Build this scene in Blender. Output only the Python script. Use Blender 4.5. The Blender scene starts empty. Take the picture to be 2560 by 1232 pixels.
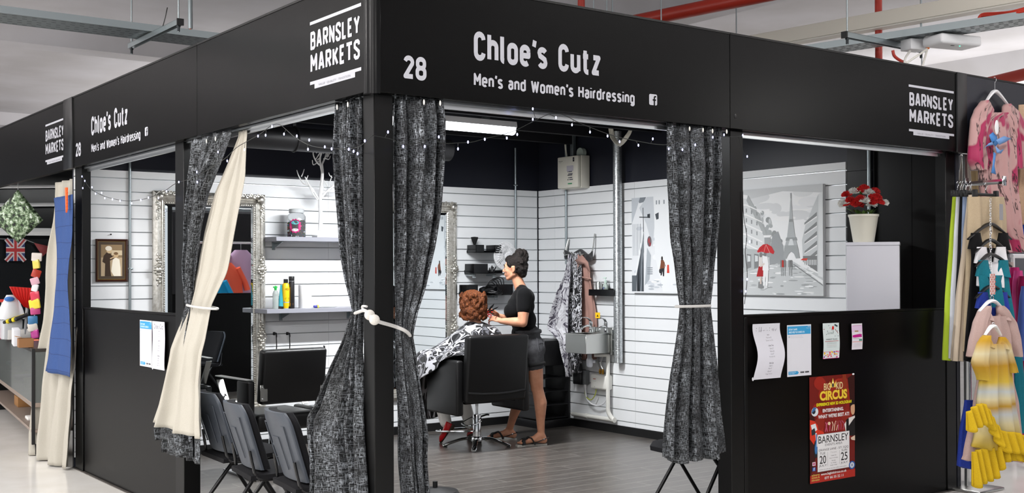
import bpy, bmesh, math, random
from math import sin, cos, pi, radians
from mathutils import Vector, Matrix, noise

scene = bpy.context.scene
COL = scene.collection
random.seed(28)

# ------------------------------------------------------------------ camera
CAM_F, CAM_HY, CAM_YAW, CAM_PITCH, CAM_ROLL = 2879.7583, 657.5705, 0.6382, 0.0078, -0.0037
CAM_POS = Vector((-2.6821, -4.7319, 1.58))
_F = Vector((sin(CAM_YAW) * cos(CAM_PITCH), cos(CAM_YAW) * cos(CAM_PITCH), sin(CAM_PITCH)))
_R = Vector((cos(CAM_YAW), -sin(CAM_YAW), 0))
_U = _R.cross(_F)
_R, _U = cos(CAM_ROLL) * _R + sin(CAM_ROLL) * _U, -sin(CAM_ROLL) * _R + cos(CAM_ROLL) * _U
cam_data = bpy.data.cameras.new('camera')
cam = bpy.data.objects.new('camera', cam_data)
COL.objects.link(cam)
m3 = Matrix((_R, _U, -_F)).transposed()
cam.matrix_world = Matrix.Translation(CAM_POS) @ m3.to_4x4()
cam_data.sensor_width = 36
cam_data.lens = CAM_F / 2560 * 36
cam_data.shift_y = (CAM_HY - 616) / 2560
cam_data.clip_end = 200
scene.camera = cam

# ------------------------------------------------------------------ world and hall lighting
world = bpy.data.worlds.new('world')
scene.world = world
world.use_nodes = True
world.node_tree.nodes['Background'].inputs[0].default_value = (0.90, 0.95, 1.0, 1)
world.node_tree.nodes['Background'].inputs[1].default_value = 0.8

def area(name, loc, sx, sy, power, color=(1, 1, 1), rot=(0, 0, 0)):
    l = bpy.data.lights.new(name, 'AREA')
    l.shape = 'RECTANGLE'; l.size = sx; l.size_y = sy; l.energy = power; l.color = color
    o = bpy.data.objects.new(name, l)
    o.location = loc; o.rotation_euler = rot
    COL.objects.link(o)
    return o

HALL = (1.0, 0.975, 0.94)
for lx, ly, pw in [(-6.5, -7, 150), (-2, -7.5, 90), (12.5, -8.5, 260), (-6.5, -2.5, 190), (-2.4, -2.0, 100), (3.4, -1.9, 75), (-6.5, 2.5, 220), (-2.6, 2.6, 120), (-6.0, 7.5, 240)]:
    area('hall_lamp', (lx, ly, 4.25), 1.5, 0.35, pw, HALL)
for lx, ly, pw in [(-8, -4, 1350), (8, -6, 850), (-9, 9, 1600), (9, 14, 800), (16, 3, 550)]:
    area('added_ceiling_fill', (lx, ly, 2.6), 8.0, 8.0, pw, HALL, (pi, 0, 0))  # added upward fill that brightens the ceiling, not a fitting of the hall
area('stall_lamp', (2.49, 3.196, 2.745), 1.45, 0.10, 150, (0.97, 0.985, 1.0))
area('stall_lamp', (1.0, 1.30, 2.655), 1.15, 0.10, 34, (0.97, 0.985, 1.0))
area('neighbour_lamp', (1.6, 7.2, 2.75), 1.2, 0.2, 40, (1, 1, 1))
area('neighbour_lamp', (6.6, 1.4, 2.75), 1.2, 0.2, 30, (1, 1, 1))

vs = scene.view_settings
vs.view_transform = 'Standard'
vs.look = 'None'
vs.gamma = 1
vs.use_curve_mapping = False
vs.exposure = 0.0
scene.cycles.max_bounces = 7
scene.cycles.diffuse_bounces = 4
scene.cycles.glossy_bounces = 4
scene.cycles.transparent_max_bounces = 8
scene.cycles.caustics_reflective = False
scene.cycles.caustics_refractive = False
# ------------------------------------------------------------------ helpers: points from the photograph's pixels
def ray(u, v):
    return _F + _R * ((u - 1280) / CAM_F) + _U * ((CAM_HY - v) / CAM_F)
def at(u, v, d):
    return CAM_POS + ray(u, v) * d
def on_x(u, v, x):
    r = ray(u, v); return CAM_POS + r * ((x - CAM_POS.x) / r.x)
def on_y(u, v, y):
    r = ray(u, v); return CAM_POS + r * ((y - CAM_POS.y) / r.y)
def on_z(u, v, z):
    r = ray(u, v); return CAM_POS + r * ((z - CAM_POS.z) / r.z)

def lin(c):
    c = c.lstrip('#')
    out = []
    for i in (0, 2, 4):
        x = int(c[i:i + 2], 16) / 255
        out.append(x / 12.92 if x <= 0.04045 else ((x + 0.055) / 1.055) ** 2.4)
    return tuple(out)
def col(c):
    return lin(c) if isinstance(c, str) else tuple(c)[:3]

# ------------------------------------------------------------------ materials
def mat(name, color='#808080', rough=0.5, metal=0.0, spec=0.5, emit=None, estr=0.0, trans=0.0, alpha=1.0, sheen=0.0, coat=0.0, ior=1.45):
    m = bpy.data.materials.new(name); m.use_nodes = True
    b = m.node_tree.nodes['Principled BSDF']
    b.inputs['Base Color'].default_value = (*col(color), 1)
    b.inputs['Roughness'].default_value = rough
    b.inputs['Metallic'].default_value = metal
    b.inputs['Specular IOR Level'].default_value = spec
    b.inputs['Transmission Weight'].default_value = trans
    b.inputs['Alpha'].default_value = alpha
    b.inputs['IOR'].default_value = ior
    b.inputs['Sheen Weight'].default_value = sheen
    b.inputs['Coat Weight'].default_value = coat
    if emit is not None:
        b.inputs['Emission Color'].default_value = (*col(emit), 1)
        b.inputs['Emission Strength'].default_value = estr
    return m
class NT:
    """small node-tree builder around a Principled material"""
    def __init__(s, m):
        s.m = m; s.t = m.node_tree; s.n = s.t.nodes; s.b = s.n['Principled BSDF']
    def new(s, typ, **kw):
        n = s.n.new(typ)
        for k, v in kw.items():
            if k.startswith('i_'):
                key = k[2:]
                n.inputs[int(key) if key.isdigit() else key.replace('_', ' ')].default_value = v
            else:
                setattr(n, k, v)
        return n
    def link(s, a, b): s.t.links.new(a, b)
    def coord(s, out='Object', scale=(1, 1, 1), rot=(0, 0, 0)):
        tc = s.new('ShaderNodeTexCoord'); mp = s.new('ShaderNodeMapping')
        mp.inputs['Scale'].default_value = scale; mp.inputs['Rotation'].default_value = rot
        s.link(tc.outputs[out], mp.inputs[0]); return mp.outputs[0]
    def noise(s, vec, scale=5, detail=3, rough=0.5):
        n = s.new('ShaderNodeTexNoise'); n.inputs['Scale'].default_value = scale
        n.inputs['Detail'].default_value = detail; n.inputs['Roughness'].default_value = rough
        s.link(vec, n.inputs['Vector']); return n.outputs['Fac']
    def ramp(s, fac, stops, interp='LINEAR'):
        r = s.new('ShaderNodeValToRGB'); r.color_ramp.interpolation = interp
        e = r.color_ramp.elements
        while len(e) < len(stops): e.new(0.5)
        for el, (p, c) in zip(e, stops):
            el.position = p; el.color = (*col(c), 1) if not isinstance(c, (int, float)) else (c, c, c, 1)
        s.link(fac, r.inputs[0]); return r.outputs[0]
    def math(s, op, a, b=None):
        n = s.new('ShaderNodeMath', operation=op)
        for i, x in enumerate((a, b)):
            if x is None: continue
            if isinstance(x, (int, float)): n.inputs[i].default_value = x
            else: s.link(x, n.inputs[i])
        return n.outputs[0]
    def mix(s, fac, a, b):
        n = s.new('ShaderNodeMix', data_type='RGBA')
        for i, x in ((0, fac), (6, a), (7, b)):
            if isinstance(x, (int, float)): n.inputs[i].default_value = x
            elif isinstance(x, (str, tuple)): n.inputs[i].default_value = (*col(x), 1)
            else: s.link(x, n.inputs[i])
        return n.outputs[2]
    def bump(s, h, strength=0.3, dist=0.01):
        n = s.new('ShaderNodeBump'); n.inputs['Strength'].default_value = strength; n.inputs['Distance'].default_value = dist
        s.link(h, n.inputs['Height']); s.link(n.outputs[0], s.b.inputs['Normal'])
    def base(s, c): s.link(c, s.b.inputs['Base Color'])

def attr_mat(name, rough=0.6, spec=0.3, k=1.0):
    m = mat(name, rough=rough, spec=spec); t = NT(m)
    a = t.new('ShaderNodeAttribute', attribute_name='Col'); v = t.new('ShaderNodeVectorMath', operation='SCALE'); v.inputs['Scale'].default_value = k
    t.link(a.outputs['Color'], v.inputs[0]); t.base(v.outputs[0]); return m

# ------------------------------------------------------------------ mesh builder
class MB:
    def __init__(s):
        s.v = []; s.f = []; s.fm = []; s.uv = {}; s.fc = {}
    def add(s, vs_, fs_, m=0, uvs=None, color=None):
        o = len(s.v); s.v += [tuple(p) for p in vs_]
        if uvs:
            for i, q in enumerate(uvs): s.uv[o + i] = q
        for f in fs_:
            if color is not None: s.fc[len(s.f)] = color
            s.f.append([i + o for i in f]); s.fm.append(m)
        return s
    def box(s, x0, y0, z0, x1, y1, z1, m=0, T=None):
        vs_ = [Vector((x, y, z)) for x in (x0, x1) for y in (y0, y1) for z in (z0, z1)]
        if T is not None: vs_ = [T @ p for p in vs_]
        return s.add(vs_, [(0, 1, 3, 2), (4, 6, 7, 5), (0, 4, 5, 1), (2, 3, 7, 6), (0, 2, 6, 4), (1, 5, 7, 3)], m)
    def rbox(s, x0, y0, z0, x1, y1, z1, r=0.01, m=0, T=None, seg=2):
        bm = bmesh.new(); bmesh.ops.create_cube(bm, size=1)
        for v in bm.verts:
            v.co = Vector(((x0 + x1) / 2 + v.co.x * (x1 - x0), (y0 + y1) / 2 + v.co.y * (y1 - y0), (z0 + z1) / 2 + v.co.z * (z1 - z0)))
        r = min(r, 0.49 * min(abs(x1 - x0), abs(y1 - y0), abs(z1 - z0)))
        bmesh.ops.bevel(bm, geom=bm.edges[:], offset=r, segments=seg, profile=0.5, affect='EDGES')
        bm.verts.index_update()
        vs_ = [(T @ v.co if T is not None else v.co.copy()) for v in bm.verts]
        fs_ = [[v.index for v in f.verts] for f in bm.faces]
        bm.free(); return s.add(vs_, fs_, m)
    def cyl(s, p0, p1, r0, r1=None, n=16, m=0):
        return s.tube([p0, p1], [r0, r0 if r1 is None else r1], n, m=m)
    def tube(s, pts, r, n=8, closed=False, m=0, flat=None):
        pts = [Vector(p) for p in pts]; k = len(pts)
        rs = r if isinstance(r, (list, tuple)) else [r] * k
        prev = None; rings = []
        for i, p in enumerate(pts):
            a = pts[(i - 1) % k] if (closed or i > 0) else p
            b = pts[(i + 1) % k] if (closed or i < k - 1) else p
            t = (b - a)
            t = t.normalized() if t.length > 1e-9 else Vector((0, 0, 1))
            if prev is None:
                up = Vector((0, 0, 1)) if abs(t.z) < 0.9 else Vector((1, 0, 0))
                nx = t.cross(up).normalized()
            else:
                nx = (prev - t * prev.dot(t))
                nx = nx.normalized() if nx.length > 1e-6 else t.orthogonal().normalized()
            prev = nx; ny = t.cross(nx)
            fl = flat or 1.0
            rings.append([p + (nx * cos(2 * pi * j / n) + ny * sin(2 * pi * j / n) * fl) * rs[i] for j in range(n)])
        vs_ = [q for rg in rings for q in rg]; fs_ = []
        rr = k if closed else k - 1
        for i in range(rr):
            for j in range(n):
                a = i * n + j; b = i * n + (j + 1) % n; c = ((i + 1) % k) * n + (j + 1) % n; d = ((i + 1) % k) * n + j
                fs_.append((a, d, c, b))
        if not closed:
            fs_.append(tuple(range(n))); fs_.append(tuple(range((k - 1) * n + n - 1, (k - 1) * n - 1, -1)))
        return s.add(vs_, fs_, m)
    def lathe(s, prof, n=24, c=(0, 0, 0), m=0, T=None, sx=1, sy=1):
        vs_ = []; fs_ = []; c = Vector(c)
        for r, z in prof:
            for j in range(n):
                p = Vector((r * cos(2 * pi * j / n) * sx, r * sin(2 * pi * j / n) * sy, z))
                vs_.append((T @ p if T is not None else p) + c)
        k = len(prof)
        for i in range(k - 1):
            for j in range(n):
                fs_.append((i * n + j, i * n + (j + 1) % n, (i + 1) * n + (j + 1) % n, (i + 1) * n + j))
        fs_.append(tuple(range(n - 1, -1, -1))); fs_.append(tuple(range((k - 1) * n, k * n)))
        return s.add(vs_, fs_, m)
    def ball(s, c, r, nu=12, nv=8, m=0, T=None):
        r = (r, r, r) if isinstance(r, (int, float)) else r
        c = Vector(c); vs_ = []; fs_ = []
        def P(x, y, z):
            p = Vector((x * r[0], y * r[1], z * r[2])); return (T @ p if T is not None else p) + c
        vs_.append(P(0, 0, -1))
        for i in range(1, nv):
            a = -pi / 2 + pi * i / nv
            for j in range(nu): vs_.append(P(cos(a) * cos(2 * pi * j / nu), cos(a) * sin(2 * pi * j / nu), sin(a)))
        vs_.append(P(0, 0, 1)); e = len(vs_) - 1
        for j in range(nu): fs_.append((0, 1 + (j + 1) % nu, 1 + j))
        for i in range(nv - 2):
            for j in range(nu):
                a = 1 + i * nu + j; b = 1 + i * nu + (j + 1) % nu
                fs_.append((a, b, b + nu, a + nu))
        o = 1 + (nv - 2) * nu
        for j in range(nu): fs_.append((o + j, o + (j + 1) % nu, e))
        return s.add(vs_, fs_, m)
    def capsule(s, p0, p1, r0, r1=None, m=0, n=12):
        r1 = r0 if r1 is None else r1
        p0 = Vector(p0); p1 = Vector(p1)
        s.cyl(p0, p1, r0, r1, n, m); s.ball(p0, r0, n, 8, m); s.ball(p1, r1, n, 8, m); return s
    def prism(s, poly, O, ux, uy, depth, m=0):
        """2D polygon in the plane (O, ux, uy) pushed by the vector depth"""
        O, ux, uy, d = Vector(O), Vector(ux), Vector(uy), Vector(depth)
        a = [O + ux * x + uy * y for x, y in poly]; k = len(a)
        vs_ = a + [p + d for p in a]
        fs_ = [tuple(range(k)), tuple(range(2 * k - 1, k - 1, -1))] + [(i, i + k, (i + 1) % k + k, (i + 1) % k) for i in range(k)]
        return s.add(vs_, fs_, m)
    def grid(s, rows, m=0, uvs=None, wrap=False):
        a, b = len(rows), len(rows[0]); fs_ = []
        for i in range(a - 1):
            for j in range(b if wrap else b - 1):
                fs_.append((i * b + j, i * b + (j + 1) % b, (i + 1) * b + (j + 1) % b, (i + 1) * b + j))
        return s.add([p for r in rows for p in r], fs_, m, [q for r in uvs for q in r] if uvs else None)
    def build(s, name, mats, parent=None, loc=None, rot=None, smooth=True, angle=40, bevel=0.0, solid=0.0, sub=0, recalc=True):
        me = bpy.data.meshes.new(name)
        me.from_pydata(s.v, [], s.f)
        if not isinstance(mats, (list, tuple)): mats = [mats]
        for m in mats: me.materials.append(m)
        me.polygons.foreach_set('material_index', s.fm)
        if s.uv:
            l = me.uv_layers.new(name='UVMap')
            for lp in me.loops: l.data[lp.index].uv = s.uv.get(lp.vertex_index, (0, 0))
        if s.fc:
            ca = me.color_attributes.new('Col', 'FLOAT_COLOR', 'CORNER')
            for p in me.polygons:
                c = s.fc.get(p.index, (0.5, 0.5, 0.5))
                for li in p.loop_indices: ca.data[li].color = (*c, 1)
        if recalc:
            bm = bmesh.new(); bm.from_mesh(me); bmesh.ops.recalc_face_normals(bm, faces=bm.faces); bm.to_mesh(me); bm.free()
        if smooth:
            me.shade_smooth()
            me.set_sharp_from_angle(angle=radians(angle))
        o = bpy.data.objects.new(name, me); COL.objects.link(o)
        if parent is not None: o.parent = parent
        if loc is not None: o.location = loc
        if rot is not None: o.rotation_euler = rot
        if bevel:
            b = o.modifiers.new('bevel', 'BEVEL'); b.width = bevel; b.segments = 2; b.limit_method = 'ANGLE'; b.angle_limit = radians(40)
        if solid:
            q = o.modifiers.new('solid', 'SOLIDIFY'); q.thickness = solid; q.offset = 0
        if sub:
            q = o.modifiers.new('sub', 'SUBSURF'); q.levels = sub; q.render_levels = sub
        return o

def tag(o, label, cat, group=None, kind=None):
    if label: o['label'] = label
    if cat: o['category'] = cat
    if group: o['group'] = group
    if kind: o['kind'] = kind
    return o
def thing(name, label, cat, loc=(0, 0, 0), rz=0.0, group=None, rot=None):
    o = bpy.data.objects.new(name, None); COL.objects.link(o)
    o.empty_display_size = 0.1
    o.location = loc; o.rotation_euler = rot if rot else (0, 0, rz)
    return tag(o, label, cat, group)
def struct(o):
    o['kind'] = 'structure'; return o
def copy_tree(o, parent=None):
    c = o.copy(); COL.objects.link(c)
    if parent is not None: c.parent = parent
    for ch in list(o.children): copy_tree(ch, c)
    return c
def dup(root, loc, rz=None, label=None, group=None):
    c = copy_tree(root); c.location = loc
    if rz is not None: c.rotation_euler = (0, 0, rz)
    if label: c['label'] = label
    if group: c['group'] = group
    return c

# lettering: the built-in font turned into mesh outlines
_tcache = {}
def glyphs(body, bold=0.0, shear=0.0, spacing=1.0):
    k = (body, bold, shear, spacing)
    if k in _tcache: return _tcache[k]
    c = bpy.data.curves.new('lettering', 'FONT'); c.body = body; c.offset = bold; c.shear = shear; c.space_character = spacing; c.resolution_u = 4
    o = bpy.data.objects.new('lettering', c); COL.objects.link(o)
    dg = bpy.context.evaluated_depsgraph_get()
    me = bpy.data.meshes.new_from_object(o.evaluated_get(dg))
    vs_ = [(v.co.x, v.co.y) for v in me.vertices]; fs_ = [tuple(p.vertices) for p in me.polygons]
    bpy.data.objects.remove(o); bpy.data.curves.remove(c); bpy.data.meshes.remove(me)
    x0 = min(v[0] for v in vs_); x1 = max(v[0] for v in vs_); y0 = min(v[1] for v in vs_); y1 = max(v[1] for v in vs_)
    out = ([((x - x0) / (x1 - x0), (y - y0) / max(1e-6, y1 - y0)) for x, y in vs_], fs_)
    _tcache[k] = out; return out

class Flat:
    """printed picture or lettering: coloured outlines layered on a flat face; (x, z) in the face, viewer at -y"""
    def __init__(s, step=0.00025, y=0.0):
        s.mb = MB(); s.y = y; s.step = step; s.warp = None; s.clip = None
    def _lift(s): s.y -= s.step
    def poly(s, pts, c):
        s._lift()
        if s.clip: pts = [(min(s.clip[0], max(0, x)), min(s.clip[1], max(0, z))) for x, z in pts]
        s.mb.add([(x, s.y, z) for x, z in pts], [tuple(range(len(pts)))], 0, None, col(c)); return s
    def rect(s, x0, z0, x1, z1, c): return s.poly([(x0, z0), (x1, z0), (x1, z1), (x0, z1)], c)
    def ell(s, cx, cz, rx, rz, c, n=20, a=0):
        return s.poly([(cx + rx * cos(t) * cos(a) - rz * sin(t) * sin(a), cz + rx * cos(t) * sin(a) + rz * sin(t) * cos(a)) for t in [2 * pi * i / n for i in range(n)]], c)
    def line(s, pts, w, c):
        s._lift()
        for (x0, z0), (x1, z1) in zip(pts[:-1], pts[1:]):
            dx, dz = x1 - x0, z1 - z0; l = math.hypot(dx, dz) or 1e-6
            nx, nz = -dz / l * w / 2, dx / l * w / 2
            s.mb.add([(x0 + nx, s.y, z0 + nz), (x0 - nx, s.y, z0 - nz), (x1 - nx, s.y, z1 - nz), (x1 + nx, s.y, z1 + nz)], [(0, 1, 2, 3)], 0, None, col(c))
        return s
    def text(s, body, x0, z0, x1, z1, c, bold=0.015, shear=0.0, spacing=1.0):
        s._lift(); vs_, fs_ = glyphs(body, bold, shear, spacing)
        s.mb.add([(x0 + (x1 - x0) * x, s.y, z0 + (z1 - z0) * z) for x, z in vs_], fs_, 0, None, col(c)); return s
    def ctext(s, body, cx, zc, h, c, bold=0.01, wr=0.5, shear=0.0):
        """centred line of roughly h high letters"""
        w = h * wr * len(body)
        return s.text(body, cx - w / 2, zc - h / 2, cx + w / 2, zc + h / 2, c, bold, shear)
    def build(s, name, m, parent=None, **kw):
        if s.warp: s.mb.v = [s.warp(p) for p in s.mb.v]
        return s.mb.build(name, m, parent, smooth=False, recalc=False, **kw)

def blob(name, fill, m, parent=None, voxel=0.008, smooth=6, disp=None):
    """one continuous skin over overlapping closed volumes"""
    mb = MB(); fill(mb)
    o = mb.build(name, m, parent, smooth=True, angle=180)
    r = o.modifiers.new('remesh', 'REMESH'); r.mode = 'VOXEL'; r.voxel_size = voxel; r.use_smooth_shade = True
    if smooth:
        q = o.modifiers.new('smooth', 'SMOOTH'); q.factor = 0.5; q.iterations = smooth
    if disp:
        tex = bpy.data.textures.new(name + '_relief', 'CLOUDS'); tex.noise_scale = disp[1]
        d = o.modifiers.new('relief', 'DISPLACE'); d.texture = tex; d.strength = disp[0]; d.mid_level = 0.5
        d.texture_coords = 'LOCAL'
    return o

def lerp(a, b, t): return a + (b - a) * t
def table(tb, z):
    """piecewise linear value at height z of [(value, z)] sorted from the top down"""
    if z >= tb[0][1]: return tb[0][0]
    for (a, za), (b, zb) in zip(tb[:-1], tb[1:]):
        if z >= zb: return lerp(a, b, (za - z) / max(1e-9, za - zb))
    return tb[-1][0]
def smoothpath(pts, n=6, closed=False):
    pts = [Vector(p) for p in pts]; out = []; k = len(pts)
    for i in range(k if closed else k - 1):
        g = lambda j: pts[j % k] if closed else pts[max(0, min(k - 1, j))]
        p0, p1, p2, p3 = g(i - 1), g(i), g(i + 1), g(i + 2)
        for j in range(n):
            t = j / n
            out.append(0.5 * ((2 * p1) + (p2 - p0) * t + (2 * p0 - 5 * p1 + 4 * p2 - p3) * t * t + (3 * p1 - p0 - 3 * p2 + p3) * t ** 3))
    if not closed: out.append(pts[-1])
    return out
# ------------------------------------------------------------------ shared materials
M = {}
def vinyl(name, c, rough=0.42, spec=0.5):
    m = mat(name, c, rough, spec=spec); t = NT(m)
    v = t.coord('Object', (1, 1, 1))
    n = t.noise(v, 260, 2, 0.6)
    t.bump(n, 0.03, 0.001)
    return m
M['vinyl'] = vinyl('black_vinyl', '#070707', 0.24, 0.10)
M['panel'] = vinyl('charcoal_panel', '#090808', 0.30, 0.14)
M['navy'] = vinyl('dark_navy_panel', '#20222b', 0.42, 0.3)
M['post'] = vinyl('post_paint', '#090909', 0.34, 0.25)
M['dark'] = mat('dark_ceiling_paint', '#17171a', 0.7, spec=0.25)
M['letter'] = mat('white_vinyl_letter', '#b4b5bd', 0.5)
M['letter_grey'] = mat('grey_print', '#7d7d86', 0.6)
M['white'] = mat('white_laminate', '#e8e9ec', 0.38)
M['slat'] = mat('white_slat', '#e6e8ea', 0.42)
M['alu'] = mat('aluminium', '#c9ccce', 0.28, 1.0)
M['groove'] = mat('slat_groove', '#b4b8ba', 0.35, 0.8)
M['galv'] = mat('galvanised_steel', '#9aa3a6', 0.38, 0.85)
M['galv_dark'] = mat('galvanised_slots', '#3a3f42', 0.6, 0.3)
M['chrome'] = mat('chrome', '#e4e6e8', 0.10, 1.0)
M['steel'] = mat('brushed_steel', '#c4c5c2', 0.30, 1.0)
M['black'] = mat('black_plastic', '#101012', 0.42)
M['blackmetal'] = mat('black_metal', '#121214', 0.32, 0.2)
M['leather'] = mat('black_leatherette', '#0c0c0d', 0.40, spec=0.45)
M['rope'] = mat('white_rope', '#bcbbb9', 0.8)
M['pvc'] = mat('white_pvc', '#ecebe4', 0.35)
M['cream'] = mat('cream_metal', '#dcd9cd', 0.45)
M['red'] = mat('red_pipe_paint', '#b5382a', 0.38)
M['wire'] = mat('dark_wire', '#1c1f1d', 0.5)
M['wire_clear'] = mat('clear_wire', '#8a8c90', 0.4)
M['led'] = mat('led_bulb', '#ffffff', 0.3, emit='#a9b0ff', estr=4)
M['tube_light'] = mat('lit_diffuser', '#ffffff', 0.4, emit='#f4f8ff', estr=9)
M['paper'] = attr_mat('printed_paper', 0.55, k=0.80)
M['print'] = attr_mat('printed_canvas', 0.6)

# ------------------------------------------------------------------ hall shell
def m_concrete():
    m = mat('hall_ceiling_paint', '#b9b8bb', 0.8, spec=0.2); t = NT(m)
    n = t.noise(t.coord('Object'), 0.8, 3)
    t.base(t.ramp(n, [(0.3, '#b0aeb0'), (0.7, '#c2c1c6')])); return m
M['concrete'] = m_concrete()
def m_hallfloor():
    m = mat('hall_floor_resin', '#e6e4df', 0.16, spec=0.5); t = NT(m)
    n = t.noise(t.coord('Object'), 3, 4)
    t.base(t.ramp(n, [(0.3, '#e2dfd9'), (0.7, '#eceae6')])); return m
M['hallfloor'] = m_hallfloor()
def m_planks():
    m = mat('grey_wood_plank_floor', '#77726d', 0.28, spec=0.5); t = NT(m)
    v = t.coord('Object', (1, 1, 1), (0, 0, 0))
    b = t.new('ShaderNodeTexBrick'); b.offset = 0.37
    b.inputs['Scale'].default_value = 1.0
    b.inputs['Brick Width'].default_value = 1.22; b.inputs['Row Height'].default_value = 0.15
    b.inputs['Mortar Size'].default_value = 0.0028; b.inputs['Bias'].default_value = 0
    b.inputs['Color1'].default_value = (*lin('#4a4643'), 1); b.inputs['Color2'].default_value = (*lin('#5f5a56'), 1)
    b.inputs['Mortar'].default_value = (*lin('#96928b'), 1)
    t.link(v, b.inputs['Vector'])
    g = t.noise(t.coord('Object', (1.3, 22, 1)), 3, 6, 0.65)
    gr = t.ramp(g, [(0.30, '#2c2927'), (0.5, '#524d49'), (0.72, '#7b766f')])
    c = t.mix(0.5, b.outputs['Color'], gr)
    c2 = t.mix(b.outputs['Fac'], c, '#8f8b84')
    t.base(c2); return m
M['planks'] = m_planks()

struct(MB().box(-14, -16, -0.12, 30, 34, 0.0).build('floor', M['hallfloor'], smooth=False))
struct(MB().box(0.03, 0.03, 0.0, 4.86, 4.95, 0.006).build('floor_planks', M['planks'], smooth=False))
struct(MB().box(-14, -16, 4.70, 30, 34, 4.9).build('ceiling', M['concrete'], smooth=False))
# concrete soffit beams of the hall, both ways
mb = MB()
for x in (-8.5, -1.2, 6.1, 13.4, 20.7):
    mb.prism([(-0.62, 4.72), (-0.34, 4.30), (0.34, 4.30), (0.62, 4.72)], (x, -16, 0), (1, 0, 0), (0, 0, 1), (0, 50, 0))
for y in (-6.5, 2.1, 10.6, 19.2, 27.8):
    mb.prism([(-0.30, 4.72), (-0.20, 4.46), (0.20, 4.46), (0.30, 4.72)], (-14, y, 0), (0, 1, 0), (0, 0, 1), (44, 0, 0))
struct(mb.build('ceiling_beams', M['concrete'], smooth=False))
struct(MB().box(2.6, -4.3, 0, 9.5, -4.2, 2.9).build('wall_opposite', M['dark'], smooth=False))
struct(MB().box(-14, 33.8, 0, 30, 34, 4.7).build('wall_far', mat('hall_wall_paint', '#c9cad2', 0.8), smooth=False))
struct(MB().box(29.8, -16, 0, 30, 34, 4.7).build('wall_far_right', mat('hall_wall_white', '#d8d9e2', 0.8), smooth=False))

# ------------------------------------------------------------------ stall walls with slat boards
SL0, SLP, SLB, SLT = 2.376, 0.1124, 0.084, 2.44
def slat_rows():
    zs = []; top = SLT; k = 0
    while True:
        z = SL0 - SLP * k; k += 1
        if z - 0.006 < SLB: break
        zs.append((z + 0.0045, top)); top = z - 0.0045
    zs.append((SLB, top)); return zs
# wall with the mirrors
mb = MB()
mb.box(0.05, 4.962, 0, 4.92, 5.0, 3.0, 0)
for x0, x1 in [(0.05, 1.1365), (1.1385, 2.356), (2.358, 3.5755), (3.5775, 4.83)]:
    for z0, z1 in slat_rows():
        mb.box(x0, 4.944, z0, x1, 4.9605, z1, 1)
mb.box(0.05, 4.9605, SLB, 4.85, 4.9625, SLT, 2)
struct(mb.build('wall_back', [M['navy'], M['slat'], M['groove']], smooth=False))
mb = MB()
mb.box(4.868, 0.05, 0, 4.91, 4.96, 3.0, 0)
for y0, y1 in [(0.997, 2.22), (2.222, 3.4415), (3.4435, 4.663), (4.665, 4.944)]:
    for z0, z1 in slat_rows():
        mb.box(4.848, y0, z0, 4.865, y1, z1, 1)
mb.box(4.865, 0.997, SLB, 4.8685, 4.95, SLT, 2)
mb.box(4.846, 0.995, SLB, 4.85, 1.0, SLT, 1)
# black sheet panels with thin joints next to the slats
mb.box(4.852, 0.16, 0.0, 4.868, 0.40, 2.99, 3); mb.box(4.852, 0.404, 0.0, 4.868, 0.74, 2.99, 3)
mb.box(4.852, 0.764, 0.0, 4.868, 0.985, 2.36, 3); mb.box(4.852, 0.764, 2.364, 4.868, 0.985, 2.99, 3)
struct(mb.build('wall_right', [M['navy'], M['slat'], M['groove'], M['panel']], smooth=False))
struct(MB().box(0.1, 4.93, 0.006, 4.85, 4.962, 0.082).box(4.836, 0.16, 0.006, 4.868, 4.93, 0.082).build('baseboard_stall', mat('black_skirting', '#0b0b0c', 0.5), smooth=False))
# black stall ceiling with joists
mb = MB().box(0.02, 0.02, 2.985, 4.9, 4.98, 3.0)
for y in (0.62, 1.24, 1.86, 2.48, 3.10, 3.72, 4.34):
    mb.box(0.03, y - 0.03, 2.88, 4.85, y + 0.03, 2.985)
struct(mb.build('ceiling_stall', M['dark'], smooth=False))
duct = MB().cyl((0.12, 4.10, 2.70), (3.15, 4.10, 2.70), 0.10, n=24)
for x in (0.6, 1.6, 2.6):
    duct.box(x - 0.015, 4.09, 2.79, x + 0.015, 4.11, 2.985)
    duct.tube([(x, 4.10 + 0.104 * cos(a), 2.70 + 0.104 * sin(a)) for a in [2 * pi * i / 20 for i in range(20)]], 0.008, 6, True)
tag(duct.build('ventilation_duct', mat('black_duct', '#202022', 0.45)), 'round black duct hung under the dark stall ceiling, running along the mirror wall', 'duct')

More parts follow.
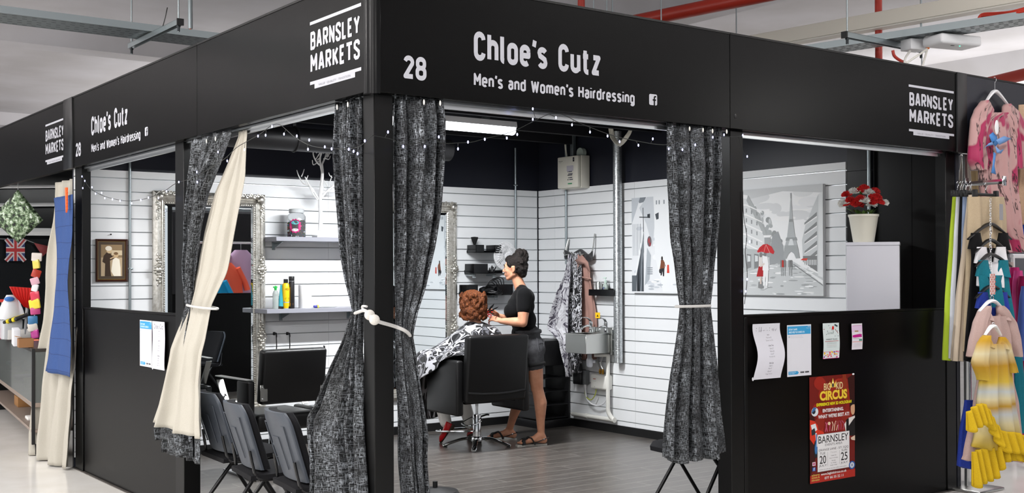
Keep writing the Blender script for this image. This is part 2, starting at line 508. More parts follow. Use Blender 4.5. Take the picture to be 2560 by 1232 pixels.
# ------------------------------------------------------------------ posts and half-height panels
def post(name, x0, y0, x1, y1, z0, z1, label):
    o = MB().rbox(x0, y0, z0, x1, y1, z1, 0.003, seg=1).build(name, M['post'])
    return tag(o, label, 'post')
post('corner_post', 0.052, 0.052, 0.158, 0.158, 0, 2.432, 'black square post at the front corner, between two tied black curtains')
post('doorway_post', 0.045, 2.50, 0.155, 2.652, 0, 2.432, 'dark post left of the doorway, behind the black and cream curtains')
post('doorway_post', 2.498, 0.045, 2.611, 0.158, 0, 2.432, 'black post right of the wide doorway, carrying the thin drooping fairy light wire')
post('end_post', 0.045, 4.72, 0.115, 4.905, 0, 2.432, 'dark post at the far left end, beside the cream curtain with blue cloth')
post('end_post', 4.735, 0.045, 4.85, 0.13, 0, 2.432, 'black post at the right end of the stall, beside the hanging trousers')
def half_panel(name, loc, rz, w, label):
    t = thing(name, label, 'half-height panel', loc, rz)
    MB().rbox(0, 0.0, 0.004, w, 0.036, 1.300, 0.002, seg=1).build('board', M['panel'], t)
    MB().rbox(0, -0.004, 1.300, w, 0.042, 1.316, 0.003, seg=1).build('cap_strip', M['panel'], t)
    MB().rbox(0, -0.010, 0.004, 0.028, 0.0, 1.30, 0.003, seg=1).build('edge_strip', M['post'], t)
    return t
half_panel('counter_panel', (0.052, 4.72, 0), -pi / 2, 2.066, 'dark brown-black half-height panel on the left side with two paper notices')
half_panel('counter_panel', (2.613, 0.052, 0), 0, 2.12, 'black half-height panel on the right side with five papers and a circus poster')

# aluminium channel under the fascia
struct(MB().box(0.16, 0.085, 2.398, 4.80, 0.105, 2.434).box(0.16, 0.062, 2.420, 4.80, 0.085, 2.434).build('trim_1', M['alu'], smooth=False))
struct(MB().box(0.085, 0.16, 2.398, 0.105, 4.80, 2.434).box(0.062, 0.16, 2.420, 0.085, 4.80, 2.434).build('trim_2', M['alu'], smooth=False))

# ------------------------------------------------------------------ fascia boards and their lettering
FZ0, FZ1 = 2.432, 2.998
def fascia(name, loc, rz, w, label, m=None):
    t = thing(name, label, 'fascia sign', loc, rz)
    MB().rbox(0, 0, FZ0 - loc[2], w, 0.045, FZ1 - loc[2], 0.002, seg=1).build('board', m or M['vinyl'], t)
    MB().box(0, -0.004, FZ1 - loc[2] - 0.006, w, 0.05, FZ1 - loc[2] + 0.006).build('top_edge', M['post'], t, smooth=False)
    return t
# condensed sign lettering drawn as strokes: each glyph is (advance, [paths]); unit square is the cap height
def _arc(cx, cy, rx, ry, a0, a1, n=8):
    return [(cx + rx * cos(radians(a0 + (a1 - a0) * i / n)), cy + ry * sin(radians(a0 + (a1 - a0) * i / n))) for i in range(n + 1)]
def _oval(w, y0, y1, r=0.17):
    return _arc(w - r, y1 - r, r, r, 0, 90) + _arc(r, y1 - r, r, r, 90, 180) + _arc(r, y0 + r, r, r, 180, 270) + _arc(w - r, y0 + r, r, r, 270, 360) + [(w, y1 - r)]
XH = 0.72
GL = {
 'C': (0.44, [_arc(0.25, 0.78, 0.19, 0.22, 0, 180) + _arc(0.25, 0.22, 0.19, 0.22, 180, 360)]),
 'h': (0.36, [[(0, 1.04), (0, 0)], _arc(0.18, XH - 0.17, 0.18, 0.17, 180, 0) + [(0.36, 0)]]),
 'l': (0.07, [[(0, 1.04), (0, 0.1)] + _arc(0.1, 0.1, 0.1, 0.1, 180, 270, 5)]),
 'o': (0.36, [_oval(0.36, 0, XH)]),
 'e': (0.36, [_arc(0.18, XH - 0.18, 0.18, 0.18, 0, 180) + _arc(0.18, 0.18, 0.18, 0.18, 180, 320), [(0, 0.36), (0.36, 0.36), (0.36, XH - 0.18)]]),
 '’': (0.0, [[(0.05, 1.08), (0.0, 0.80)]]),
 's': (0.33, [_arc(0.165, XH - 0.15, 0.165, 0.15, 20, 180) + [(0.04, 0.44), (0.165, 0.375), (0.29, 0.30)] + _arc(0.165, 0.15, 0.165, 0.15, 0, -160)]),
 'u': (0.36, [[(0, XH), (0, 0.18)] + _arc(0.18, 0.18, 0.18, 0.18, 180, 360) , [(0.36, XH), (0.36, 0)]]),
 't': (0.26, [[(0.08, 0.96), (0.08, 0.14)] + _arc(0.2, 0.14, 0.12, 0.14, 180, 270, 5) + [(0.26, 0)], [(-0.04, XH - 0.02), (0.25, XH - 0.02)]]),
 'z': (0.31, [[(0, XH - 0.02), (0.31, XH - 0.02), (0, 0.02), (0.31, 0.02)]]),
 'M': (0.50, [[(0, 0), (0, 1), (0.25, 0.42), (0.50, 1), (0.50, 0)]]),
 'n': (0.35, [[(0, XH), (0, 0)], _arc(0.175, XH - 0.17, 0.175, 0.17, 180, 0) + [(0.35, 0)]]),
 'a': (0.33, [_arc(0.165, XH - 0.15, 0.165, 0.15, 160, 0) + [(0.33, 0)], [(0.33, 0.42), (0.15, 0.42)] + _arc(0.14, 0.21, 0.14, 0.21, 90, 270) + [(0.2, 0.0), (0.33, 0.12)]]),
 'd': (0.36, [_oval(0.36, 0, XH), [(0.36, 1.04), (0.36, 0)]]),
 'W': (0.66, [[(0, 1), (0.16, 0), (0.33, 0.86), (0.50, 0), (0.66, 1)]]),
 'm': (0.58, [[(0, XH), (0, 0)], _arc(0.145, XH - 0.15, 0.145, 0.15, 180, 0) + [(0.29, 0)], _arc(0.435, XH - 0.15, 0.145, 0.15, 180, 0) + [(0.58, 0)]]),
 'H': (0.43, [[(0, 1), (0, 0)], [(0.43, 1), (0.43, 0)], [(0, 0.52), (0.43, 0.52)]]),
 'i': (0.0, [[(0, XH), (0, 0)], [(0, 1.02), (0, 0.93)]]),
 'r': (0.17, [[(0, XH), (0, 0)], _arc(0.18, XH - 0.18, 0.18, 0.18, 180, 80)]),
 'g': (0.36, [_oval(0.36, 0.0, XH), [(0.36, XH), (0.36, -0.1)] + _arc(0.18, -0.1, 0.18, 0.14, 0, -160)]),
 '2': (0.42, [_arc(0.21, 0.78, 0.21, 0.22, 170, -20) + [(0.0, 0.03), (0.44, 0.03)]]),
 '8': (0.44, [_oval(0.40, 0.53, 1.0, 0.19)[:], _oval(0.44, 0.0, 0.53, 0.2)]),
 'B': (0.38, [[(0, 0), (0, 1), (0.26, 1), (0.36, 0.9), (0.36, 0.62), (0.28, 0.52), (0.38, 0.42), (0.38, 0.1), (0.28, 0), (0, 0)], [(0, 0.52), (0.28, 0.52)]]),
 'A': (0.42, [[(0, 0), (0.17, 1), (0.25, 1), (0.42, 0)], [(0.07, 0.30), (0.35, 0.30)]]),
 'R': (0.38, [[(0, 0), (0, 1), (0.28, 1), (0.38, 0.9), (0.38, 0.56), (0.28, 0.46), (0, 0.46)], [(0.2, 0.46), (0.38, 0)]]),
 'N': (0.40, [[(0, 0), (0, 1), (0.40, 0), (0.40, 1)]]),
 'S': (0.36, [[(0.36, 0.76), (0.36, 0.9), (0.27, 1), (0.09, 1), (0, 0.9), (0, 0.68), (0.36, 0.34), (0.36, 0.1), (0.27, 0), (0.09, 0), (0, 0.1), (0, 0.26)]]),
 'L': (0.30, [[(0, 1), (0, 0), (0.30, 0)]]),
 'E': (0.32, [[(0.32, 1), (0, 1), (0, 0), (0.32, 0)], [(0, 0.5), (0.27, 0.5)]]),
 'Y': (0.42, [[(0, 1), (0.21, 0.45), (0.42, 1)], [(0.21, 0.45), (0.21, 0)]]),
 'K': (0.38, [[(0, 1), (0, 0)], [(0.38, 1), (0.02, 0.42)], [(0.12, 0.56), (0.38, 0)]]),
 'T': (0.40, [[(-0.06, 1), (0.44, 1)], [(0.19, 1), (0.19, 0)]]),
 ' ': (0.16, []),
}
GL['8'] = (0.44, [[(x + 0.02, y) for x, y in _oval(0.40, 0.53, 1.0, 0.19)], _oval(0.44, 0.0, 0.53, 0.2)])
def sign_text(body, wgt=0.15, gap=0.14):
    """stroke lettering with cap height 1: one (verts, faces) per word, fitted together into the unit square"""
    words_ = [([], [])]; x = 0.0; h = wgt / 2; lift = [0.0]
    def run(p, closed):
        vs_, fs_ = words_[-1]; k = len(p) - 1 if closed else len(p); L, Rr = [], []
        for i in range(k):
            a = p[(i - 1) % k] if (closed or i > 0) else None
            b = p[(i + 1) % k] if (closed or i < k - 1) else None
            c = p[i]; ns = []
            for q0, q1 in ((a, c), (c, b)):
                if q0 is None or q1 is None: continue
                dx, dy = q1[0] - q0[0], q1[1] - q0[1]; l = math.hypot(dx, dy)
                if l > 1e-7: ns.append((-dy / l, dx / l))
            if not ns: ns = [(0, 1)]
            nx, ny = sum(n[0] for n in ns) / len(ns), sum(n[1] for n in ns) / len(ns)
            d2 = max(nx * nx + ny * ny, 0.4)
            L.append((c[0] + nx * h / d2, c[1] + ny * h / d2)); Rr.append((c[0] - nx * h / d2, c[1] - ny * h / d2))
        lift[0] += 0.00007; o = len(vs_); vs_.extend([(a, b, lift[0]) for a, b in L + Rr])
        for i in range(k if closed else k - 1):
            j = (i + 1) % k; fs_.append((o + i, o + j, o + k + j, o + k + i))
    def disc(c):
        vs_, fs_ = words_[-1]; o = len(vs_); lift[0] += 0.00007
        vs_.extend([(c[0] + h * 1.02 * cos(pi * i / 6), c[1] + h * 1.02 * sin(pi * i / 6), lift[0]) for i in range(12)]); fs_.append(tuple(range(o, o + 12)))
    for ch in body:
        adv, paths = GL[ch]; lift[0] = 0.0
        if ch == ' ': words_.append(([], []))
        for path in paths:
            p = [(x + a + h, h + b * (1 - wgt)) for a, b in path]
            q = [p[0]]
            for c in p[1:]:
                if math.hypot(c[0] - q[-1][0], c[1] - q[-1][1]) > 1e-5: q.append(c)
            p = q; closed = len(p) > 3 and math.hypot(p[0][0] - p[-1][0], p[0][1] - p[-1][1]) < 1e-4
            cut = []
            for i in range(1, len(p) - 1):
                a1 = math.atan2(p[i][1] - p[i - 1][1], p[i][0] - p[i - 1][0]); a2 = math.atan2(p[i + 1][1] - p[i][1], p[i + 1][0] - p[i][0])
                if abs((a2 - a1 + pi) % (2 * pi) - pi) > 0.95: cut.append(i)
            if not cut: run(p, closed)
            else:
                for a, b in zip([0] + cut, cut + [len(p) - 1]): run(p[a:b + 1], False)
                for i in cut: disc(p[i])
                if closed: disc(p[0])
        x += adv + wgt + gap
    av = [v for w in words_ for v in w[0]]
    x0 = min(v[0] for v in av); x1 = max(v[0] for v in av); y0 = min(v[1] for v in av); y1 = max(v[1] for v in av)
    return [([((a - x0) / (x1 - x0), (b - y0) / (y1 - y0), c) for a, b, c in w], f) for w, f in words_]
def lettering(t, body, x0, z0, x1, z1, wgt, name='lettering', m=None, gap=0.14):
    for vs_, fs_ in (sign_text(body, wgt, gap) if wgt else [glyphs(body)]):
        mb = MB()
        mb.add([(lerp(x0, x1, v[0]), -0.0015 - (v[2] if len(v) > 2 else 0.0003), lerp(z0, z1, v[1])) for v in vs_], fs_)
        mb.build(name, m or M['letter'], t, smooth=False, recalc=False)
def market_logo(t, x0, x1, cut=None):
    z = lambda a: a - FZ0
    w = x1 - x0
    lettering(t, 'BARNSLEY', x0 + 0.006, z(2.716), x1 - 0.012, z(2.810), 0.185, 'logo_lettering', gap=0.10)
    lettering(t, 'MARKETS', x0 + 0.006, z(2.598), x1 - 0.012, z(2.694), 0.185, 'logo_lettering', gap=0.10)
    bar = [(x0, z(2.846)), (x1, z(2.846)), (x1, z(2.862)), (x0, z(2.862))]
    foot = [(x0, z(2.540)), (x0 + 0.05, z(2.540)), (x0 + 0.05, z(2.516)), (x1 - 0.06, z(2.516)), (x1 - 0.06, z(2.540)), (x1, z(2.540)), (x1, z(2.556)), (x0, z(2.556))]
    for pl in (bar, foot):
        MB().add([(a, -0.0012, b) for a, b in pl], [tuple(range(len(pl)))]).build('logo_bar', M['letter'], t, smooth=False, recalc=False)
    lettering(t, 'VALUE · QUALITY · TRADITION', x0 + 0.095, z(2.523), x1 - 0.105, z(2.536), 0.0, 'logo_tagline', M['letter_grey'])
def social_icon(t, x0, z0, s):
    def rr(cx, cz, h, r, n=6):
        out = []
        for qx, qz, a0 in ((1, 1, 0), (-1, 1, pi / 2), (-1, -1, pi), (1, -1, 1.5 * pi)):
            for i in range(n + 1):
                a = a0 + pi / 2 * i / n
                out.append((cx + qx * (h - r) + r * cos(a), cz + qz * (h - r) + r * sin(a)))
        return out
    c = (x0 + s / 2, z0 + s / 2)
    b = MB(); b.add([(x, -0.0015, z) for x, z in rr(c[0], c[1], s / 2, s * 0.16)], [tuple(range(28))])
    # the dark f cut out of the tile
    k = s / 10
    f = [(5.6, 0), (5.6, 4.1), (4.4, 4.1), (4.4, 5.5), (5.6, 5.5), (5.6, 6.7), (5.9, 7.8), (6.7, 8.5), (7.8, 8.7), (8.7, 8.6), (8.7, 7.3), (7.9, 7.3), (7.4, 7.0), (7.25, 6.4), (7.25, 5.5), (8.6, 5.5), (8.4, 4.1), (7.25, 4.1), (7.25, 0)]
    b.add([(x0 + x * k, -0.0022, z0 + z * k) for x, z in f], [tuple(range(len(f)))], 1)
    b.build('social_icon', [M['letter'], M['vinyl']], t, smooth=False, recalc=False)

t = fascia('fascia_sign', (0.058, 0, FZ0), 0, 2.391, 'black fascia board right of the corner with large hairdresser lettering, number 28')
ox = 0.058
z = lambda a: a - FZ0
lettering(t, '28', 0.184 - ox, z(2.508), 0.314 - ox, z(2.622), 0.20, gap=0.08)
lettering(t, 'Chloe’s Cutz', 0.594 - ox, z(2.640), 1.430 - ox, z(2.788), 0.195, gap=0.09)
lettering(t, 'Men’s and Women’s Hairdressing', 0.593 - ox, z(2.498), 1.680 - ox, z(2.577), 0.185, gap=0.09)
social_icon(t, 1.790 - ox, z(2.517), 0.062)
t = fascia('fascia_sign', (2.4515, 0, FZ0), 0, 2.35, 'bare black fascia board over the right half panel, market logo at its right end')
market_logo(t, 4.232 - 2.4515, 4.772 - 2.4515)
MB().ball((0.045, -0.001, 0.075), (0.012, 0.003, 0.016), 10, 6).build('scuff_mark', M['black'], t)
t = fascia('fascia_sign', (0, 2.1505, FZ0), -pi / 2, 2.0965, 'dark fascia board over the left doorway, large white market logo beside the corner')
market_logo(t, 2.1505 - 0.612, 2.1505 - 0.078)
t = fascia('fascia_sign', (0, 4.80, FZ0), -pi / 2, 2.646, 'dark fascia board above the left half panel, hairdresser lettering and number 28')
lettering(t, '28', 0.077, z(2.510), 0.214, z(2.620), 0.20, gap=0.08)
lettering(t, 'Chloe’s Cutz', 0.486, z(2.640), 1.338, z(2.788), 0.195, gap=0.09)
lettering(t, 'Men’s and Women’s Hairdressing', 0.488, z(2.498), 1.61, z(2.577), 0.185, gap=0.09)
social_icon(t, 1.70, z(2.520), 0.06)
t = fascia('fascia_sign', (0, 9.6, FZ0), -pi / 2, 4.55, 'fascia board of the neighbouring stall at the far left edge, market logo partly covered')
market_logo(t, 9.6 - 5.62, 9.6 - 5.055)
fascia('fascia_sign', (4.925, 0, FZ0), 0, 4.6, 'dark navy fascia board of the clothes stall at the right, behind the floral dress', M['navy'])
# trims between the boards
def joint(name, x0, y0, x1, y1, label, m=None):
    return tag(MB().rbox(x0, y0, FZ0 - 0.004, x1, y1, FZ1 + 0.006, 0.004).build(name, m or M['post']), label, 'joint cover')
joint('joint_cover', -0.012, 4.80, 0.05, 5.045, 'black vertical cover strip on the left fascia between two stalls', mat('gloss_black', '#0a0a0b', 0.25))
joint('joint_cover', 4.802, -0.012, 4.925, 0.05, 'black vertical cover strip on the right fascia beside the floral dress', M['black'])
q = MB()
prof = [(0.0, 0.056)] + [(0.058 - 0.058 * cos(a), 0.058 - 0.058 * sin(a)) for a in [pi / 2 * i / 6 for i in range(7)]] + [(0.056, 0.0), (0.06, 0.06)]
q.prism([(x, y) for x, y in prof], (0, 0, FZ0 - 0.006), (1, 0, 0), (0, 1, 0), (0, 0, FZ1 - FZ0 + 0.012))
tag(q.build('corner_trim', mat('satin_black', '#0a0a0b', 0.2, spec=0.25), angle=60), 'rounded satin black corner trim joining the two fascia boards', 'corner trim')
# ------------------------------------------------------------------ curtains
def m_curtain():
    m = mat('black_silver_woven_fabric', '#0b0b0d', 0.55, spec=0.3); t = NT(m)
    def streak(sx, sy, sc):
        v = t.coord('UV', (sx, sy, 1)); return t.noise(v, sc, 3, 0.6)
    a = t.ramp(streak(1.0, 9, 36), [(0.525, 0.0), (0.61, 1.0)])
    b = t.ramp(streak(9, 1.0, 36), [(0.525, 0.0), (0.61, 1.0)])
    c = t.ramp(streak(1, 1, 9), [(0.38, 0.25), (0.62, 1.0)])
    k = t.math('MULTIPLY', t.math('MAXIMUM', a, b), c)
    t.base(t.mix(k, '#060608', '#959aa0'))
    t.link(t.math('MULTIPLY', k, 0.85), t.b.inputs['Metallic'])
    t.link(t.math('SUBTRACT', 0.62, t.math('MULTIPLY', k, 0.30)), t.b.inputs['Roughness'])
    t.bump(k, 0.15, 0.002)
    return m
M['curtain'] = m_curtain()
def m_cloth(name, c1, c2, rough=0.85, sc=180):
    m = mat(name, c1, rough, spec=0.15, sheen=0.03); t = NT(m)
    n = t.noise(t.coord('Object'), max(sc, 320), 2, 0.6)
    t.base(t.ramp(n, [(0.35, c2), (0.65, c1)])); t.bump(n, 0.08, 0.001)
    return m
M['creamcloth'] = m_cloth('cream_lining_cloth', '#b1ada3', '#a8a398')

def px_table(px, plane, c):
    f = on_x if plane == 'x' else on_y; out = []
    for u, v in px:
        p = f(u, v, c); out.append(((p.y if plane == 'x' else p.x), p.z))
    return out
def curtain_mesh(plane, L, R, base, amp, nfold, z_top, z_bot, seed=0, nz=70, ns=90, sharp=1.0, uvw=0.8):
    """hanging pleated cloth between the edge tables L and R; base/amp: tables of depth and fold depth over height"""
    rows = []; uvs = []; rnd = random.Random(seed); ph = rnd.random() * 6
    for i in range(nz + 1):
        zt = lerp(z_top, z_bot if not callable(z_bot) else 0, i / nz); row = []; ur = []
        for j in range(ns + 1):
            s = j / ns
            z = lerp(z_top, z_bot(s), i / nz) if callable(z_bot) else zt
            a = lerp(table(L, z), table(R, z), s)
            w = nfold * 2 * pi * (s + 0.035 * sin(3.1 * s * 2 * pi + ph + z * 0.8))
            f = sin(w + ph) + 0.38 * sin(2.3 * w + 1.7 * ph + z * 1.3) + 0.7 * noise.noise(Vector((s * 3.2, z * 1.3, seed)))
            f = math.copysign(abs(f) ** sharp, f)
            f *= min(1, s / 0.06 + 0.15, (1 - s) / 0.06 + 0.15)
            d = table(base, z) + table(amp, z) * f + 0.010 * noise.noise(Vector((s * 7, z * 4, seed + 9)))
            a += 0.006 * cos(w + ph)
            row.append((d, a, z) if plane == 'x' else (a, d, z)); ur.append((s * uvw, z))
        rows.append(row); uvs.append(ur)
    return MB().grid(rows, uvs=uvs)
def hook_rail(t, plane, pts):
    for p in pts:
        MB().ball(p, (0.005, 0.005, 0.014), 8, 6).build('curtain_hook', M['pvc'], t)

# -- left doorway: black cloth with a cream one gathered behind and below the tie
Lb = px_table([(488, 348), (470, 560), (468, 700), (472, 765), (458, 850), (445, 950), (420, 1020), (402, 1065), (404, 1110)], 'x', 0.05)
Rb = px_table([(588, 335), (560, 410), (530, 480), (505, 600), (492, 700), (490, 765), (490, 850), (490, 950), (495, 1050), (500, 1105)], 'x', 0.05)
t = thing('black_curtain', 'black silver-flecked curtain tied back at the left doorway, mostly behind the cream one', 'curtain', (0.06, 2.4, 2.42))
off = Vector((-0.06, -2.4, -2.42))
def local(o, t): o.location = -Vector(t.location) if t.rotation_euler.z == 0 else o.location; return o
local(curtain_mesh('x', Lb, Rb, [(0.03, 2.4), (0.03, 1.6), (0.03, 1.37), (0.012, 1.2), (0.0, 0.4)], [(0.012, 2.42), (0.030, 2.2), (0.022, 1.6), (0.010, 1.37), (0.02, 1.1), (0.03, 0.5)], 4, 2.425, lambda s: 0.50 - 0.12 * abs(s - 0.35), 3, uvw=0.5).build('drape', M['curtain'], t, angle=180, solid=0.003), t)
Lb2 = px_table([(412, 1040), (404, 1120)], 'x', 0.01); Rb2 = px_table([(505, 1040), (500, 1105)], 'x', 0.01)
local(curtain_mesh('x', Lb2, Rb2, [(0.012, 1)], [(0.016, 1)], 4.5, 0.66, 0.40, 5, nz=10, uvw=0.4).build('hem_pleats', M['curtain'], t, angle=180, solid=0.003), t)
hook_rail(t, 'x', [Vector(p) + off for p in [(0.0, 1.86, 2.385), (0.02, 2.05, 2.39), (0.02, 2.25, 2.395)]])
Lc = px_table([(586, 340), (560, 410), (530, 480), (505, 580), (490, 680), (476, 765), (465, 830), (455, 900), (435, 1010), (420, 1060)], 'x', 0.05)
Rc = px_table([(607, 335), (602, 440), (585, 560), (560, 690), (535, 765), (538, 850), (533, 960), (545, 1095)], 'x', 0.05)
t = thing('cream_curtain', 'smooth cream curtain tied at its waist in the left doorway', 'curtain', (0.06, 1.9, 2.40))
local(curtain_mesh('x', Lc, Rc, [(0.075, 2.4), (0.06, 1.6), (0.030, 1.37), (-0.035, 1.1), (-0.065, 0.5)], [(0.005, 2.42), (0.014, 1.8), (0.008, 1.37), (0.016, 1.15), (0.034, 0.5)], 2.4, 2.415, lambda s: 0.60 - 0.045 * s + 0.03 * s * s, 8, uvw=0.7).build('drape', M['creamcloth'], t, angle=180, solid=0.003), t)
def tie(plane, L, R, z, d, dz=0.0, rope=0.008):
    a, b = table(L, z), table(R, z); pts = []
    for i in range(24):
        q = 2 * pi * i / 24; s = (a + b) / 2 + (abs(b - a) / 2 + 0.012) * cos(q); e = d + 0.042 * sin(q)
        zz = z + dz * cos(q)
        pts.append((e, s, zz) if plane == 'x' else (s, e, zz))
    return pts
t = thing('curtain_tieback', 'thin pale cord tied round the cream curtain of the left doorway', 'tieback', (0.03, 2.2, 1.372))
local(MB().tube(tie('x', px_table([(471, 768)], 'x', 0.03), px_table([(537, 768)], 'x', 0.03), 1.372, 0.035, 0.008), 0.008, 8, True).build('cord', M['rope'], t), t)

# -- corner post, both sides
Bl = px_table([(852, 262), (855, 400), (858, 500), (865, 600), (875, 700), (890, 775), (873, 850), (850, 900), (825, 960), (800, 1015), (783, 1035), (785, 1080), (795, 1140), (795, 1232), (790, 1400)], 'x', 0.07)
Br = px_table([(912, 262), (912, 700), (908, 775), (910, 850), (917, 950), (925, 1100), (935, 1232), (945, 1400)], 'x', 0.07)
t = thing('black_curtain', 'black silver-flecked curtain left of the corner post, flaring widely to the floor', 'curtain', (0.07, 0.3, 2.42))
local(curtain_mesh('x', Bl, Br, [(0.06, 2.4), (0.065, 1.4), (0.06, 1.0), (0.05, 0.7), (0.04, 0.1)], [(0.020, 2.42), (0.035, 2.2), (0.028, 1.7), (0.014, 1.39), (0.030, 1.1), (0.050, 0.5)], 4.5, 2.43, 0.10, 11, uvw=0.75).build('drape', M['curtain'], t, angle=180, solid=0.003), t)
hook_rail(t, 'x', [Vector(p) - Vector(t.location) for p in [(0.02, 0.36, 2.40), (0.02, 0.25, 2.40)]])
Cr = px_table([(1100, 255), (1106, 300), (1100, 420), (1092, 520), (1075, 620), (1055, 720), (1035, 780), (1024, 838), (1035, 900), (1045, 1000), (1055, 1080), (1053, 1140), (1058, 1232), (1060, 1400)], 'y', 0.07)
Cl = px_table([(978, 250), (982, 600), (984, 838), (988, 950), (993, 1100), (1000, 1232), (1004, 1400)], 'y', 0.07)
t = thing('black_curtain', 'black silver-flecked curtain right of the corner post, tied by the rope with two balls', 'curtain', (0.3, 0.07, 2.42))
local(curtain_mesh('y', Cl, Cr, [(0.045, 2.4), (0.05, 1.3), (0.05, 0.1)], [(0.020, 2.42), (0.034, 2.2), (0.030, 1.7), (0.012, 1.28), (0.030, 1.0), (0.042, 0.5)], 3.6, 2.43, 0.10, 21, uvw=0.75).build('drape', M['curtain'], t, angle=180, solid=0.003), t)
hook_rail(t, 'y', [Vector(p) - Vector(t.location) for p in [(0.30, 0.0, 2.405), (0.40, 0.01, 2.41)]])
t = thing('curtain_tieback', 'white rope tieback with two white balls strung across the corner post', 'tieback', (0.0, 0.0, 1.38))
p_b1, p_b2 = at(924, 787, 5.30), at(936, 799, 5.24)
path = [on_x(888, 783, 0.05), on_x(898, 779, -0.01), on_x(912, 776, -0.03), p_b1, p_b2, at(950, 805, 5.27), on_y(985, 815, -0.012), on_y(1010, 825, -0.012), on_y(1022, 834, 0.02), on_y(1026, 842, 0.06)]
local(MB().tube(smoothpath(path, 6), 0.0085, 8).build('rope', M['rope'], t), t)
local(MB().tube(smoothpath([on_x(912, 776, -0.03), on_x(906, 770, -0.03), on_x(907, 765, -0.03), on_x(917, 766, -0.03)], 5), 0.0055, 8).build('rope_end', M['rope'], t), t)
for p in (p_b1, p_b2):
    local(MB().ball(p, 0.0245, 20, 14).build('ball', m_cloth('white_cord_ball', '#cfccc7', '#b9b5af', 0.8, 300), t), t)

# -- right side of the doorway
Dl = px_table([(1660, 308), (1665, 500), (1670, 600), (1680, 680), (1692, 765), (1685, 830), (1668, 930), (1655, 1020), (1648, 1100), (1645, 1150)], 'y', 0.07)
Dr = px_table([(1797, 320), (1795, 440), (1785, 600), (1775, 700), (1766, 765), (1775, 830), (1783, 900), (1790, 1000), (1800, 1080), (1805, 1150)], 'y', 0.07)
zb = on_y(1700, 1157, 0.03).z
t = thing('black_curtain', 'black silver-flecked curtain with a thin white tie at the right of the wide doorway', 'curtain', (2.2, 0.07, 2.43))
local(curtain_mesh('y', Dl, Dr, [(0.045, 2.4), (0.04, 1.4), (0.03, 0.4)], [(0.020, 2.43), (0.034, 2.2), (0.032, 1.7), (0.012, 1.38), (0.022, 1.1), (0.034, 0.5)], 4.2, 2.435, lambda s: zb + 0.05 * max(0, 0.22 - s) / 0.22 + 0.03 * max(0, s - 0.8) / 0.2, 33, uvw=0.85).build('drape', M['curtain'], t, angle=180, solid=0.003), t)
hook_rail(t, 'y', [Vector(p) - Vector(t.location) for p in [(2.11, 0.0, 2.405), (2.22, 0.0, 2.405), (2.30, 0.0, 2.405), (2.42, 0.0, 2.41)]])
t = thing('curtain_tieback', 'thin white cord tied round the right-hand black curtain', 'tieback', (2.2, 0.05, 1.378))
local(MB().tube(tie('y', px_table([(1692, 766)], 'y', 0.05), px_table([(1767, 766)], 'y', 0.05), 1.378, 0.042), 0.008, 8, True).build('cord', M['rope'], t), t)

# -- neighbouring stall: floor-length cream curtain with a strip of blue cloth clipped to it
Nl = px_table([(130, 470), (125, 560), (112, 640), (105, 800), (95, 900)], 'x', 0.03) + [(6.02, 0.45), (6.05, 0.15), (6.0, 0.0)]
Nr = px_table([(185, 450), (187, 800), (190, 1140)], 'x', 0.03)
t = thing('cream_curtain', 'long cream curtain reaching the floor at the far left stall end', 'curtain', (0.0, 5.4, 2.35))
local(curtain_mesh('x', Nl, Nr, [(0.06, 2.4), (0.06, 1.3), (0.0, 0.6), (-0.05, 0.0)], [(0.012, 2.4), (0.03, 1.8), (0.04, 1.0), (0.045, 0.0)], 3.2, 2.36, lambda s: 0.004 + 0.012 * s, 44, uvw=0.9).build('drape', M['creamcloth'], t, angle=180, solid=0.003), t)
Ul = px_table([(132, 495), (140, 650), (135, 740), (125, 850), (117, 927)], 'x', -0.04)
Ur = px_table([(180, 478), (178, 580), (165, 700), (170, 780), (177, 850), (178, 923)], 'x', -0.04)
def m_blue():
    m = mat('blue_denim_cloth', '#3d568f', 0.85, spec=0.2); tt = NT(m)
    w = tt.new('ShaderNodeTexWave'); w.wave_type = 'BANDS'; w.bands_direction = 'Y'; w.inputs['Scale'].default_value = 2.4; w.inputs['Distortion'].default_value = 1.2
    tt.link(tt.coord('UV'), w.inputs['Vector'])
    n = tt.noise(tt.coord('UV', (60, 8, 1)), 12, 3)
    k = tt.ramp(w.outputs['Fac'], [(0.0, 0.0), (0.008, 1.0)])
    tt.base(tt.mix(k, '#2b3c68', tt.ramp(n, [(0.3, '#33497a'), (0.7, '#3d5588')]))); return m
t = thing('blue_cloth', 'strip of blue cloth clipped onto the long cream curtain', 'cloth', (-0.05, 5.1, 2.2))
zt_, zb_ = Ul[0][1], Ul[-1][1]
local(curtain_mesh('x', Ul, Ur, [(-0.035, 2.3), (-0.03, 1.3), (-0.055, 0.7)], [(0.004, 2.3), (0.012, 1.4), (0.016, 0.8)], 1.1, zt_, zb_, 50, nz=40, ns=30, uvw=0.5).build('drape', m_blue(), t, angle=180, solid=0.003), t)
t = thing('orange_clip', 'orange scalloped clip at the top of the blue cloth', 'clip', tuple(on_x(164, 500, -0.07)))
pr_ = []
for i in range(15):
    a = -0.36 * i / 14 * 0.5
    pr_.append((0.022 + (0.006 if i % 2 else -0.004), a))
MB().prism([(-0.02, 0.0)] + pr_ + [(0.0, -0.2)], (0, 0, 0.1), (0, -1, 0), (0, 0, 1), (0.012, 0, 0)).build('jaw', mat('orange_plastic', '#ef6a34', 0.4), t)
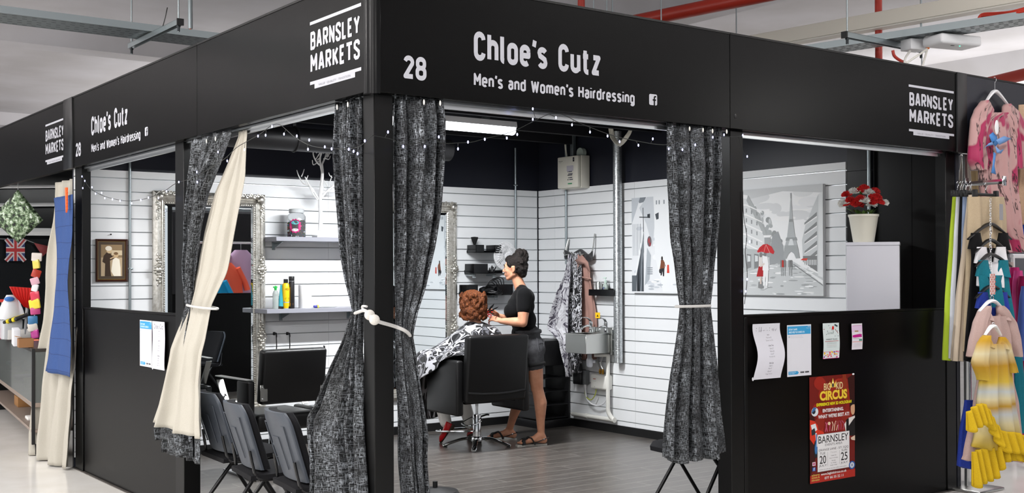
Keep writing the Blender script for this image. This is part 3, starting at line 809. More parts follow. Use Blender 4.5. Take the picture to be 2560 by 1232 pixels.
# ------------------------------------------------------------------ mirrors on the back wall
def m_silverleaf():
    m = mat('tarnished_silver_frame', '#cfccc4', 0.30, 0.85); t = NT(m)
    n = t.noise(t.coord('Object'), 35, 4, 0.6)
    t.base(t.ramp(n, [(0.35, '#bcb8ae'), (0.6, '#dedbd4')])); t.bump(n, 0.06, 0.002); return m
M['silverleaf'] = m_silverleaf()
M['mirror'] = mat('mirror_glass', '#e9eef0', 0.01, 1.0)
def ornament(t, cx, cz, kind, sx=1, sz=1):
    """carved leaf scrolls: kind 'corner' spreads along both arms, 'mid' sits on an upright"""
    mb = MB()
    if kind == 'corner':
        for ax in (0, 1):
            for k in range(7):
                r = 0.022 * (1 - 0.075 * k); d = 0.012 + 0.034 * k
                x, z = (cx + sx * d, cz + 0.012 * (k % 2) * sz) if ax == 0 else (cx + 0.012 * (k % 2) * sx, cz - sz * d)
                mb.ball((x, -0.048 + 0.002 * k, z), (r * 1.1, r * 0.7, r), 10, 6)
                ring = [(x + 0.016 * cos(q) * (1 - q / 14), -0.060 + 0.002 * k, z + 0.016 * sin(q) * (1 - q / 14) + 0.006) for q in [i * 0.7 for i in range(9)]]
                mb.tube(ring, 0.0045, 5)
        mb.ball((cx + 0.02 * sx, -0.055, cz - 0.02 * sz), (0.036, 0.026, 0.036), 12, 8)
    else:
        mb.ball((cx, -0.052, cz), (0.030, 0.02, 0.030), 12, 8)
        for k in range(10):
            a = 2 * pi * k / 10
            mb.ball((cx + 0.034 * cos(a), -0.047, cz + 0.040 * sin(a)), (0.015, 0.014, 0.015), 8, 6)
        for s in (-1, 1):
            for k in range(4):
                mb.ball((cx + 0.010 * (-1) ** k, -0.047, cz + s * (0.062 + 0.022 * k)), (0.019 - 0.003 * k, 0.013, 0.017), 8, 6)
    return mb.build('carved_ornament', M['silverleaf'], t)
def ornate_mirror(x0, x1, z0, z1, label, name='wall_mirror'):
    y = 4.942
    t = thing(name, label, 'mirror', ((x0 + x1) / 2, y, z0))
    w, h = (x1 - x0) / 2, z1 - z0; fw = 0.108
    prof = [(0.0, 0.0), (0.0, 0.030), (0.014, 0.042), (0.030, 0.050), (0.046, 0.044), (0.054, 0.030), (0.066, 0.026), (0.074, 0.034), (0.086, 0.030), (0.094, 0.018), (fw, 0.010), (fw, 0.0)]
    mb = MB(); rows = []
    for cx, cz, dx, dz in [(-w, 0, 1, 1), (w, 0, -1, 1), (w, h, -1, -1), (-w, h, 1, -1)]:
        rows.append([(cx + dx * a, -b, cz + dz * a) for a, b in prof])
    rows.append(rows[0]); mb.grid(rows)
    mb.build('frame', M['silverleaf'], t, angle=25)
    bd = MB()
    iw = w - 0.099; z = 0.099
    n = int((h - 0.2) / 0.020)
    for k in range(n):
        for s in (-1, 1): bd.ball((s * iw, -0.020, 0.1 + k * (h - 0.2) / n), 0.0065, 6, 4)
    n = int(2 * iw / 0.020)
    for k in range(n):
        for zz in (0.099, h - 0.099): bd.ball((-iw + k * 2 * iw / n, -0.020, zz), 0.0065, 6, 4)
    bd.build('beading', M['silverleaf'], t)
    g = MB(); a, b = w - fw, fw; bv = 0.022
    O = [(-a, b), (a, b), (a, h - b), (-a, h - b)]; I = [(-a + bv, b + bv), (a - bv, b + bv), (a - bv, h - b - bv), (-a + bv, h - b - bv)]
    g.add([(x, -0.010, z_) for x, z_ in O] + [(x, -0.0135, z_) for x, z_ in I], [(4, 5, 6, 7)] + [(i, (i + 1) % 4, 4 + (i + 1) % 4, 4 + i) for i in range(4)])
    g.build('glass', M['mirror'], t, smooth=False)
    for sx, cx in ((1, -w + 0.03), (-1, w - 0.03)):
        ornament(t, cx, h - 0.03, 'corner', sx, 1); ornament(t, cx, 0.03, 'corner', sx, -1)
        for zz in (1.612 - z0, 1.013 - z0): ornament(t, cx + 0.010 * sx, zz, 'mid')
    return t
ornate_mirror(0.689, 1.708, 0.34, 2.282, 'tall silver carved mirror behind the left doorway, beside the grey shelves')
ornate_mirror(2.770, 3.782, 0.34, 2.282, 'tall silver carved mirror on the back wall in front of the seated client')

# ------------------------------------------------------------------ framed photograph
pt = thing('framed_photo', 'small sepia photograph in a dark wooden frame, hung left of the metal conduit', 'framed photo', (0.215, 4.938, 1.513))
w, h = 0.262, 0.353
mb = MB(); rows = []
for cx, cz, dx, dz in [(0, 0, 1, 1), (w, 0, -1, 1), (w, h, -1, -1), (0, h, 1, -1)]:
    rows.append([(cx + dx * a, -b, cz + dz * a) for a, b in [(0, 0), (0, 0.016), (0.006, 0.020), (0.014, 0.015), (0.019, 0.008), (0.019, 0.0)]])
rows.append(rows[0]); mb.grid(rows).build('frame', mat('dark_mahogany', '#3a1d14', 0.3), pt, angle=25)
f = Flat(y=-0.006)
f.rect(0.016, 0.016, w - 0.016, h - 0.016, '#b59a4a'); f.rect(0.021, 0.021, w - 0.021, h - 0.021, '#4a3d31')
f.rect(0.044, 0.046, w - 0.044, h - 0.046, '#b9a384')
f.rect(0.044, 0.20, w - 0.044, h - 0.046, '#8e7758'); f.rect(0.13, 0.22, w - 0.044, 0.26, '#cdbb9c')
f.poly([(0.055, 0.165), (0.066, 0.215), (0.09, 0.242), (0.115, 0.240), (0.135, 0.212), (0.150, 0.205), (0.150, 0.19), (0.118, 0.175), (0.120, 0.10), (0.128, 0.046), (0.075, 0.046), (0.078, 0.15)], '#3a2a1d')
f.ell(0.112, 0.262, 0.024, 0.028, '#cdb48f'); f.ell(0.106, 0.276, 0.027, 0.020, '#e9e0cf')
f.ell(0.168, 0.222, 0.020, 0.022, '#c9ad85'); f.ell(0.166, 0.234, 0.018, 0.012, '#74593b')
f.poly([(0.126, 0.085), (0.140, 0.185), (0.165, 0.200), (0.195, 0.185), (0.204, 0.110), (0.205, 0.046), (0.150, 0.046)], '#efe7d6')
f.line([(0.118, 0.19), (0.15, 0.205), (0.166, 0.21)], 0.010, '#c5a984')
f.build('photograph', M['print'], pt)
MB().cyl((0.125, 0.0, 0.392), (0.125, -0.012, 0.392), 0.006).build('hanging_nail', M['blackmetal'], pt)

# ------------------------------------------------------------------ conduits
def conduit(name, x, y, z0, z1, r, label, ring=(), m=None):
    t = thing(name, label, 'conduit', (x, y, z0))
    MB().cyl((0, 0, 0), (0, 0, z1 - z0), r, n=14).build('tube', m or M['galv'], t)
    for zz in ring: MB().tube([(0.02 * i, 0.0, zz - z0) for i in (-1.3, -0.5, 0.5, 1.3)], [0.006, 0.012, 0.012, 0.006], 8).build('saddle', M['galv'], t)
    return t
conduit('conduit', 0.497, 4.930, 0.09, 2.985, 0.0115, 'thin metal conduit on the back wall right of the sepia photograph', (1.62,))
conduit('conduit', 4.534, 4.930, 1.62, 2.88, 0.0115, 'thin metal conduit dropping down the back wall to the white desk fan', (2.49,))

# ------------------------------------------------------------------ grey shelves with brackets
def shelf(x0, x1, z0, z1, y0, label, bx):
    t = thing('wall_shelf', label, 'shelf', ((x0 + x1) / 2, 4.94, z0))
    w = (x1 - x0) / 2
    MB().rbox(-w, y0 - 4.94, 0, w, -0.001, z1 - z0, 0.003, seg=1).build('board', mat('grey_shelf', '#94959e', 0.45), t)
    for b in bx:
        br = thing('bracket', None, None, (b - (x0 + x1) / 2, 0, 0)); br.parent = t
        MB().rbox(-0.015, -0.20, -0.006, 0.015, -0.002, 0, 0.001, seg=1).rbox(-0.015, -0.008, -0.075, 0.015, -0.002, 0, 0.001, seg=1).add([(-0.002, -0.19, -0.006), (-0.002, -0.008, -0.006), (-0.002, -0.008, -0.062), (0.002, -0.19, -0.006), (0.002, -0.008, -0.006), (0.002, -0.008, -0.062)], [(0, 1, 2), (5, 4, 3), (0, 3, 4, 1), (1, 4, 5, 2), (2, 5, 3, 0)]).build('support', M['galv'], br)
    return t
S1, S2 = 1.902, 1.262
shelf(1.700, 2.90, S1 - 0.040, S1, 4.665, 'upper grey shelf holding the sweet jar and the white branch', (1.80, 2.75))
shelf(1.610, 2.86, S2 - 0.040, S2, 4.665, 'lower grey shelf holding hair product tubes and a white roll', (1.87, 2.56))

# sweet jar
jp = on_y(741, 580, 4.76)
t = thing('sweet_jar', 'clear jar of coloured sweets with a pink label on the upper grey shelf', 'jar', (jp.x, 4.76, S1))
glass = mat('clear_plastic', '#f4f7f8', 0.08, trans=0.92, ior=1.25)
MB().lathe([(0.078, 0), (0.082, 0.006), (0.082, 0.185), (0.070, 0.205), (0.060, 0.215), (0.060, 0.222)], 28).build('body', glass, t)
MB().lathe([(0.066, 0.218), (0.068, 0.222), (0.068, 0.250), (0.062, 0.254)], 28).build('lid', mat('frosted_lid', '#e4e8ea', 0.25, trans=0.4), t)
rnd = random.Random(4)
for k, c in enumerate(['#e8483c', '#f2b632', '#3aa0d8', '#e85aa0', '#69b84a', '#f48a2c']):
    sw = MB()
    for i in range(16):
        a = rnd.random() * 2 * pi; r = 0.066 * rnd.random() ** 0.5
        sw.ball((r * cos(a), r * sin(a), 0.016 + 0.125 * rnd.random() ** 1.25), (0.016, 0.013, 0.011), 8, 5, T=Matrix.Rotation(rnd.random() * 6, 3, 'X') @ Matrix.Rotation(rnd.random() * 6, 3, 'Z'))
    o = sw.build('sweets', mat('sweet_wrapper', c, 0.25), t); o['kind'] = 'stuff'
f = Flat(y=0.0)
n = 26
f.poly([(-0.012 + (0.056 + 0.005 * cos(i * pi)) * cos(2 * pi * i / n), 0.098 + (0.062 + 0.005 * cos(i * pi)) * sin(2 * pi * i / n)) for i in range(n)], '#d7317f')
f.ell(-0.012, 0.128, 0.036, 0.017, '#6ec5cf'); f.poly([(-0.058, 0.075), (0.034, 0.082), (0.034, 0.108), (-0.058, 0.100)], '#f0d77a'); f.ell(-0.012, 0.063, 0.03, 0.014, '#f7e9ef')
def _wrap(p, R=0.0835):
    a = p[0] / R - 0.45; r = R - p[1]
    return (r * sin(a), -r * cos(a), p[2])
f.warp = _wrap; f.build('label', M['paper'], t)

# white branch ornament
tp = on_y(800, 577, 4.78)
t = thing('branch_ornament', 'bare white branch tree standing on a white base on the upper shelf', 'ornament', (tp.x, 4.78, S1))
wb = mat('white_painted_twig', '#eeeeee', 0.6)
MB().rbox(-0.055, -0.055, 0, 0.18, 0.055, 0.020, 0.004).build('base', wb, t)
def px(u, v, dy=0.0):
    p = on_y(u, v, 4.78 + dy); return Vector((p.x - tp.x, dy, p.z - S1))
br = MB()
def limb(pts, r0, r1):
    q = smoothpath(pts, 4); n = len(q); br.tube(q, [lerp(r0, r1, i / (n - 1)) for i in range(n)], 7)
rt = random.Random(12)
def twigs(p, q, n, l):
    for k in range(n):
        s = 0.35 + 0.6 * k / n; b = p.lerp(q, s); d = (q - p).normalized()
        a = Vector((rt.choice((-1, 1)) * (0.5 + rt.random()), rt.uniform(-0.6, 0.6), 0.5 + 0.6 * rt.random())).normalized()
        limb([b, b + a * l * 0.5 + Vector((0, 0, 0.01)), b + a * l * (0.7 + 0.5 * rt.random()) + Vector((0, 0, 0.03))], 0.005, 0.003)
limb([px(801, 576), px(802, 540), px(800, 505), px(803, 470), px(806, 435), px(804, 410)], 0.021, 0.013)
main = [[(804, 415), (792, 425 - 20), (783, 385), (786, 365)], [(804, 412), (812, 395), (818, 375), (828, 355)], [(805, 430), (800, 400), (806, 370), (812, 345), (815, 338)],
        [(800, 505), (792, 490), (775, 465), (758, 458), (747, 440), (742, 425)], [(800, 500), (815, 480), (832, 465), (842, 450), (838, 430)], [(803, 480), (820, 478), (840, 478), (852, 470)],
        [(794, 500), (780, 480), (768, 450), (762, 442)], [(786, 370), (780, 378), (775, 365)], [(818, 375), (830, 372), (834, 360)], [(806, 370), (797, 358), (792, 352)], [(800, 400), (784, 412), (781, 400)], [(812, 395), (822, 398), (826, 390)]]
for i, b in enumerate(main):
    pts = [px(u, v, (0.06 if i % 2 else -0.05) * k / len(b)) for k, (u, v) in enumerate(b)]
    limb(pts, 0.010 if i < 6 else 0.006, 0.0035); twigs(pts[0], pts[-1], 4 if i < 6 else 2, 0.05)
br.build('branches', wb, t)
MB().prism([(0, 0), (0.07, 0.004), (0.06, 0.03), (0.02, 0.025)], (2.36, 4.72, S1), (1, 0, 0), (0, 0, 1), (0, 0.05, 0))

# products on the lower shelf
def tube_bottle(x, y, prof, mts, label, lab=None, cat='bottle', name='product_bottle', sy=1.0):
    t = thing(name, label, cat, (x, y, S2))
    for pn, pf, m in prof: MB().lathe(pf, 20, sy=sy).build(pn, m, t)
    if lab: lab(t)
    return t
teal, yel, blk = mat('teal_tube', '#2f97a6', 0.35), mat('yellow_tube', '#f0c318', 0.35), mat('black_can', '#1a1a1c', 0.35)
sx_ = lambda u: on_y(u, 768, 4.72).x
t = tube_bottle(sx_(689), 4.72, [('body', [(0.026, 0), (0.027, 0.01), (0.027, 0.135), (0.020, 0.155), (0.011, 0.165)], mat('clear_bottle', '#dfeae6', 0.15, trans=0.7, ior=1.2)), ('trigger', [(0.010, 0.165), (0.012, 0.18), (0.012, 0.20), (0.006, 0.205)], mat('green_plastic', '#2fae4e', 0.4))], None, 'clear spray bottle with a green trigger at the left end of the lower shelf', name='spray_bottle')
MB().rbox(-0.022, -0.008, 0.186, 0.016, 0.008, 0.200, 0.003).build('nozzle', mat('green_plastic', '#2fae4e', 0.4), t)
t = thing('product_tube', 'teal tube leaning upside down on its cap beside the yellow tube', 'tube', (sx_(700), 4.71, S2), rot=(0, 0.10, 0))
MB().lathe([(0.026, 0), (0.026, 0.022)], 20).build('cap', blk, t)
rows = [[(lerp(0.025, 0.024, k / 8) * cos(a), lerp(0.025, 0.002, k / 8) * sin(a), 0.022 + 0.19 * k / 8) for a in [2 * pi * i / 20 for i in range(20)]] for k in range(9)]
MB().grid(rows, wrap=True).build('body', teal, t)
t = tube_bottle(sx_(712), 4.70, [('cap', [(0.020, 0.228), (0.020, 0.262), (0.018, 0.264)], blk), ('body', [(0.022, 0.0), (0.030, 0.03), (0.033, 0.17), (0.030, 0.215), (0.020, 0.228)], yel), ('foot', [(0.023, -0.0), (0.0235, 0.03), (0.029, 0.032), (0.031, 0.06), (0.0305, 0.0605)], mat('steel_blue_tube', '#8fa6b8', 0.3))], None, 'yellow tube with a black cap in the group on the lower shelf', cat='tube', name='product_tube')
f = Flat(y=0.0)
f.text('MZO', -0.018, 0.165, 0.018, 0.182, '#3a3412', 0.0); f.rect(-0.02, 0.085, 0.02, 0.088, '#8a7312'); f.rect(-0.018, 0.095, 0.018, 0.098, '#8a7312'); f.rect(-0.03, 0.062, 0.03, 0.07, '#1f6fa8')
f.warp = lambda p, R=0.0345: ((R - p[1]) * sin(p[0] / R), -(R - p[1]) * cos(p[0] / R), p[2])
f.build('print', M['paper'], t)
t = tube_bottle(sx_(729), 4.72, [('body', [(0.026, 0), (0.027, 0.004), (0.027, 0.24), (0.025, 0.245)], blk), ('cap', [(0.0255, 0.246), (0.026, 0.25), (0.026, 0.285), (0.024, 0.288)], M['black'])], None, 'tall black spray can right of the yellow tube', name='spray_can', cat='spray can')
f = Flat(y=0.0); f.rect(-0.022, 0.02, -0.010, 0.19, '#b9972c'); f.rect(-0.01, 0.03, 0.016, 0.05, '#9a6a3a')
f.warp = lambda p, R=0.0275: ((R - p[1]) * sin(p[0] / R - 0.5), -(R - p[1]) * cos(p[0] / R - 0.5), p[2]); f.build('print', M['paper'], t)
t = thing('paper_roll', 'white paper roll standing on the lower grey shelf', 'paper roll', (sx_(765), 4.74, S2))
MB().lathe([(0.022, 0.002), (0.056, 0.0), (0.058, 0.004), (0.058, 0.206), (0.056, 0.21), (0.022, 0.208)], 28).build('roll', mat('tissue', '#f2f3f5', 0.9), t)
t = thing('cream_tube', 'flattened white and purple tube lying on the lower shelf', 'tube', (sx_(782), 4.70, S2 + 0.013))
MB().tube([(0, 0, 0), (0.03, 0, 0)], [0.012, 0.013], 12).build('cap', mat('purple_cap', '#3d3f9a', 0.35), t)
MB().tube([(0.03, 0, 0), (0.05, 0, 0), (0.16, 0.01, -0.002), (0.24, 0.03, -0.004)], [0.013, 0.016, 0.014, 0.010], 12, flat=0.6).build('body', mat('white_tube', '#dfe3e0', 0.35), t)
MB().tube([(0.030, 0, 0), (0.045, 0, 0)], [0.0165, 0.0165], 12).build('band', mat('yellow_band', '#d8cf4a', 0.35), t)

# hooks with straps hanging below the shelf
for k, (u, label) in enumerate([(690, 'black slat-wall hook with a thin hanging strap, nearest the left mirror'), (723, 'black slat-wall hook with a thin hanging strap, right of its twin below the shelf')]):
    p = on_y(u, 834, 4.90)
    t = thing('wall_hook', label, 'hook', (p.x, 4.942, p.z))
    MB().tube([(0, 0, 0), (0, -0.045, 0.004), (0, -0.052, -0.012), (0, -0.052, -0.03)], 0.007, 8).rbox(-0.012, -0.006, -0.014, 0.012, 0, 0.014, 0.002).build('hook', M['black'], t)
    MB().tube([(0, -0.048, -0.01), (0.002, -0.05, -0.10), (-0.002, -0.05, -0.24)], 0.005, 6).build('strap', M['black'], t)
p = on_y(811, 868, 4.93)
t = thing('coat_hook', 'tiny dark knob hook on the slats above the salon chair', 'hook', (p.x, 4.944, p.z))
MB().tube([(0, 0, 0.012), (0, -0.018, 0.010), (0, -0.02, -0.012), (0, -0.008, -0.020)], 0.006, 8).build('hook', M['blackmetal'], t)

# ------------------------------------------------------------------ black acrylic trays right of the client mirror
def tray(x0, x1, z0, z1, label, ends):
    t = thing('slatwall_tray', label, 'tray', (x0, 4.94, z0)); w = x1 - x0; h = z1 - z0
    ac = M['acrylic']
    MB().rbox(0, -0.17, 0, w, 0, 0.006, 0.002, seg=1).build('base', ac, t)
    MB().rbox(0, -0.006, 0.006, w, 0, h * 0.35, 0.002, seg=1).build('back_panel', ac, t)
    for a, b in ends:
        e = thing('end_box', None, None); e.parent = t
        MB().rbox(a, -0.17, 0.006, b, -0.164, h, 0.002, seg=1).rbox(a, -0.17, 0.006, a + 0.005, -0.01, h, 0.002, seg=1).rbox(b - 0.005, -0.17, 0.006, b, -0.01, h, 0.002, seg=1).build('sides', ac, e)
    return t
M['acrylic'] = mat('black_acrylic', '#0e0e10', 0.15)
X0 = lambda u, y=4.78: on_y(u, 700, y).x
tray(X0(1189), X0(1256), 1.776, 1.856, 'topmost of the three black trays, holding the neck brush, right of the mirror', [(0.0, 0.10), (0.235, 0.315)])
tray(X0(1183), X0(1290), 1.566, 1.665, 'middle black tray with a closed black box at its left end', [(0.0, 0.175)])
tray(X0(1169), X0(1290), 1.345, 1.455, 'lowest black tray, holding the coiled hair dryer cable', [(0.0, 0.12), (0.36, 0.56)])
for x, z in [(3.93, 1.54), (4.18, 1.54), (4.20, 1.318), (3.93, 1.318)]:
    t = thing('tray_clip', {(3.93, 1.54): 'clear clip under the left of the middle black tray', (4.18, 1.54): 'clear clip under the right of the middle black tray', (4.20, 1.318): 'clear clip under the right of the lowest black tray', (3.93, 1.318): 'clear clip under the left of the lowest black tray'}[(x, z)], 'clip', (x, 4.94, z))
    MB().rbox(-0.022, -0.12, 0, 0.022, 0, 0.020, 0.003).rbox(-0.022, -0.12, -0.018, 0.022, -0.114, 0.0, 0.002, seg=1).build('clip', mat('clear_acrylic', '#dfe8ec', 0.08, trans=0.6), t)
t = thing('neck_brush', 'black neck brush standing bristles up in the topmost black tray', 'brush', (X0(1198), 4.86, 1.79))
MB().lathe([(0.015, 0.0), (0.016, 0.03), (0.010, 0.055), (0.014, 0.075)], 16).build('handle', M['black'], t)
MB().lathe([(0.013, 0.075), (0.026, 0.105), (0.038, 0.140), (0.034, 0.146), (0.0, 0.150)], 20).build('bristles', mat('black_bristle', '#121213', 0.9), t)
t = thing('hair_dryer', 'black hair dryer with a tangle of looped cable on the lowest tray', 'hair dryer', (4.10, 4.83, 1.355))
MB().tube([(-0.09, 0, 0.04), (-0.05, 0, 0.045), (0.03, 0, 0.045), (0.06, 0, 0.045)], [0.026, 0.036, 0.040, 0.030], 14).build('body', M['black'], t)
MB().capsule((0.02, -0.02, 0.04), (0.06, -0.07, 0.02), 0.016, 0.013).build('grip', M['black'], t)
for k in range(5):
    a0 = 0.4 * k
    MB().tube([(0.01 + 0.02 * k + (0.075 + 0.006 * k) * cos(a), -0.05 + 0.03 * sin(2 * a + a0), 0.07 + (0.055 + 0.008 * k) * sin(a) + 0.004 * k) for a in [2 * pi * i / 28 for i in range(28)]], 0.0045, 6, True).build('cable', M['black'], t)
t = thing('hair_clips', 'spiky cluster of black hair clips on the middle tray', 'hair clips', (4.10, 4.84, 1.573))
rc = random.Random(6); mb = MB()
for i in range(14):
    x = rc.uniform(-0.08, 0.1); y = rc.uniform(-0.05, 0.04); a = rc.uniform(-1, 1)
    mb.capsule((x, y, 0.010), (x + 0.03 * a, y + 0.02 * rc.uniform(-1, 1), 0.05 + 0.03 * rc.random()), 0.010, 0.005, n=6)
o = mb.build('clips', M['black'], t); o['kind'] = 'stuff'
t = thing('dropper_bottle', 'small clear bottle standing behind the cable on the lowest tray', 'bottle', (X0(1258), 4.84, 1.353))
MB().lathe([(0.022, 0), (0.023, 0.004), (0.023, 0.07), (0.010, 0.085), (0.010, 0.095)], 18).build('body', mat('cloudy_plastic', '#cdd2da', 0.25, trans=0.4), t)
MB().lathe([(0.011, 0.095), (0.011, 0.115), (0.004, 0.12)], 14).build('pump', M['white'], t)
# white desk fan
fp = on_y(1264, 640, 4.78)
t = thing('desk_fan', 'round white clip fan partly behind the hairdresser head', 'fan', (fp.x, 4.78, fp.z))
fm = mat('white_fan_plastic', '#e6e6e8', 0.4)
mb = MB(); R_ = 0.142
for k in range(36):
    a = 2 * pi * k / 36
    mb.tube([(0.035 * cos(a), -0.036, 0.035 * sin(a)), (0.09 * cos(a + 0.2), -0.034, 0.09 * sin(a + 0.2)), (0.132 * cos(a + 0.35), -0.02, 0.132 * sin(a + 0.35)), (R_ * cos(a + 0.4), 0.0, R_ * sin(a + 0.4))], 0.0022, 4)
for r, y in ((R_, 0.0), (0.105, -0.031), (0.07, -0.035)): mb.tube([(r * cos(q), y, r * sin(q)) for q in [2 * pi * i / 40 for i in range(40)]], 0.0045 if r == R_ else 0.002, 6, True)
mb.build('grille', fm, t)
MB().lathe([(0.0, -0.042), (0.034, -0.042), (0.036, -0.036), (0.036, -0.032)], 24, T=Matrix.Rotation(radians(90), 3, 'X') @ Matrix.Diagonal((1, 1, -1))).build('hub', fm, t)
MB().lathe([(R_, 0.0), (R_, 0.012), (0.10, 0.03), (0.05, 0.05), (0.0, 0.052)], 32, T=Matrix.Rotation(radians(-90), 3, 'X')).build('rear_housing', fm, t)
MB().lathe([(0.005, 0.001), (0.136, 0.001), (0.138, 0.006), (0.005, 0.008)], 36, T=Matrix.Rotation(radians(-90), 3, 'X')).build('rear_plate', fm, t)
for k in range(4):
    a = k * pi / 2 + 0.3
    MB().add([(0.02 * cos(a), -0.018, 0.02 * sin(a)), (0.11 * cos(a - 0.35), -0.022, 0.11 * sin(a - 0.35)), (0.125 * cos(a + 0.1), -0.012, 0.125 * sin(a + 0.1)), (0.11 * cos(a + 0.55), -0.004, 0.11 * sin(a + 0.55)), (0.03 * cos(a + 0.9), -0.008, 0.03 * sin(a + 0.9))], [(0, 1, 2, 3, 4)]).build('blade', fm, t, solid=0.002)
MB().tube([(0, 0.03, -0.06), (0, 0.04, -0.17), (0, 0.02, -0.20)], 0.012, 10).rbox(-0.05, -0.06, -0.218, 0.05, 0.05, -0.196, 0.008).build('stand', fm, t)
MB().rbox(-0.012, -0.044, -0.003, 0.012, -0.0425, 0.003, 0.0005, seg=1).build('badge', M['letter_grey'], t)

# ------------------------------------------------------------------ batten lights inside the stall
def batten(x, y, L, label, z=2.70):
    t = thing('batten_light', label, 'light', (x, y, z))
    MB().prism([(-0.045, 0.075), (0.045, 0.075), (0.052, 0.040), (0.052, 0.026), (-0.052, 0.026), (-0.052, 0.040)], (-L / 2, 0, 0), (0, 1, 0), (0, 0, 1), (L, 0, 0)).build('body', M['white'], t)
    pr = [(0.050, 0.026)] + [(0.046 * cos(a), -0.006 + 0.030 * sin(a)) for a in [-pi * i / 10 for i in range(11)]] + [(-0.050, 0.026)]
    MB().prism(pr, (-L / 2 + 0.01, 0, 0), (0, 1, 0), (0, 0, 1), (L - 0.02, 0, 0)).build('diffuser', M['tube_light'], t, angle=60)
    for sx in (-1, 1):
        MB().rbox(sx * L * 0.3 - 0.03, -0.02, 0.075, sx * L * 0.3 + 0.03, 0.02, 0.10, 0.003).cyl((sx * L * 0.3, 0, 0.10), (sx * L * 0.3, 0, 2.985 - z), 0.006).build('hanger', M['galv'], t)
    return t
q = on_z(1284, 322, 2.81)
batten(q.x - 0.73, q.y, 1.46, 'lit white batten light hanging under the dark ceiling, in the wide doorway', 2.79)
batten(1.0, 1.30, 1.16, 'second batten light hidden behind the fascia')
# ------------------------------------------------------------------ stacking chairs in the left doorway
M['shell'] = mat('blue_grey_plastic_shell', '#3d424a', 0.46, spec=0.4)
def m_fab():
    m = mat('black_chair_fabric', '#141416', 0.9, spec=0.2); t = NT(m); n = t.noise(t.coord('Object'), 300, 2)
    t.base(t.ramp(n, [(0.3, '#0f0f11'), (0.7, '#1d1d20')])); t.bump(n, 0.1, 0.001); return m
M['fabric'] = m_fab()
def stacking_chair(label, group):
    """faces local +x; origin on the floor under the seat centre"""
    t = thing('stacking_chair', label, 'chair', group=group)
    W = 0.235
    def back_rows(off, grow, n=12, k=16):
        rows = []
        for i in range(n + 1):
            q = i / n; z = 0.47 + 0.37 * q
            cx = -0.155 - 0.115 * q + off
            wd = (W - 0.008) * (1 - 0.10 * (1 - q)) + grow
            if q > 0.75: wd *= (1 - ((q - 0.75) / 0.25) ** 2.6 * 0.30)
            row = []
            for j in range(k + 1):
                s = -1 + 2 * j / k
                row.append((cx + 0.035 * (s * s) * 1.0, wd * s, z))
            rows.append(row)
        return rows
    f = back_rows(0, 0); b = back_rows(-0.022, 0)
    mb = MB(); n, k = len(f), len(f[0])
    ring = []
    for i in range(n): ring.append(f[i] + b[i][::-1])
    mb.grid(ring, wrap=True)
    o0 = len(mb.v)
    mb.add(ring[0], [tuple(range(2 * k))]); mb.add(ring[-1], [tuple(range(2 * k))[::-1]])
    sh = mb.build('back_shell', M['shell'], t, angle=50, bevel=0.006)
    # raised outline and handle slot moulded into the shell
    rr = []
    for (y, q) in [(-0.15, 0.12), (-0.165, 0.80), (0.165, 0.80), (0.15, 0.12)]:
        rr.append((-0.155 - 0.115 * q - 0.025 + 0.035 * (y / W) ** 2, y, 0.47 + 0.37 * q))
    MB().tube(smoothpath(rr, 1), 0.004, 6).build('moulded_rib', M['shell'], sh)
    for y0, q0, q1 in [(-0.06, 0.62, 0.62), (-0.06, 0.62, 0.15)]:
        a = (-0.155 - 0.115 * q0 - 0.0235, y0, 0.47 + 0.37 * q0); c = (-0.155 - 0.115 * q1 - 0.0235, 0.03 if q0 == q1 else y0 - 0.01, 0.47 + 0.37 * q1)
        MB().tube([a, c], 0.003, 6).build('moulded_rib', M['shell'], sh)
    # upholstered pads
    fr = back_rows(0.045, -0.018); br2 = back_rows(0.002, -0.010)
    mb = MB(); ring = [fr[i] + br2[i][::-1] for i in range(n)]
    mb.grid(ring, wrap=True); mb.add(ring[0], [tuple(range(2 * k))]); mb.add(ring[-1], [tuple(range(2 * k))[::-1]])
    mb.build('backrest', M['fabric'], t, angle=60, bevel=0.012)
    mb = MB(); rows = []
    for i in range(13):
        q = i / 12; x = -0.20 + 0.44 * q; wd = W * (0.88 + 0.10 * sin(min(1, q * 1.4) * pi / 2)) * (1 - 0.10 * max(0, (q - 0.85) / 0.15) ** 2)
        z = 0.442 + 0.022 * q - 0.035 * max(0, (q - 0.85) / 0.15) ** 2
        rows.append([(x, wd * s, z + 0.02 * (1 - s ** 4) * (1 - abs(2 * q - 1) ** 6)) for s in [-1 + 2 * j / 12 for j in range(13)]] + [(x, wd * s * 0.97, z - 0.028) for s in [1 - 2 * j / 12 for j in range(13)]])
    mb.grid(rows, wrap=True); mb.add(rows[0], [tuple(range(26))]); mb.add(rows[-1], [tuple(range(26))[::-1]])
    mb.build('seat', M['fabric'], t, angle=60)
    for s in (-1, 1):
        MB().tube(smoothpath([(0.20, s * 0.20, 0.415), (-0.10, s * 0.20, 0.415), (-0.165, s * 0.20, 0.435), (-0.185, s * 0.19, 0.50), (-0.20, s * 0.18, 0.58)], 5), 0.011, 8, flat=0.8).build('back_upright', M['blackmetal'], t)
        MB().tube([(0.06, s * 0.215, 0.412), (-0.245, s * 0.255, 0.0)], 0.0125, 10).build('leg', M['blackmetal'], t)
        MB().tube([(-0.04, s * 0.215, 0.412), (0.225, s * 0.25, 0.0)], 0.0125, 10).build('leg', M['blackmetal'], t)
    MB().tube([(0.01, -0.215, 0.408), (0.01, 0.215, 0.408)], 0.011, 8).build('crossbar', M['blackmetal'], t)
    return t
G = 'waiting chairs in the left doorway'
c0 = stacking_chair('grey-backed stacking chair nearest the corner post, first of the row of three', G)
c0.location = (0.24, 0.99, 0); c0.rotation_euler = (0, 0, radians(-8))
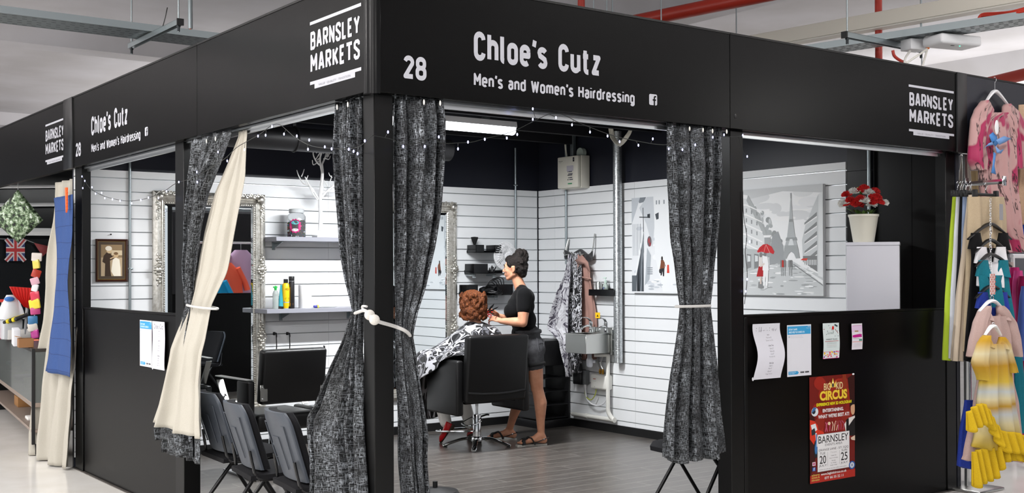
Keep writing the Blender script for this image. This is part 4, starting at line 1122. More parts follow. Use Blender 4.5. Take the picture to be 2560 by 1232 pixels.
dup(c0, (0.215, 1.505, 0), radians(-8), 'grey-backed stacking chair in the middle of the row of three')
dup(c0, (0.315, 2.19, 0), radians(-3), 'grey-backed stacking chair half hidden behind the cream curtain')
q = at(1745, 900, 7.55)
dup(c0, (q.x, q.y, 0), radians(172), 'stacking chair behind the right black curtain, only its black legs and back edge showing', G)

# ------------------------------------------------------------------ salon chairs
def salon_base_star(t):
    b = thing('base', None, None); b.parent = t
    for k in range(4):
        a = radians(45 + 90 * k + 8)
        pts = [(0.03 * cos(a), 0.03 * sin(a), 0.085), (0.12 * cos(a), 0.12 * sin(a), 0.082), (0.21 * cos(a), 0.21 * sin(a), 0.056), (0.275 * cos(a), 0.275 * sin(a), 0.030), (0.305 * cos(a), 0.305 * sin(a), 0.018)]
        MB().tube(smoothpath(pts, 4), [0.024] * 13 + [0.02, 0.02, 0.02, 0.018][:4], 10, flat=0.62).build('foot', M['chrome'], b)
        MB().cyl((0.285 * cos(a), 0.285 * sin(a), 0.0), (0.285 * cos(a), 0.285 * sin(a), 0.012), 0.018).build('glide', M['black'], b)
    MB().lathe([(0.052, 0.062), (0.055, 0.075), (0.046, 0.100), (0.040, 0.106)], 24).build('collar', M['chrome'], b)
    MB().lathe([(0.037, 0.10), (0.037, 0.30), (0.035, 0.305)], 24).build('pump_cylinder', M['chrome'], b)
    MB().cyl((0, 0, 0.30), (0, 0, 0.44), 0.014).build('piston', M['chrome'], b)
    return b
def cushion(x0, y0, z0, x1, y1, z1, r, name, t, m=None):
    return MB().rbox(x0, y0, z0, x1, y1, z1, r, seg=4).build(name, m or M['leather'], t, angle=80)
# chair of the client; faces local +y
sc = thing('salon_chair', 'black leatherette salon chair on a chrome star base, the client sits in it', 'salon chair', (3.245, 3.80, 0), radians(-3))
salon_base_star(sc)
cushion(-0.27, -0.25, 0.45, 0.27, 0.27, 0.565, 0.035, 'seat', sc)
T_ = Matrix.Translation((0, -0.285, 0.45)) @ Matrix.Rotation(radians(6), 4, 'X')
MB().rbox(-0.315, -0.045, 0.0, 0.315, 0.045, 0.585, 0.026, T=T_, seg=4).build('backrest', M['leather'], sc, angle=80)
MB().tube([T_ @ Vector((x, -0.047, 0.07 + 0.02 * (x / 0.3) ** 2)) for x in (-0.30, -0.15, 0, 0.15, 0.30)], 0.012, 8).build('seam_roll', M['leather'], sc)
for s in (-1, 1):
    a = MB().rbox(-0.036, -0.29, 0.335, 0.036, 0.25, 0.815, 0.02, T=Matrix.Translation((s * 0.345, 0, 0)), seg=3)
    a.build('armrest', M['leather'], sc, angle=80)
MB().rbox(-0.26, -0.23, 0.425, 0.26, 0.24, 0.45, 0.005).build('seat_plate', M['blackmetal'], sc)
MB().tube(smoothpath([(0.03, -0.02, 0.27), (-0.02, -0.10, 0.25), (-0.15, -0.13, 0.225), (-0.17, -0.02, 0.235), (-0.03, 0.03, 0.275)], 5), 0.006, 8).build('pump_pedal', M['chrome'], sc)
MB().tube(smoothpath([(0.03, 0, 0.275), (0.10, 0.0, 0.29), (0.14, 0.02, 0.285)], 4), 0.008, 8).build('pedal_link', M['blackmetal'], sc)
MB().tube(smoothpath([(0.0, 0.03, 0.15), (-0.15, 0.25, 0.13), (-0.17, 0.42, 0.12), (0.17, 0.42, 0.12), (0.15, 0.25, 0.13), (0.0, 0.03, 0.15)], 5), 0.010, 8).build('footrest', M['chrome'], sc)
# empty chair at the left mirror; faces local +y
sc = thing('salon_chair', 'empty black salon chair with steel arm brackets in front of the left mirror', 'salon chair', (1.235, 3.72, 0), radians(2))
MB().rbox(-0.30, -0.30, 0.004, 0.30, 0.30, 0.030, 0.012).build('base', M['chrome'], sc)
MB().lathe([(0.06, 0.03), (0.045, 0.05), (0.040, 0.06), (0.040, 0.34)], 24).build('pump_cylinder', M['chrome'], sc)
cushion(-0.26, -0.24, 0.36, 0.26, 0.28, 0.50, 0.04, 'seat', sc)
T_ = Matrix.Translation((0, -0.285, 0.585)) @ Matrix.Rotation(radians(7), 4, 'X')
MB().rbox(-0.272, -0.045, 0.0, 0.272, 0.045, 0.415, 0.022, T=T_, seg=4).build('backrest', M['leather'], sc, angle=80)
for s in (-1, 1):
    arm = thing('armrest', None, None); arm.parent = sc
    MB().rbox(s * 0.335 - 0.03, -0.30, 0.37, s * 0.335 + 0.03, -0.10, 0.765, 0.018, seg=3).rbox(s * 0.335 - 0.03, -0.12, 0.37, s * 0.335 + 0.03, 0.26, 0.50, 0.018, seg=3).build('side_pad', M['leather'], arm, angle=80)
    MB().rbox(s * 0.335 - 0.028, -0.28, 0.765, s * 0.335 + 0.028, 0.29, 0.773, 0.002, seg=1).build('top_strip', M['steel'], arm)
    MB().rbox(-0.028, -0.004, 0, 0.028, 0.004, 0.28, 0.002, T=Matrix.Translation((s * 0.335, 0.10, 0.51)) @ Matrix.Rotation(radians(-35), 4, 'X'), seg=1).build('front_strip', M['steel'], arm)
    MB().cyl((s * 0.335, 0.168, 0.63), (s * 0.335, 0.155, 0.622), 0.008).build('bolt', M['chrome'], arm)
    brk = MB().rbox(s * 0.255 - 0.03, -0.345, 0.612, s * 0.255 + 0.03, -0.338, 0.735, 0.002, seg=1).build('back_bracket', M['steel'], arm)
    for zz in (0.63, 0.718): MB().ball((s * 0.255 + s * 0.014, -0.346, zz), 0.006, 8, 6).build('screw', M['chrome'], brk)
p = on_z(1090, 1232, 0.0)
t = thing('stool_base', 'low black rounded base on the floor beside the corner curtain', 'stool base', tuple(on_z(1088, 1238, 0.0)))
MB().lathe([(0.17, 0.0), (0.175, 0.01), (0.16, 0.035), (0.06, 0.055), (0.02, 0.06)], 32).build('base', M['black'], t)
MB().cyl((0, 0, 0.055), (0, 0, 0.10), 0.018).build('stub', M['black'], t)
# ------------------------------------------------------------------ pipes and boxes on the right wall
conduit('conduit', 4.832, 4.460, 1.66, 2.985, 0.0125, 'thin metal conduit running down the right wall from the cream consumer unit', (1.72,))
def m_crinkle():
    m = mat('foil_wrapped_pipe', '#c4c8ca', 0.30, 0.9); t = NT(m)
    n = t.noise(t.coord('Object', (1, 1, 2.2)), 45, 3, 0.7); t.bump(n, 0.5, 0.006)
    t.base(t.ramp(n, [(0.35, '#9ea3a6'), (0.65, '#dfe3e5')])); return m
M['foil'] = m_crinkle()
conduit('wrapped_pipe', 4.79, 3.62, 0.70, 2.94, 0.044, 'thick foil-wrapped silver pipe on the right wall beside the street painting', m=M['foil'])
conduit('conduit', 4.815, 0.752, 1.32, 2.985, 0.016, 'metal conduit behind the red and white flowers on the black panel')
# coil of cream cable over the pipe
t = thing('cable_coil', 'loop of cream cable hanging from the ceiling above the foil-wrapped pipe', 'cable', tuple(on_x(1550, 330, 4.55)))
for k in range(6):
    o = 0.010 * k
    pts = [Vector((0.0, 0.165 - 0.012 * (k % 3), 0.20)), Vector((0.01 + o * 0.4, 0.160 - o * 0.5, 0.03)), Vector((o * 0.5, 0.11 - o * 0.4, -0.06)), Vector((0, 0.0, -0.125 + o * 0.6)), Vector((-o * 0.5, -0.11 + o * 0.4, -0.06)), Vector((0.01, -0.155 + o * 0.5, 0.03)), Vector((0, -0.16 + 0.012 * (k % 3), 0.20))]
    MB().tube(smoothpath(pts, 6), 0.0075, 8).build('strand', M['cream'], t)
MB().tube([(0, 0.012 * cos(a), -0.105 + 0.03 * sin(a)) for a in [2 * pi * i / 14 for i in range(14)]], 0.004, 6, True).build('cable_tie', M['white'], t)
# consumer unit
cu = thing('consumer_unit', 'cream electrical box high on the dark right wall', 'electrical box', (4.852, 4.105, 2.425))
D_ = 0.155
MB().rbox(-0.11, 0, 0, 0, 0.33, 0.325, 0.006).build('back_box', M['cream'], cu)
MB().rbox(-D_, 0.004, 0.004, -0.112, 0.326, 0.321, 0.008).build('door', M['cream'], cu)
f = Flat(); W_ = 0.322
f.rect(0.245, 0.262, 0.270, 0.305, '#2b2b2e'); f.rect(0.25, 0.278, 0.265, 0.290, '#6a6a70')
f.rect(0.02, 0.275, 0.085, 0.281, '#a9a79c'); f.rect(0.03, 0.262, 0.065, 0.266, '#bdbbb0')
f.rect(0.15, 0.17, 0.255, 0.225, '#cfcbd6')
for k, (a, b, zz) in enumerate([(0.165, 0.175, 0.160), (0.18, 0.235, 0.160), (0.175, 0.245, 0.138), (0.165, 0.24, 0.125), (0.175, 0.185, 0.10), (0.19, 0.24, 0.10), (0.165, 0.18, 0.08), (0.195, 0.25, 0.08)]):
    f.rect(a, zz, b, zz + 0.009, '#55556a' if k % 3 else '#3a3a44')
f.rect(0.17, 0.038, 0.235, 0.050, '#5fae7f')
o = f.build('label_print', M['paper'], cu); o.rotation_euler = (0, 0, -pi / 2); o.location = (-D_ - 0.0005, 0.326, 0)
MB().rbox(-0.06, 0.19, 0.325, -0.02, 0.24, 0.56, 0.003).build('trunking', M['galv'], cu)
MB().tube(smoothpath([(-0.05, 0.30, 0.325), (-0.06, 0.31, 0.42), (-0.05, 0.33, 0.55)], 5), 0.010, 8).build('cable', M['cream'], cu)
MB().cyl((-0.06, 0.085, 0.355), (-0.015, 0.085, 0.355), 0.052, n=28).cyl((-0.05, 0.085, 0.30), (-0.05, 0.085, 0.34), 0.012).build('round_box', mat('sage_plastic', '#a9b5ac', 0.5), cu)

# ------------------------------------------------------------------ coat rack with capes and a pink coat
rk = thing('coat_rack', 'clear smoky acrylic coat rack with wavy edge on the right wall', 'coat rack', tuple(on_x(1455, 635, 4.83)))
smoke = mat('smoky_acrylic', '#4a4a4c', 0.12, trans=0.35)
yy = [0.22, 0.16, 0.10, 0.03, -0.04, -0.10, -0.16, -0.22]
up = [0.045, 0.030, 0.008, 0.030, 0.050, 0.025, -0.005, 0.028]; lo = [-0.03, -0.055, -0.03, -0.02, -0.01, -0.03, -0.075, -0.055]
poly = [tuple(v)[:2] for v in smoothpath([(a, b, 0) for a, b in zip(yy, up)], 4)] + [tuple(v)[:2] for v in smoothpath([(a, b, 0) for a, b in zip(yy[::-1], lo[::-1])], 4)]
MB().prism(poly, (-0.055, 0, 0), (0, 1, 0), (0, 0, 1), (0.012, 0, 0)).build('plate', smoke, rk)
for y, tt in [(0.215, 0.155), (-0.205, 0.20)]:
    MB().tube(smoothpath([(-0.045, y * 0.88, -0.01), (-0.03, y, 0.05), (0.0, y * 0.98, tt)], 5), 0.012, 8, flat=0.5).build('strut', M['steel'], rk)
for y in (0.15, 0.03, -0.10): MB().tube([(-0.05, y, 0.0), (-0.10, y, -0.01), (-0.115, y, 0.02)], 0.008, 8).build('peg', M['steel'], rk)

def m_cape(name, bg, fg, mid, sc=7.0, seed=0.0):
    m = mat(name, bg, 0.55, spec=0.35, sheen=0.1); t = NT(m)
    v = t.coord('UV', (1, 1, 1)); 
    n = t.new('ShaderNodeTexNoise'); n.noise_dimensions = '4D'; n.inputs['W'].default_value = seed; n.inputs['Scale'].default_value = sc * 0.75; n.inputs['Detail'].default_value = 2; n.inputs['Distortion'].default_value = 1.5
    t.link(v, n.inputs['Vector'])
    a = t.ramp(n.outputs['Fac'], [(0.0, bg), (0.40, mid), (0.44, bg), (0.49, fg), (0.54, bg), (0.61, fg), (0.655, bg)], 'CONSTANT')
    vo = t.new('ShaderNodeTexVoronoi'); vo.feature = 'F1'; vo.inputs['Scale'].default_value = sc * 0.62; t.link(v, vo.inputs['Vector'])
    k = t.ramp(vo.outputs['Distance'], [(0.0, 0.0), (0.22, 1.0), (0.26, 0.0), (0.31, 1.0), (0.33, 0.0)], 'CONSTANT')
    n2 = t.noise(t.coord('UV', (1, 1, 1)), 90, 2)
    fgm = t.mix(n2, fg, mid)
    t.base(t.mix(k, a, fgm)); return m
M['cape_white'] = m_cape('white_cape_with_grey_pattern', '#c9c8cd', '#54505c', '#dcdce0', 8, 2.0)
M['cape_black'] = m_cape('black_cape_with_white_pattern', '#141416', '#d5d5da', '#6a6a70', 9, 5.0)
def hanging(name, label, cat, y0tb, y1tb, xb, m, folds, amp, ztop, zbot, seed, group=None, uvw=0.5):
    """cloth hanging from a peg in the plane of the right wall"""
    t = thing(name, label, cat, (4.80, 4.2, ztop))
    c = curtain_mesh('x', y0tb, y1tb, xb, amp, folds, ztop, zbot, seed, nz=60, ns=48, uvw=uvw)
    o = c.build('cloth', m, t, angle=180, solid=0.004); local(o, t)
    return t
hanging('hairdressing_cape', 'white cape with grey print hanging left of the pink coat', 'cape', px_table([(1418, 640), (1412, 690), (1395, 740), (1380, 785), (1372, 820), (1385, 830)], 'x', 4.72) + [(4.40, 0.88), (4.30, 0.60)],
        px_table([(1424, 640), (1426, 700), (1424, 800), (1423, 960)], 'x', 4.72), [(4.76, 2), (4.70, 1.3), (4.70, 0.8), (4.74, 0.4)], M['cape_white'], 2.2, [(0.010, 1.8), (0.035, 1.2), (0.03, 0.5)], on_x(1422, 636, 4.74).z, lambda s: 0.52 + 0.0 * s, 61)
hanging('hairdressing_cape', 'black cape with white print hanging between the white cape and pink coat', 'cape', px_table([(1424, 632), (1420, 700), (1418, 850), (1416, 950)], 'x', 4.72),
        px_table([(1446, 640), (1450, 700), (1450, 900), (1452, 960)], 'x', 4.72), [(4.77, 2), (4.745, 1.2), (4.745, 0.4)], M['cape_black'], 2.0, [(0.010, 1.8), (0.022, 1.2), (0.022, 0.5)], on_x(1430, 632, 4.74).z, 0.56, 62)
pk = m_cloth('dusty_pink_coat_cloth', '#b28d82', '#a67f75', 0.85, 220)
ct = hanging('coat', 'dusty pink coat hung by its collar on the rack above the sink', 'coat', px_table([(1449, 640), (1444, 680), (1436, 720), (1434, 800), (1432, 900)], 'x', 4.80),
        px_table([(1462, 636), (1476, 680), (1482, 740), (1488, 800), (1488, 905)], 'x', 4.80), [(4.77, 2), (4.79, 1.5), (4.822, 1.2), (4.825, 0.6)], pk, 1.2, [(0.010, 1.8), (0.022, 1.4), (0.011, 1.1), (0.011, 0.5)], on_x(1456, 636, 4.74).z, lambda s: 0.68 + 0.03 * s, 63)
f = MB()
pp = [on_x(u, v, 4.735) - Vector(ct.location) for u, v in [(1455, 637), (1438, 650), (1446, 662), (1460, 660), (1477, 684), (1470, 655)]]
f.add(pp, [tuple(range(6))]).build('lapel', pk, ct, solid=0.006)
pp = [on_x(u, v, 4.755) - Vector(ct.location) for u, v in [(1453, 690), (1478, 695), (1478, 699), (1453, 694)]]
MB().add(pp, [(0, 1, 2, 3)]).build('pocket_welt', pk, ct, solid=0.006)

# ------------------------------------------------------------------ small black shelf with can and sanitiser
sh = thing('wall_tray', 'small black tray shelf on the slats holding a can and a pump bottle', 'shelf', (4.845, 3.80, 1.345))
MB().rbox(-0.11, -0.185, 0, 0, 0.195, 0.006, 0.002, seg=1).build('base', M['acrylic'], sh)
MB().rbox(-0.11, -0.185, 0.0, -0.105, 0.195, 0.062, 0.002, seg=1).build('front_panel', M['acrylic'], sh)
MB().rbox(-0.006, -0.185, 0.0, 0, 0.195, 0.07, 0.002, seg=1).build('back_panel', M['acrylic'], sh)
p = on_x(1497, 740, 4.785)
t = thing('drink_can', 'silver drinks can standing in the small black tray', 'can', (4.785, p.y, 1.352))
MB().lathe([(0.024, 0), (0.032, 0.006), (0.032, 0.118), (0.026, 0.130), (0.025, 0.132)], 24).build('body', M['steel'], t)
f = Flat(); f.poly([(0.0, 0.055), (0.03, 0.085), (0.035, 0.075), (0.012, 0.048)], '#3a4f9c'); f.poly([(0.01, 0.045), (0.04, 0.072), (0.042, 0.062), (0.02, 0.038)], '#b8343c')
f.warp = lambda p_, R=0.0325: (-(R - p_[1]) * cos(p_[0] / R), -(R - p_[1]) * sin(p_[0] / R), p_[2]); f.build('print', M['paper'], t)
p = on_x(1514, 740, 4.785)
t = thing('sanitiser_bottle', 'clear pump bottle of hand gel with a blue label in the small black tray', 'bottle', (4.785, p.y, 1.352))
MB().lathe([(0.030, 0), (0.033, 0.006), (0.033, 0.085), (0.022, 0.11), (0.012, 0.122)], 24, sx=0.7).build('body', mat('clear_green_gel', '#dfeee4', 0.1, trans=0.7, ior=1.2), t)
MB().lathe([(0.012, 0.122), (0.013, 0.14), (0.005, 0.145), (0.005, 0.165)], 16).rbox(-0.008, -0.008, 0.163, 0.008, 0.034, 0.173, 0.003).build('pump', mat('mint_pump', '#cfe6da', 0.35), t)
f = Flat(); f.ell(0.0, 0.06, 0.02, 0.02, '#33449a'); f.rect(-0.016, 0.055, 0.016, 0.062, '#e9d33f')
f.warp = lambda p_, R=0.034: (-(R - p_[1]) * cos(p_[0] / R) * 0.7, -(R - p_[1]) * sin(p_[0] / R), p_[2]); f.build('label', M['paper'], t)

# ------------------------------------------------------------------ wash basin
sk = thing('wash_basin', 'square stainless steel wash basin on the right wall under the pink coat', 'sink', (4.80, 3.875, 0.79))
y0, y1, x0 = -0.155, 0.155, -0.335; h = 0.185
sb = MB()
def shell_box(mb, x0, y0, z0, x1, y1, z1, tk):
    mb.rbox(x0, y0, z0, x0 + tk, y1, z1, 0.003, seg=1); mb.rbox(x1 - tk, y0, z0, x1, y1, z1, 0.003, seg=1)
    mb.rbox(x0, y0, z0, x1, y0 + tk, z1, 0.003, seg=1); mb.rbox(x0, y1 - tk, z0, x1, y1, z1, 0.003, seg=1)
    mb.rbox(x0, y0, z0, x1, y1, z0 + tk, 0.003, seg=1)
shell_box(sb, x0, y0, 0, 0, y1, h, 0.006); sb.build('bowl', M['steel'], sk)
MB().rbox(x0 - 0.012, y0 - 0.012, h - 0.006, x0 + 0.012, y1 + 0.012, h + 0.006, 0.003).rbox(-0.09, y0 - 0.012, h - 0.006, 0, y1 + 0.012, h + 0.006, 0.003).rbox(x0, y0 - 0.012, h - 0.006, 0, y0 + 0.012, h + 0.006, 0.003).rbox(x0, y1 - 0.012, h - 0.006, 0, y1 + 0.012, h + 0.006, 0.003).build('rim', M['steel'], sk)
MB().rbox(-0.006, y0 - 0.02, -0.005, 0, y1 + 0.02, h + 0.06, 0.002, seg=1).build('splashback', M['steel'], sk)
MB().rbox(-0.03, y0 - 0.034, -0.02, -0.004, y0 - 0.004, h + 0.04, 0.004).build('side_bracket', M['steel'], sk)
for zz in (0.02, 0.13): MB().ball((-0.017, y0 - 0.035, zz), 0.007, 8, 6).build('screw', M['chrome'], sk)
def tap(t, y, lever):
    MB().lathe([(0.022, 0), (0.024, 0.008), (0.018, 0.016), (0.017, 0.075), (0.021, 0.085), (0.018, 0.105), (0.006, 0.112)], 20).build('body', M['chrome'], t)
    MB().tube(smoothpath([(0, 0, 0.055), (-0.05, 0, 0.066), (-0.11, 0, 0.052), (-0.118, 0, 0.030)], 5), [0.013] * 16, 10).build('spout', M['chrome'], t)
    MB().tube(smoothpath([(0, 0, 0.105), (-0.03, 0, 0.135), (-0.085, 0, 0.150), (-0.12, 0, 0.146)], 5), [0.016 - 0.0005 * i for i in range(16)], 10, flat=0.6).build('lever', M['chrome'], t)
t = thing('basin_tap', 'chrome lever tap at the left back of the wash basin', 'tap', (4.755, 3.985, 0.982)); tap(t, 0, 1)
t = thing('basin_tap', 'chrome lever tap with a yellow tag at the right back of the wash basin', 'tap', (4.755, 3.760, 0.982), radians(18)); tap(t, 0, 1)
tg = MB().rbox(-0.155, -0.026, 0.150, -0.151, 0.026, 0.205, 0.001, seg=1).build('warning_tag', mat('yellow_tag', '#f0b90c', 0.5), t)
f = Flat(); f.poly([(-0.012, 0.165), (0.012, 0.165), (0.0, 0.188)], '#4a3a05'); o = f.build('warning_mark', M['paper'], tg); o.rotation_euler = (0, 0, -pi / 2); o.location = (-0.1555, 0, 0)
MB().rbox(-0.154, -0.004, 0.142, -0.10, 0.004, 0.152, 0.001, seg=1).build('tag_clip', M['chrome'], t)
# waste and pipework
t = thing('waste_pipe', 'white plastic waste pipe dropping from the basin and running along the wall', 'pipe', (4.785, 3.765, 0.78))
a = lambda u, v, x: on_x(u, v, x) - Vector((4.785, 3.765, 0.78))
MB().tube(smoothpath([(-0.10, 0.09, -0.012), (-0.05, 0.04, -0.012), (0.0, 0.004, -0.016), (0.0, 0.0, -0.05)], 4), 0.021, 12).cyl((0.0, 0, -0.03), (0.0, 0.004, -0.545), 0.020, n=14).build('drop_pipe', M['pvc'], t)
MB().tube(smoothpath([(0.0, 0.004, -0.54), (0.005, -0.005, -0.585), (0.015, -0.045, -0.632), (0.02, -0.062, -0.64)], 4), 0.022, 12).build('elbow', M['pvc'], t)
MB().cyl((0.022, -0.065, -0.645), (0.022, 0.58, -0.645), 0.021, n=14).cyl((0.022, -0.07, -0.645), (0.022, -0.03, -0.645), 0.026, n=14).cyl((0.022, 0.33, -0.645), (0.022, 0.37, -0.645), 0.026, n=14).build('floor_run', M['pvc'], t)
t = thing('bottle_trap', 'white bottle trap under the wash basin', 'pipe', (4.69, 3.93, 0.64))
MB().lathe([(0.018, 0.0), (0.030, 0.01), (0.033, 0.03), (0.033, 0.075), (0.026, 0.09), (0.022, 0.095), (0.022, 0.145)], 20).cyl((0, 0, 0.055), (0.05, -0.02, 0.055), 0.016).build('trap', mat('white_trap', '#e3e6ee', 0.35), t)
wh = thing('water_heater', 'small white water heater on the wall below the basin', 'water heater', (4.845, 3.885, 0.42))
MB().rbox(-0.085, -0.125, 0, 0, 0.125, 0.150, 0.022, seg=4).build('case', M['pvc'], wh)
f = Flat(); f.rect(0.05, 0.098, 0.09, 0.106, '#c67a6a'); f.rect(0.05, 0.080, 0.095, 0.083, '#b7b7b4'); f.ell(0.075, 0.025, 0.004, 0.004, '#8a8a88')
o = f.build('print', M['paper'], wh); o.rotation_euler = (0, 0, -pi / 2); o.location = (-0.0858, 0.125, 0)
for y in (0.02, -0.02): MB().cyl((-0.04, y, 0.148), (-0.04, y, 0.20), 0.010).cyl((-0.04, y, 0.165), (-0.04, y, 0.185), 0.015, n=6).build('inlet', mat('brass', '#b98a3a', 0.3, 1.0), wh)
for y in (0.02, -0.02): MB().tube(smoothpath([(-0.04, y, 0.20), (-0.05, y + 0.02, 0.26), (-0.05, y * 3, 0.36)], 4), 0.007, 8).build('hose', M['steel'], wh)
sw = thing('fused_switch', 'black switch box left of the small water heater', 'switch', (4.845, 4.165, 0.445))
MB().rbox(-0.075, -0.01, 0.0, 0, 0.125, 0.15, 0.010).build('cover', M['black'], sw)
MB().rbox(-0.06, -0.055, 0.005, 0, -0.01, 0.145, 0.006).build('grey_box', mat('grey_box', '#6f7274', 0.5), sw)
MB().cyl((-0.04, -0.03, -0.03), (-0.04, -0.03, 0.005), 0.014).build('gland', M['white'], sw)
MB().tube(smoothpath([(-0.04, -0.03, -0.02), (-0.05, -0.07, -0.14), (-0.05, -0.19, -0.19), (-0.05, -0.32, -0.16), (-0.045, -0.385, -0.06), (-0.03, -0.39, 0.05)], 6), 0.0075, 8).build('white_cable', M['white'], sw)
MB().tube(smoothpath([(-0.04, -0.03, -0.02), (-0.05, -0.05, -0.11), (-0.05, -0.13, -0.14), (-0.05, -0.19, -0.09), (-0.04, -0.20, -0.03)], 6), 0.005, 8).build('earth_wire', mat('green_yellow_wire', '#b6bf4a', 0.5), sw)

# ------------------------------------------------------------------ black shelf rack beside the hairdresser
tr = thing('shelf_rack', 'black slatted shelf rack with angled bins behind the hairdresser', 'shelf rack', (4.62, 4.60, 0))
W2, H2 = 0.19, 0.885
for sx in (-1, 1):
    MB().rbox(sx * 0.20 - 0.012, -W2, 0, sx * 0.20 + 0.012, W2, H2, 0.004).build('side_panel', M['black'], tr) if sx > 0 else None
for y in (-W2, W2):
    MB().rbox(-0.20, y - 0.022, 0, -0.17, y + 0.022, H2, 0.004).build('upright', M['black'], tr)
MB().rbox(-0.212, -W2 - 0.022, H2 - 0.25, 0.21, W2 + 0.022, H2, 0.006).build('top_box', M['black'], tr)
for k in range(4):
    z = 0.10 + 0.135 * k
    MB().rbox(-0.005, -W2, 0, 0.005, W2, 0.10, 0.002, T=Matrix.Translation((-0.19, 0, z)) @ Matrix.Rotation(radians(16), 4, 'Y'), seg=1).rbox(-0.20, -W2, z - 0.006, 0.19, W2, z + 0.002, 0.002, seg=1).build('bin', M['black'], tr)
MB().rbox(-0.205, -W2 - 0.022, 0.0, 0.21, W2 + 0.022, 0.085, 0.004).build('plinth', M['black'], tr)

# ------------------------------------------------------------------ canvases on the right wall
def on_right_wall(name, label, yl, z0, w, h, depth=0.032):
    """flat canvas; its left edge (seen from the room) is at the larger y"""
    t = thing(name, label, 'painting', (4.846, yl, z0), -pi / 2)
    MB().rbox(0, -depth, 0, w, 0, h, 0.002, seg=1).build('canvas', mat('canvas_edge', '#d7d7d8', 0.7), t)
    return t, Flat(y=-depth - 0.0003, step=0.000015)
# street with tower
t, f = on_right_wall('street_painting', 'black and white street painting with a red umbrella couple, above the right half panel', 2.10, 1.378, 0.91, 0.90)
rp = random.Random(9)
W, H = 0.91, 0.90; f.clip = (W, H)
f.rect(0, 0, W, H, '#e2e3e4')
for k in range(26):
    f.ell(rp.uniform(0, W), rp.uniform(0.62, 0.9) , rp.uniform(0.05, 0.16), rp.uniform(0.015, 0.05), rp.choice(['#c9cbcd', '#d3d5d6', '#dcdddf', '#eceded']), 16)
f.poly([(0.0, 0.90), (W, 0.90), (W, 0.83), (0.5, 0.865), (0.0, 0.80)], '#b7babc')
X = lambda u: (u - 1843) * (0.91 / 217.0)        # measured across the canvas
Zz = lambda v: (741 - v) / (741 - 461) * 0.90
P = lambda *q: [(min(W, max(0, X(u))), min(H, max(0, Zz(v)))) for u, v in q]
# wet road
f.poly(P((1843, 741), (2060, 741), (2060, 690), (2010, 668), (1985, 652), (1965, 652), (1930, 664), (1843, 690)), '#aeb2b3')
for k in range(70):
    u, v = rp.uniform(1845, 2050), rp.uniform(665, 738)
    f.ell(X(u), max(0.012, Zz(v)), rp.uniform(0.015, 0.06), rp.uniform(0.003, 0.009), rp.choice(['#8d9294', '#c9ccce', '#e4e6e7', '#767b7d', '#dcdedf']), 10)
# trees
for k in range(60):
    q = rp.random(); u = lerp(1898, 1962, q) + rp.uniform(-14, 10); v = lerp(520, 632, q) + rp.uniform(-18, 45)
    f.ell(X(u), Zz(v), rp.uniform(0.012, 0.03), rp.uniform(0.015, 0.035), rp.choice(['#7f8586', '#9ba0a1', '#666c6d', '#b3b7b8', '#8a9091']), 10)
f.poly(P((1935, 590), (1950, 575), (1962, 612), (1968, 650), (1940, 660), (1925, 662)), '#70767a')
# left buildings
f.poly(P((1843, 470), (1872, 476), (1888, 505), (1905, 540), (1925, 600), (1928, 662), (1843, 690)), '#c9cccd')
f.poly(P((1843, 470), (1872, 476), (1876, 486), (1843, 482)), '#e9eaea')
f.poly(P((1872, 476), (1888, 505), (1905, 540), (1925, 600), (1926, 615), (1902, 560), (1880, 515), (1868, 490)), '#8e9394')
for k in range(5):
    v = 500 + 26 * k
    f.poly(P((1843, v - 4), (1868, v), (1910, v + 22), (1910, v + 25), (1868, v + 4), (1843, v)), '#f0f1f1')
    for u in (1852, 1866, 1880, 1894):
        w_ = 3.2
        f.poly(P((u, v + 6 + (u - 1852) * 0.35), (u + w_, v + 6 + (u - 1852) * 0.37), (u + w_, v + 17 + (u - 1852) * 0.35), (u, v + 17 + (u - 1852) * 0.33)), '#5d6365')
f.poly(P((1843, 615), (1905, 622), (1925, 632), (1926, 662), (1843, 688)), '#9aa0a1')
for u in (1848, 1868, 1888, 1906): f.poly(P((u, 632), (u + 12, 634), (u + 12, 668), (u, 672)), '#3c4143'); f.poly(P((u + 2, 636), (u + 10, 638), (u + 10, 652), (u + 2, 653)), '#c5c9ca')
f.poly(P((1915, 588), (1930, 588), (1932, 640), (1916, 645)), '#7d8284'); f.poly(P((1913, 584), (1933, 584), (1931, 590), (1914, 590)), '#e6e7e7')
# tower
f.poly(P((1982, 490), (1984, 490), (1987, 540), (1993, 590), (1998, 612), (1968, 612), (1973, 590), (1979, 540)), '#959b9d')
f.poly(P((1979, 545), (1987, 545), (1988, 552), (1978, 552)), '#5f6567'); f.poly(P((1971, 592), (1996, 592), (1998, 600), (1969, 600)), '#6c7274')
f.poly(P((1968, 612), (1998, 612), (2000, 620), (2004, 645), (1995, 646), (1990, 634), (1983, 628), (1976, 634), (1971, 646), (1963, 645), (1966, 620)), '#7d8385')
f.poly(P((1980, 596), (1986, 596), (1990, 612), (1976, 612)), '#c9cdcf')
f.poly(P((1981.5, 478), (1984.5, 478), (1984.2, 492), (1981.8, 492)), '#70767a')
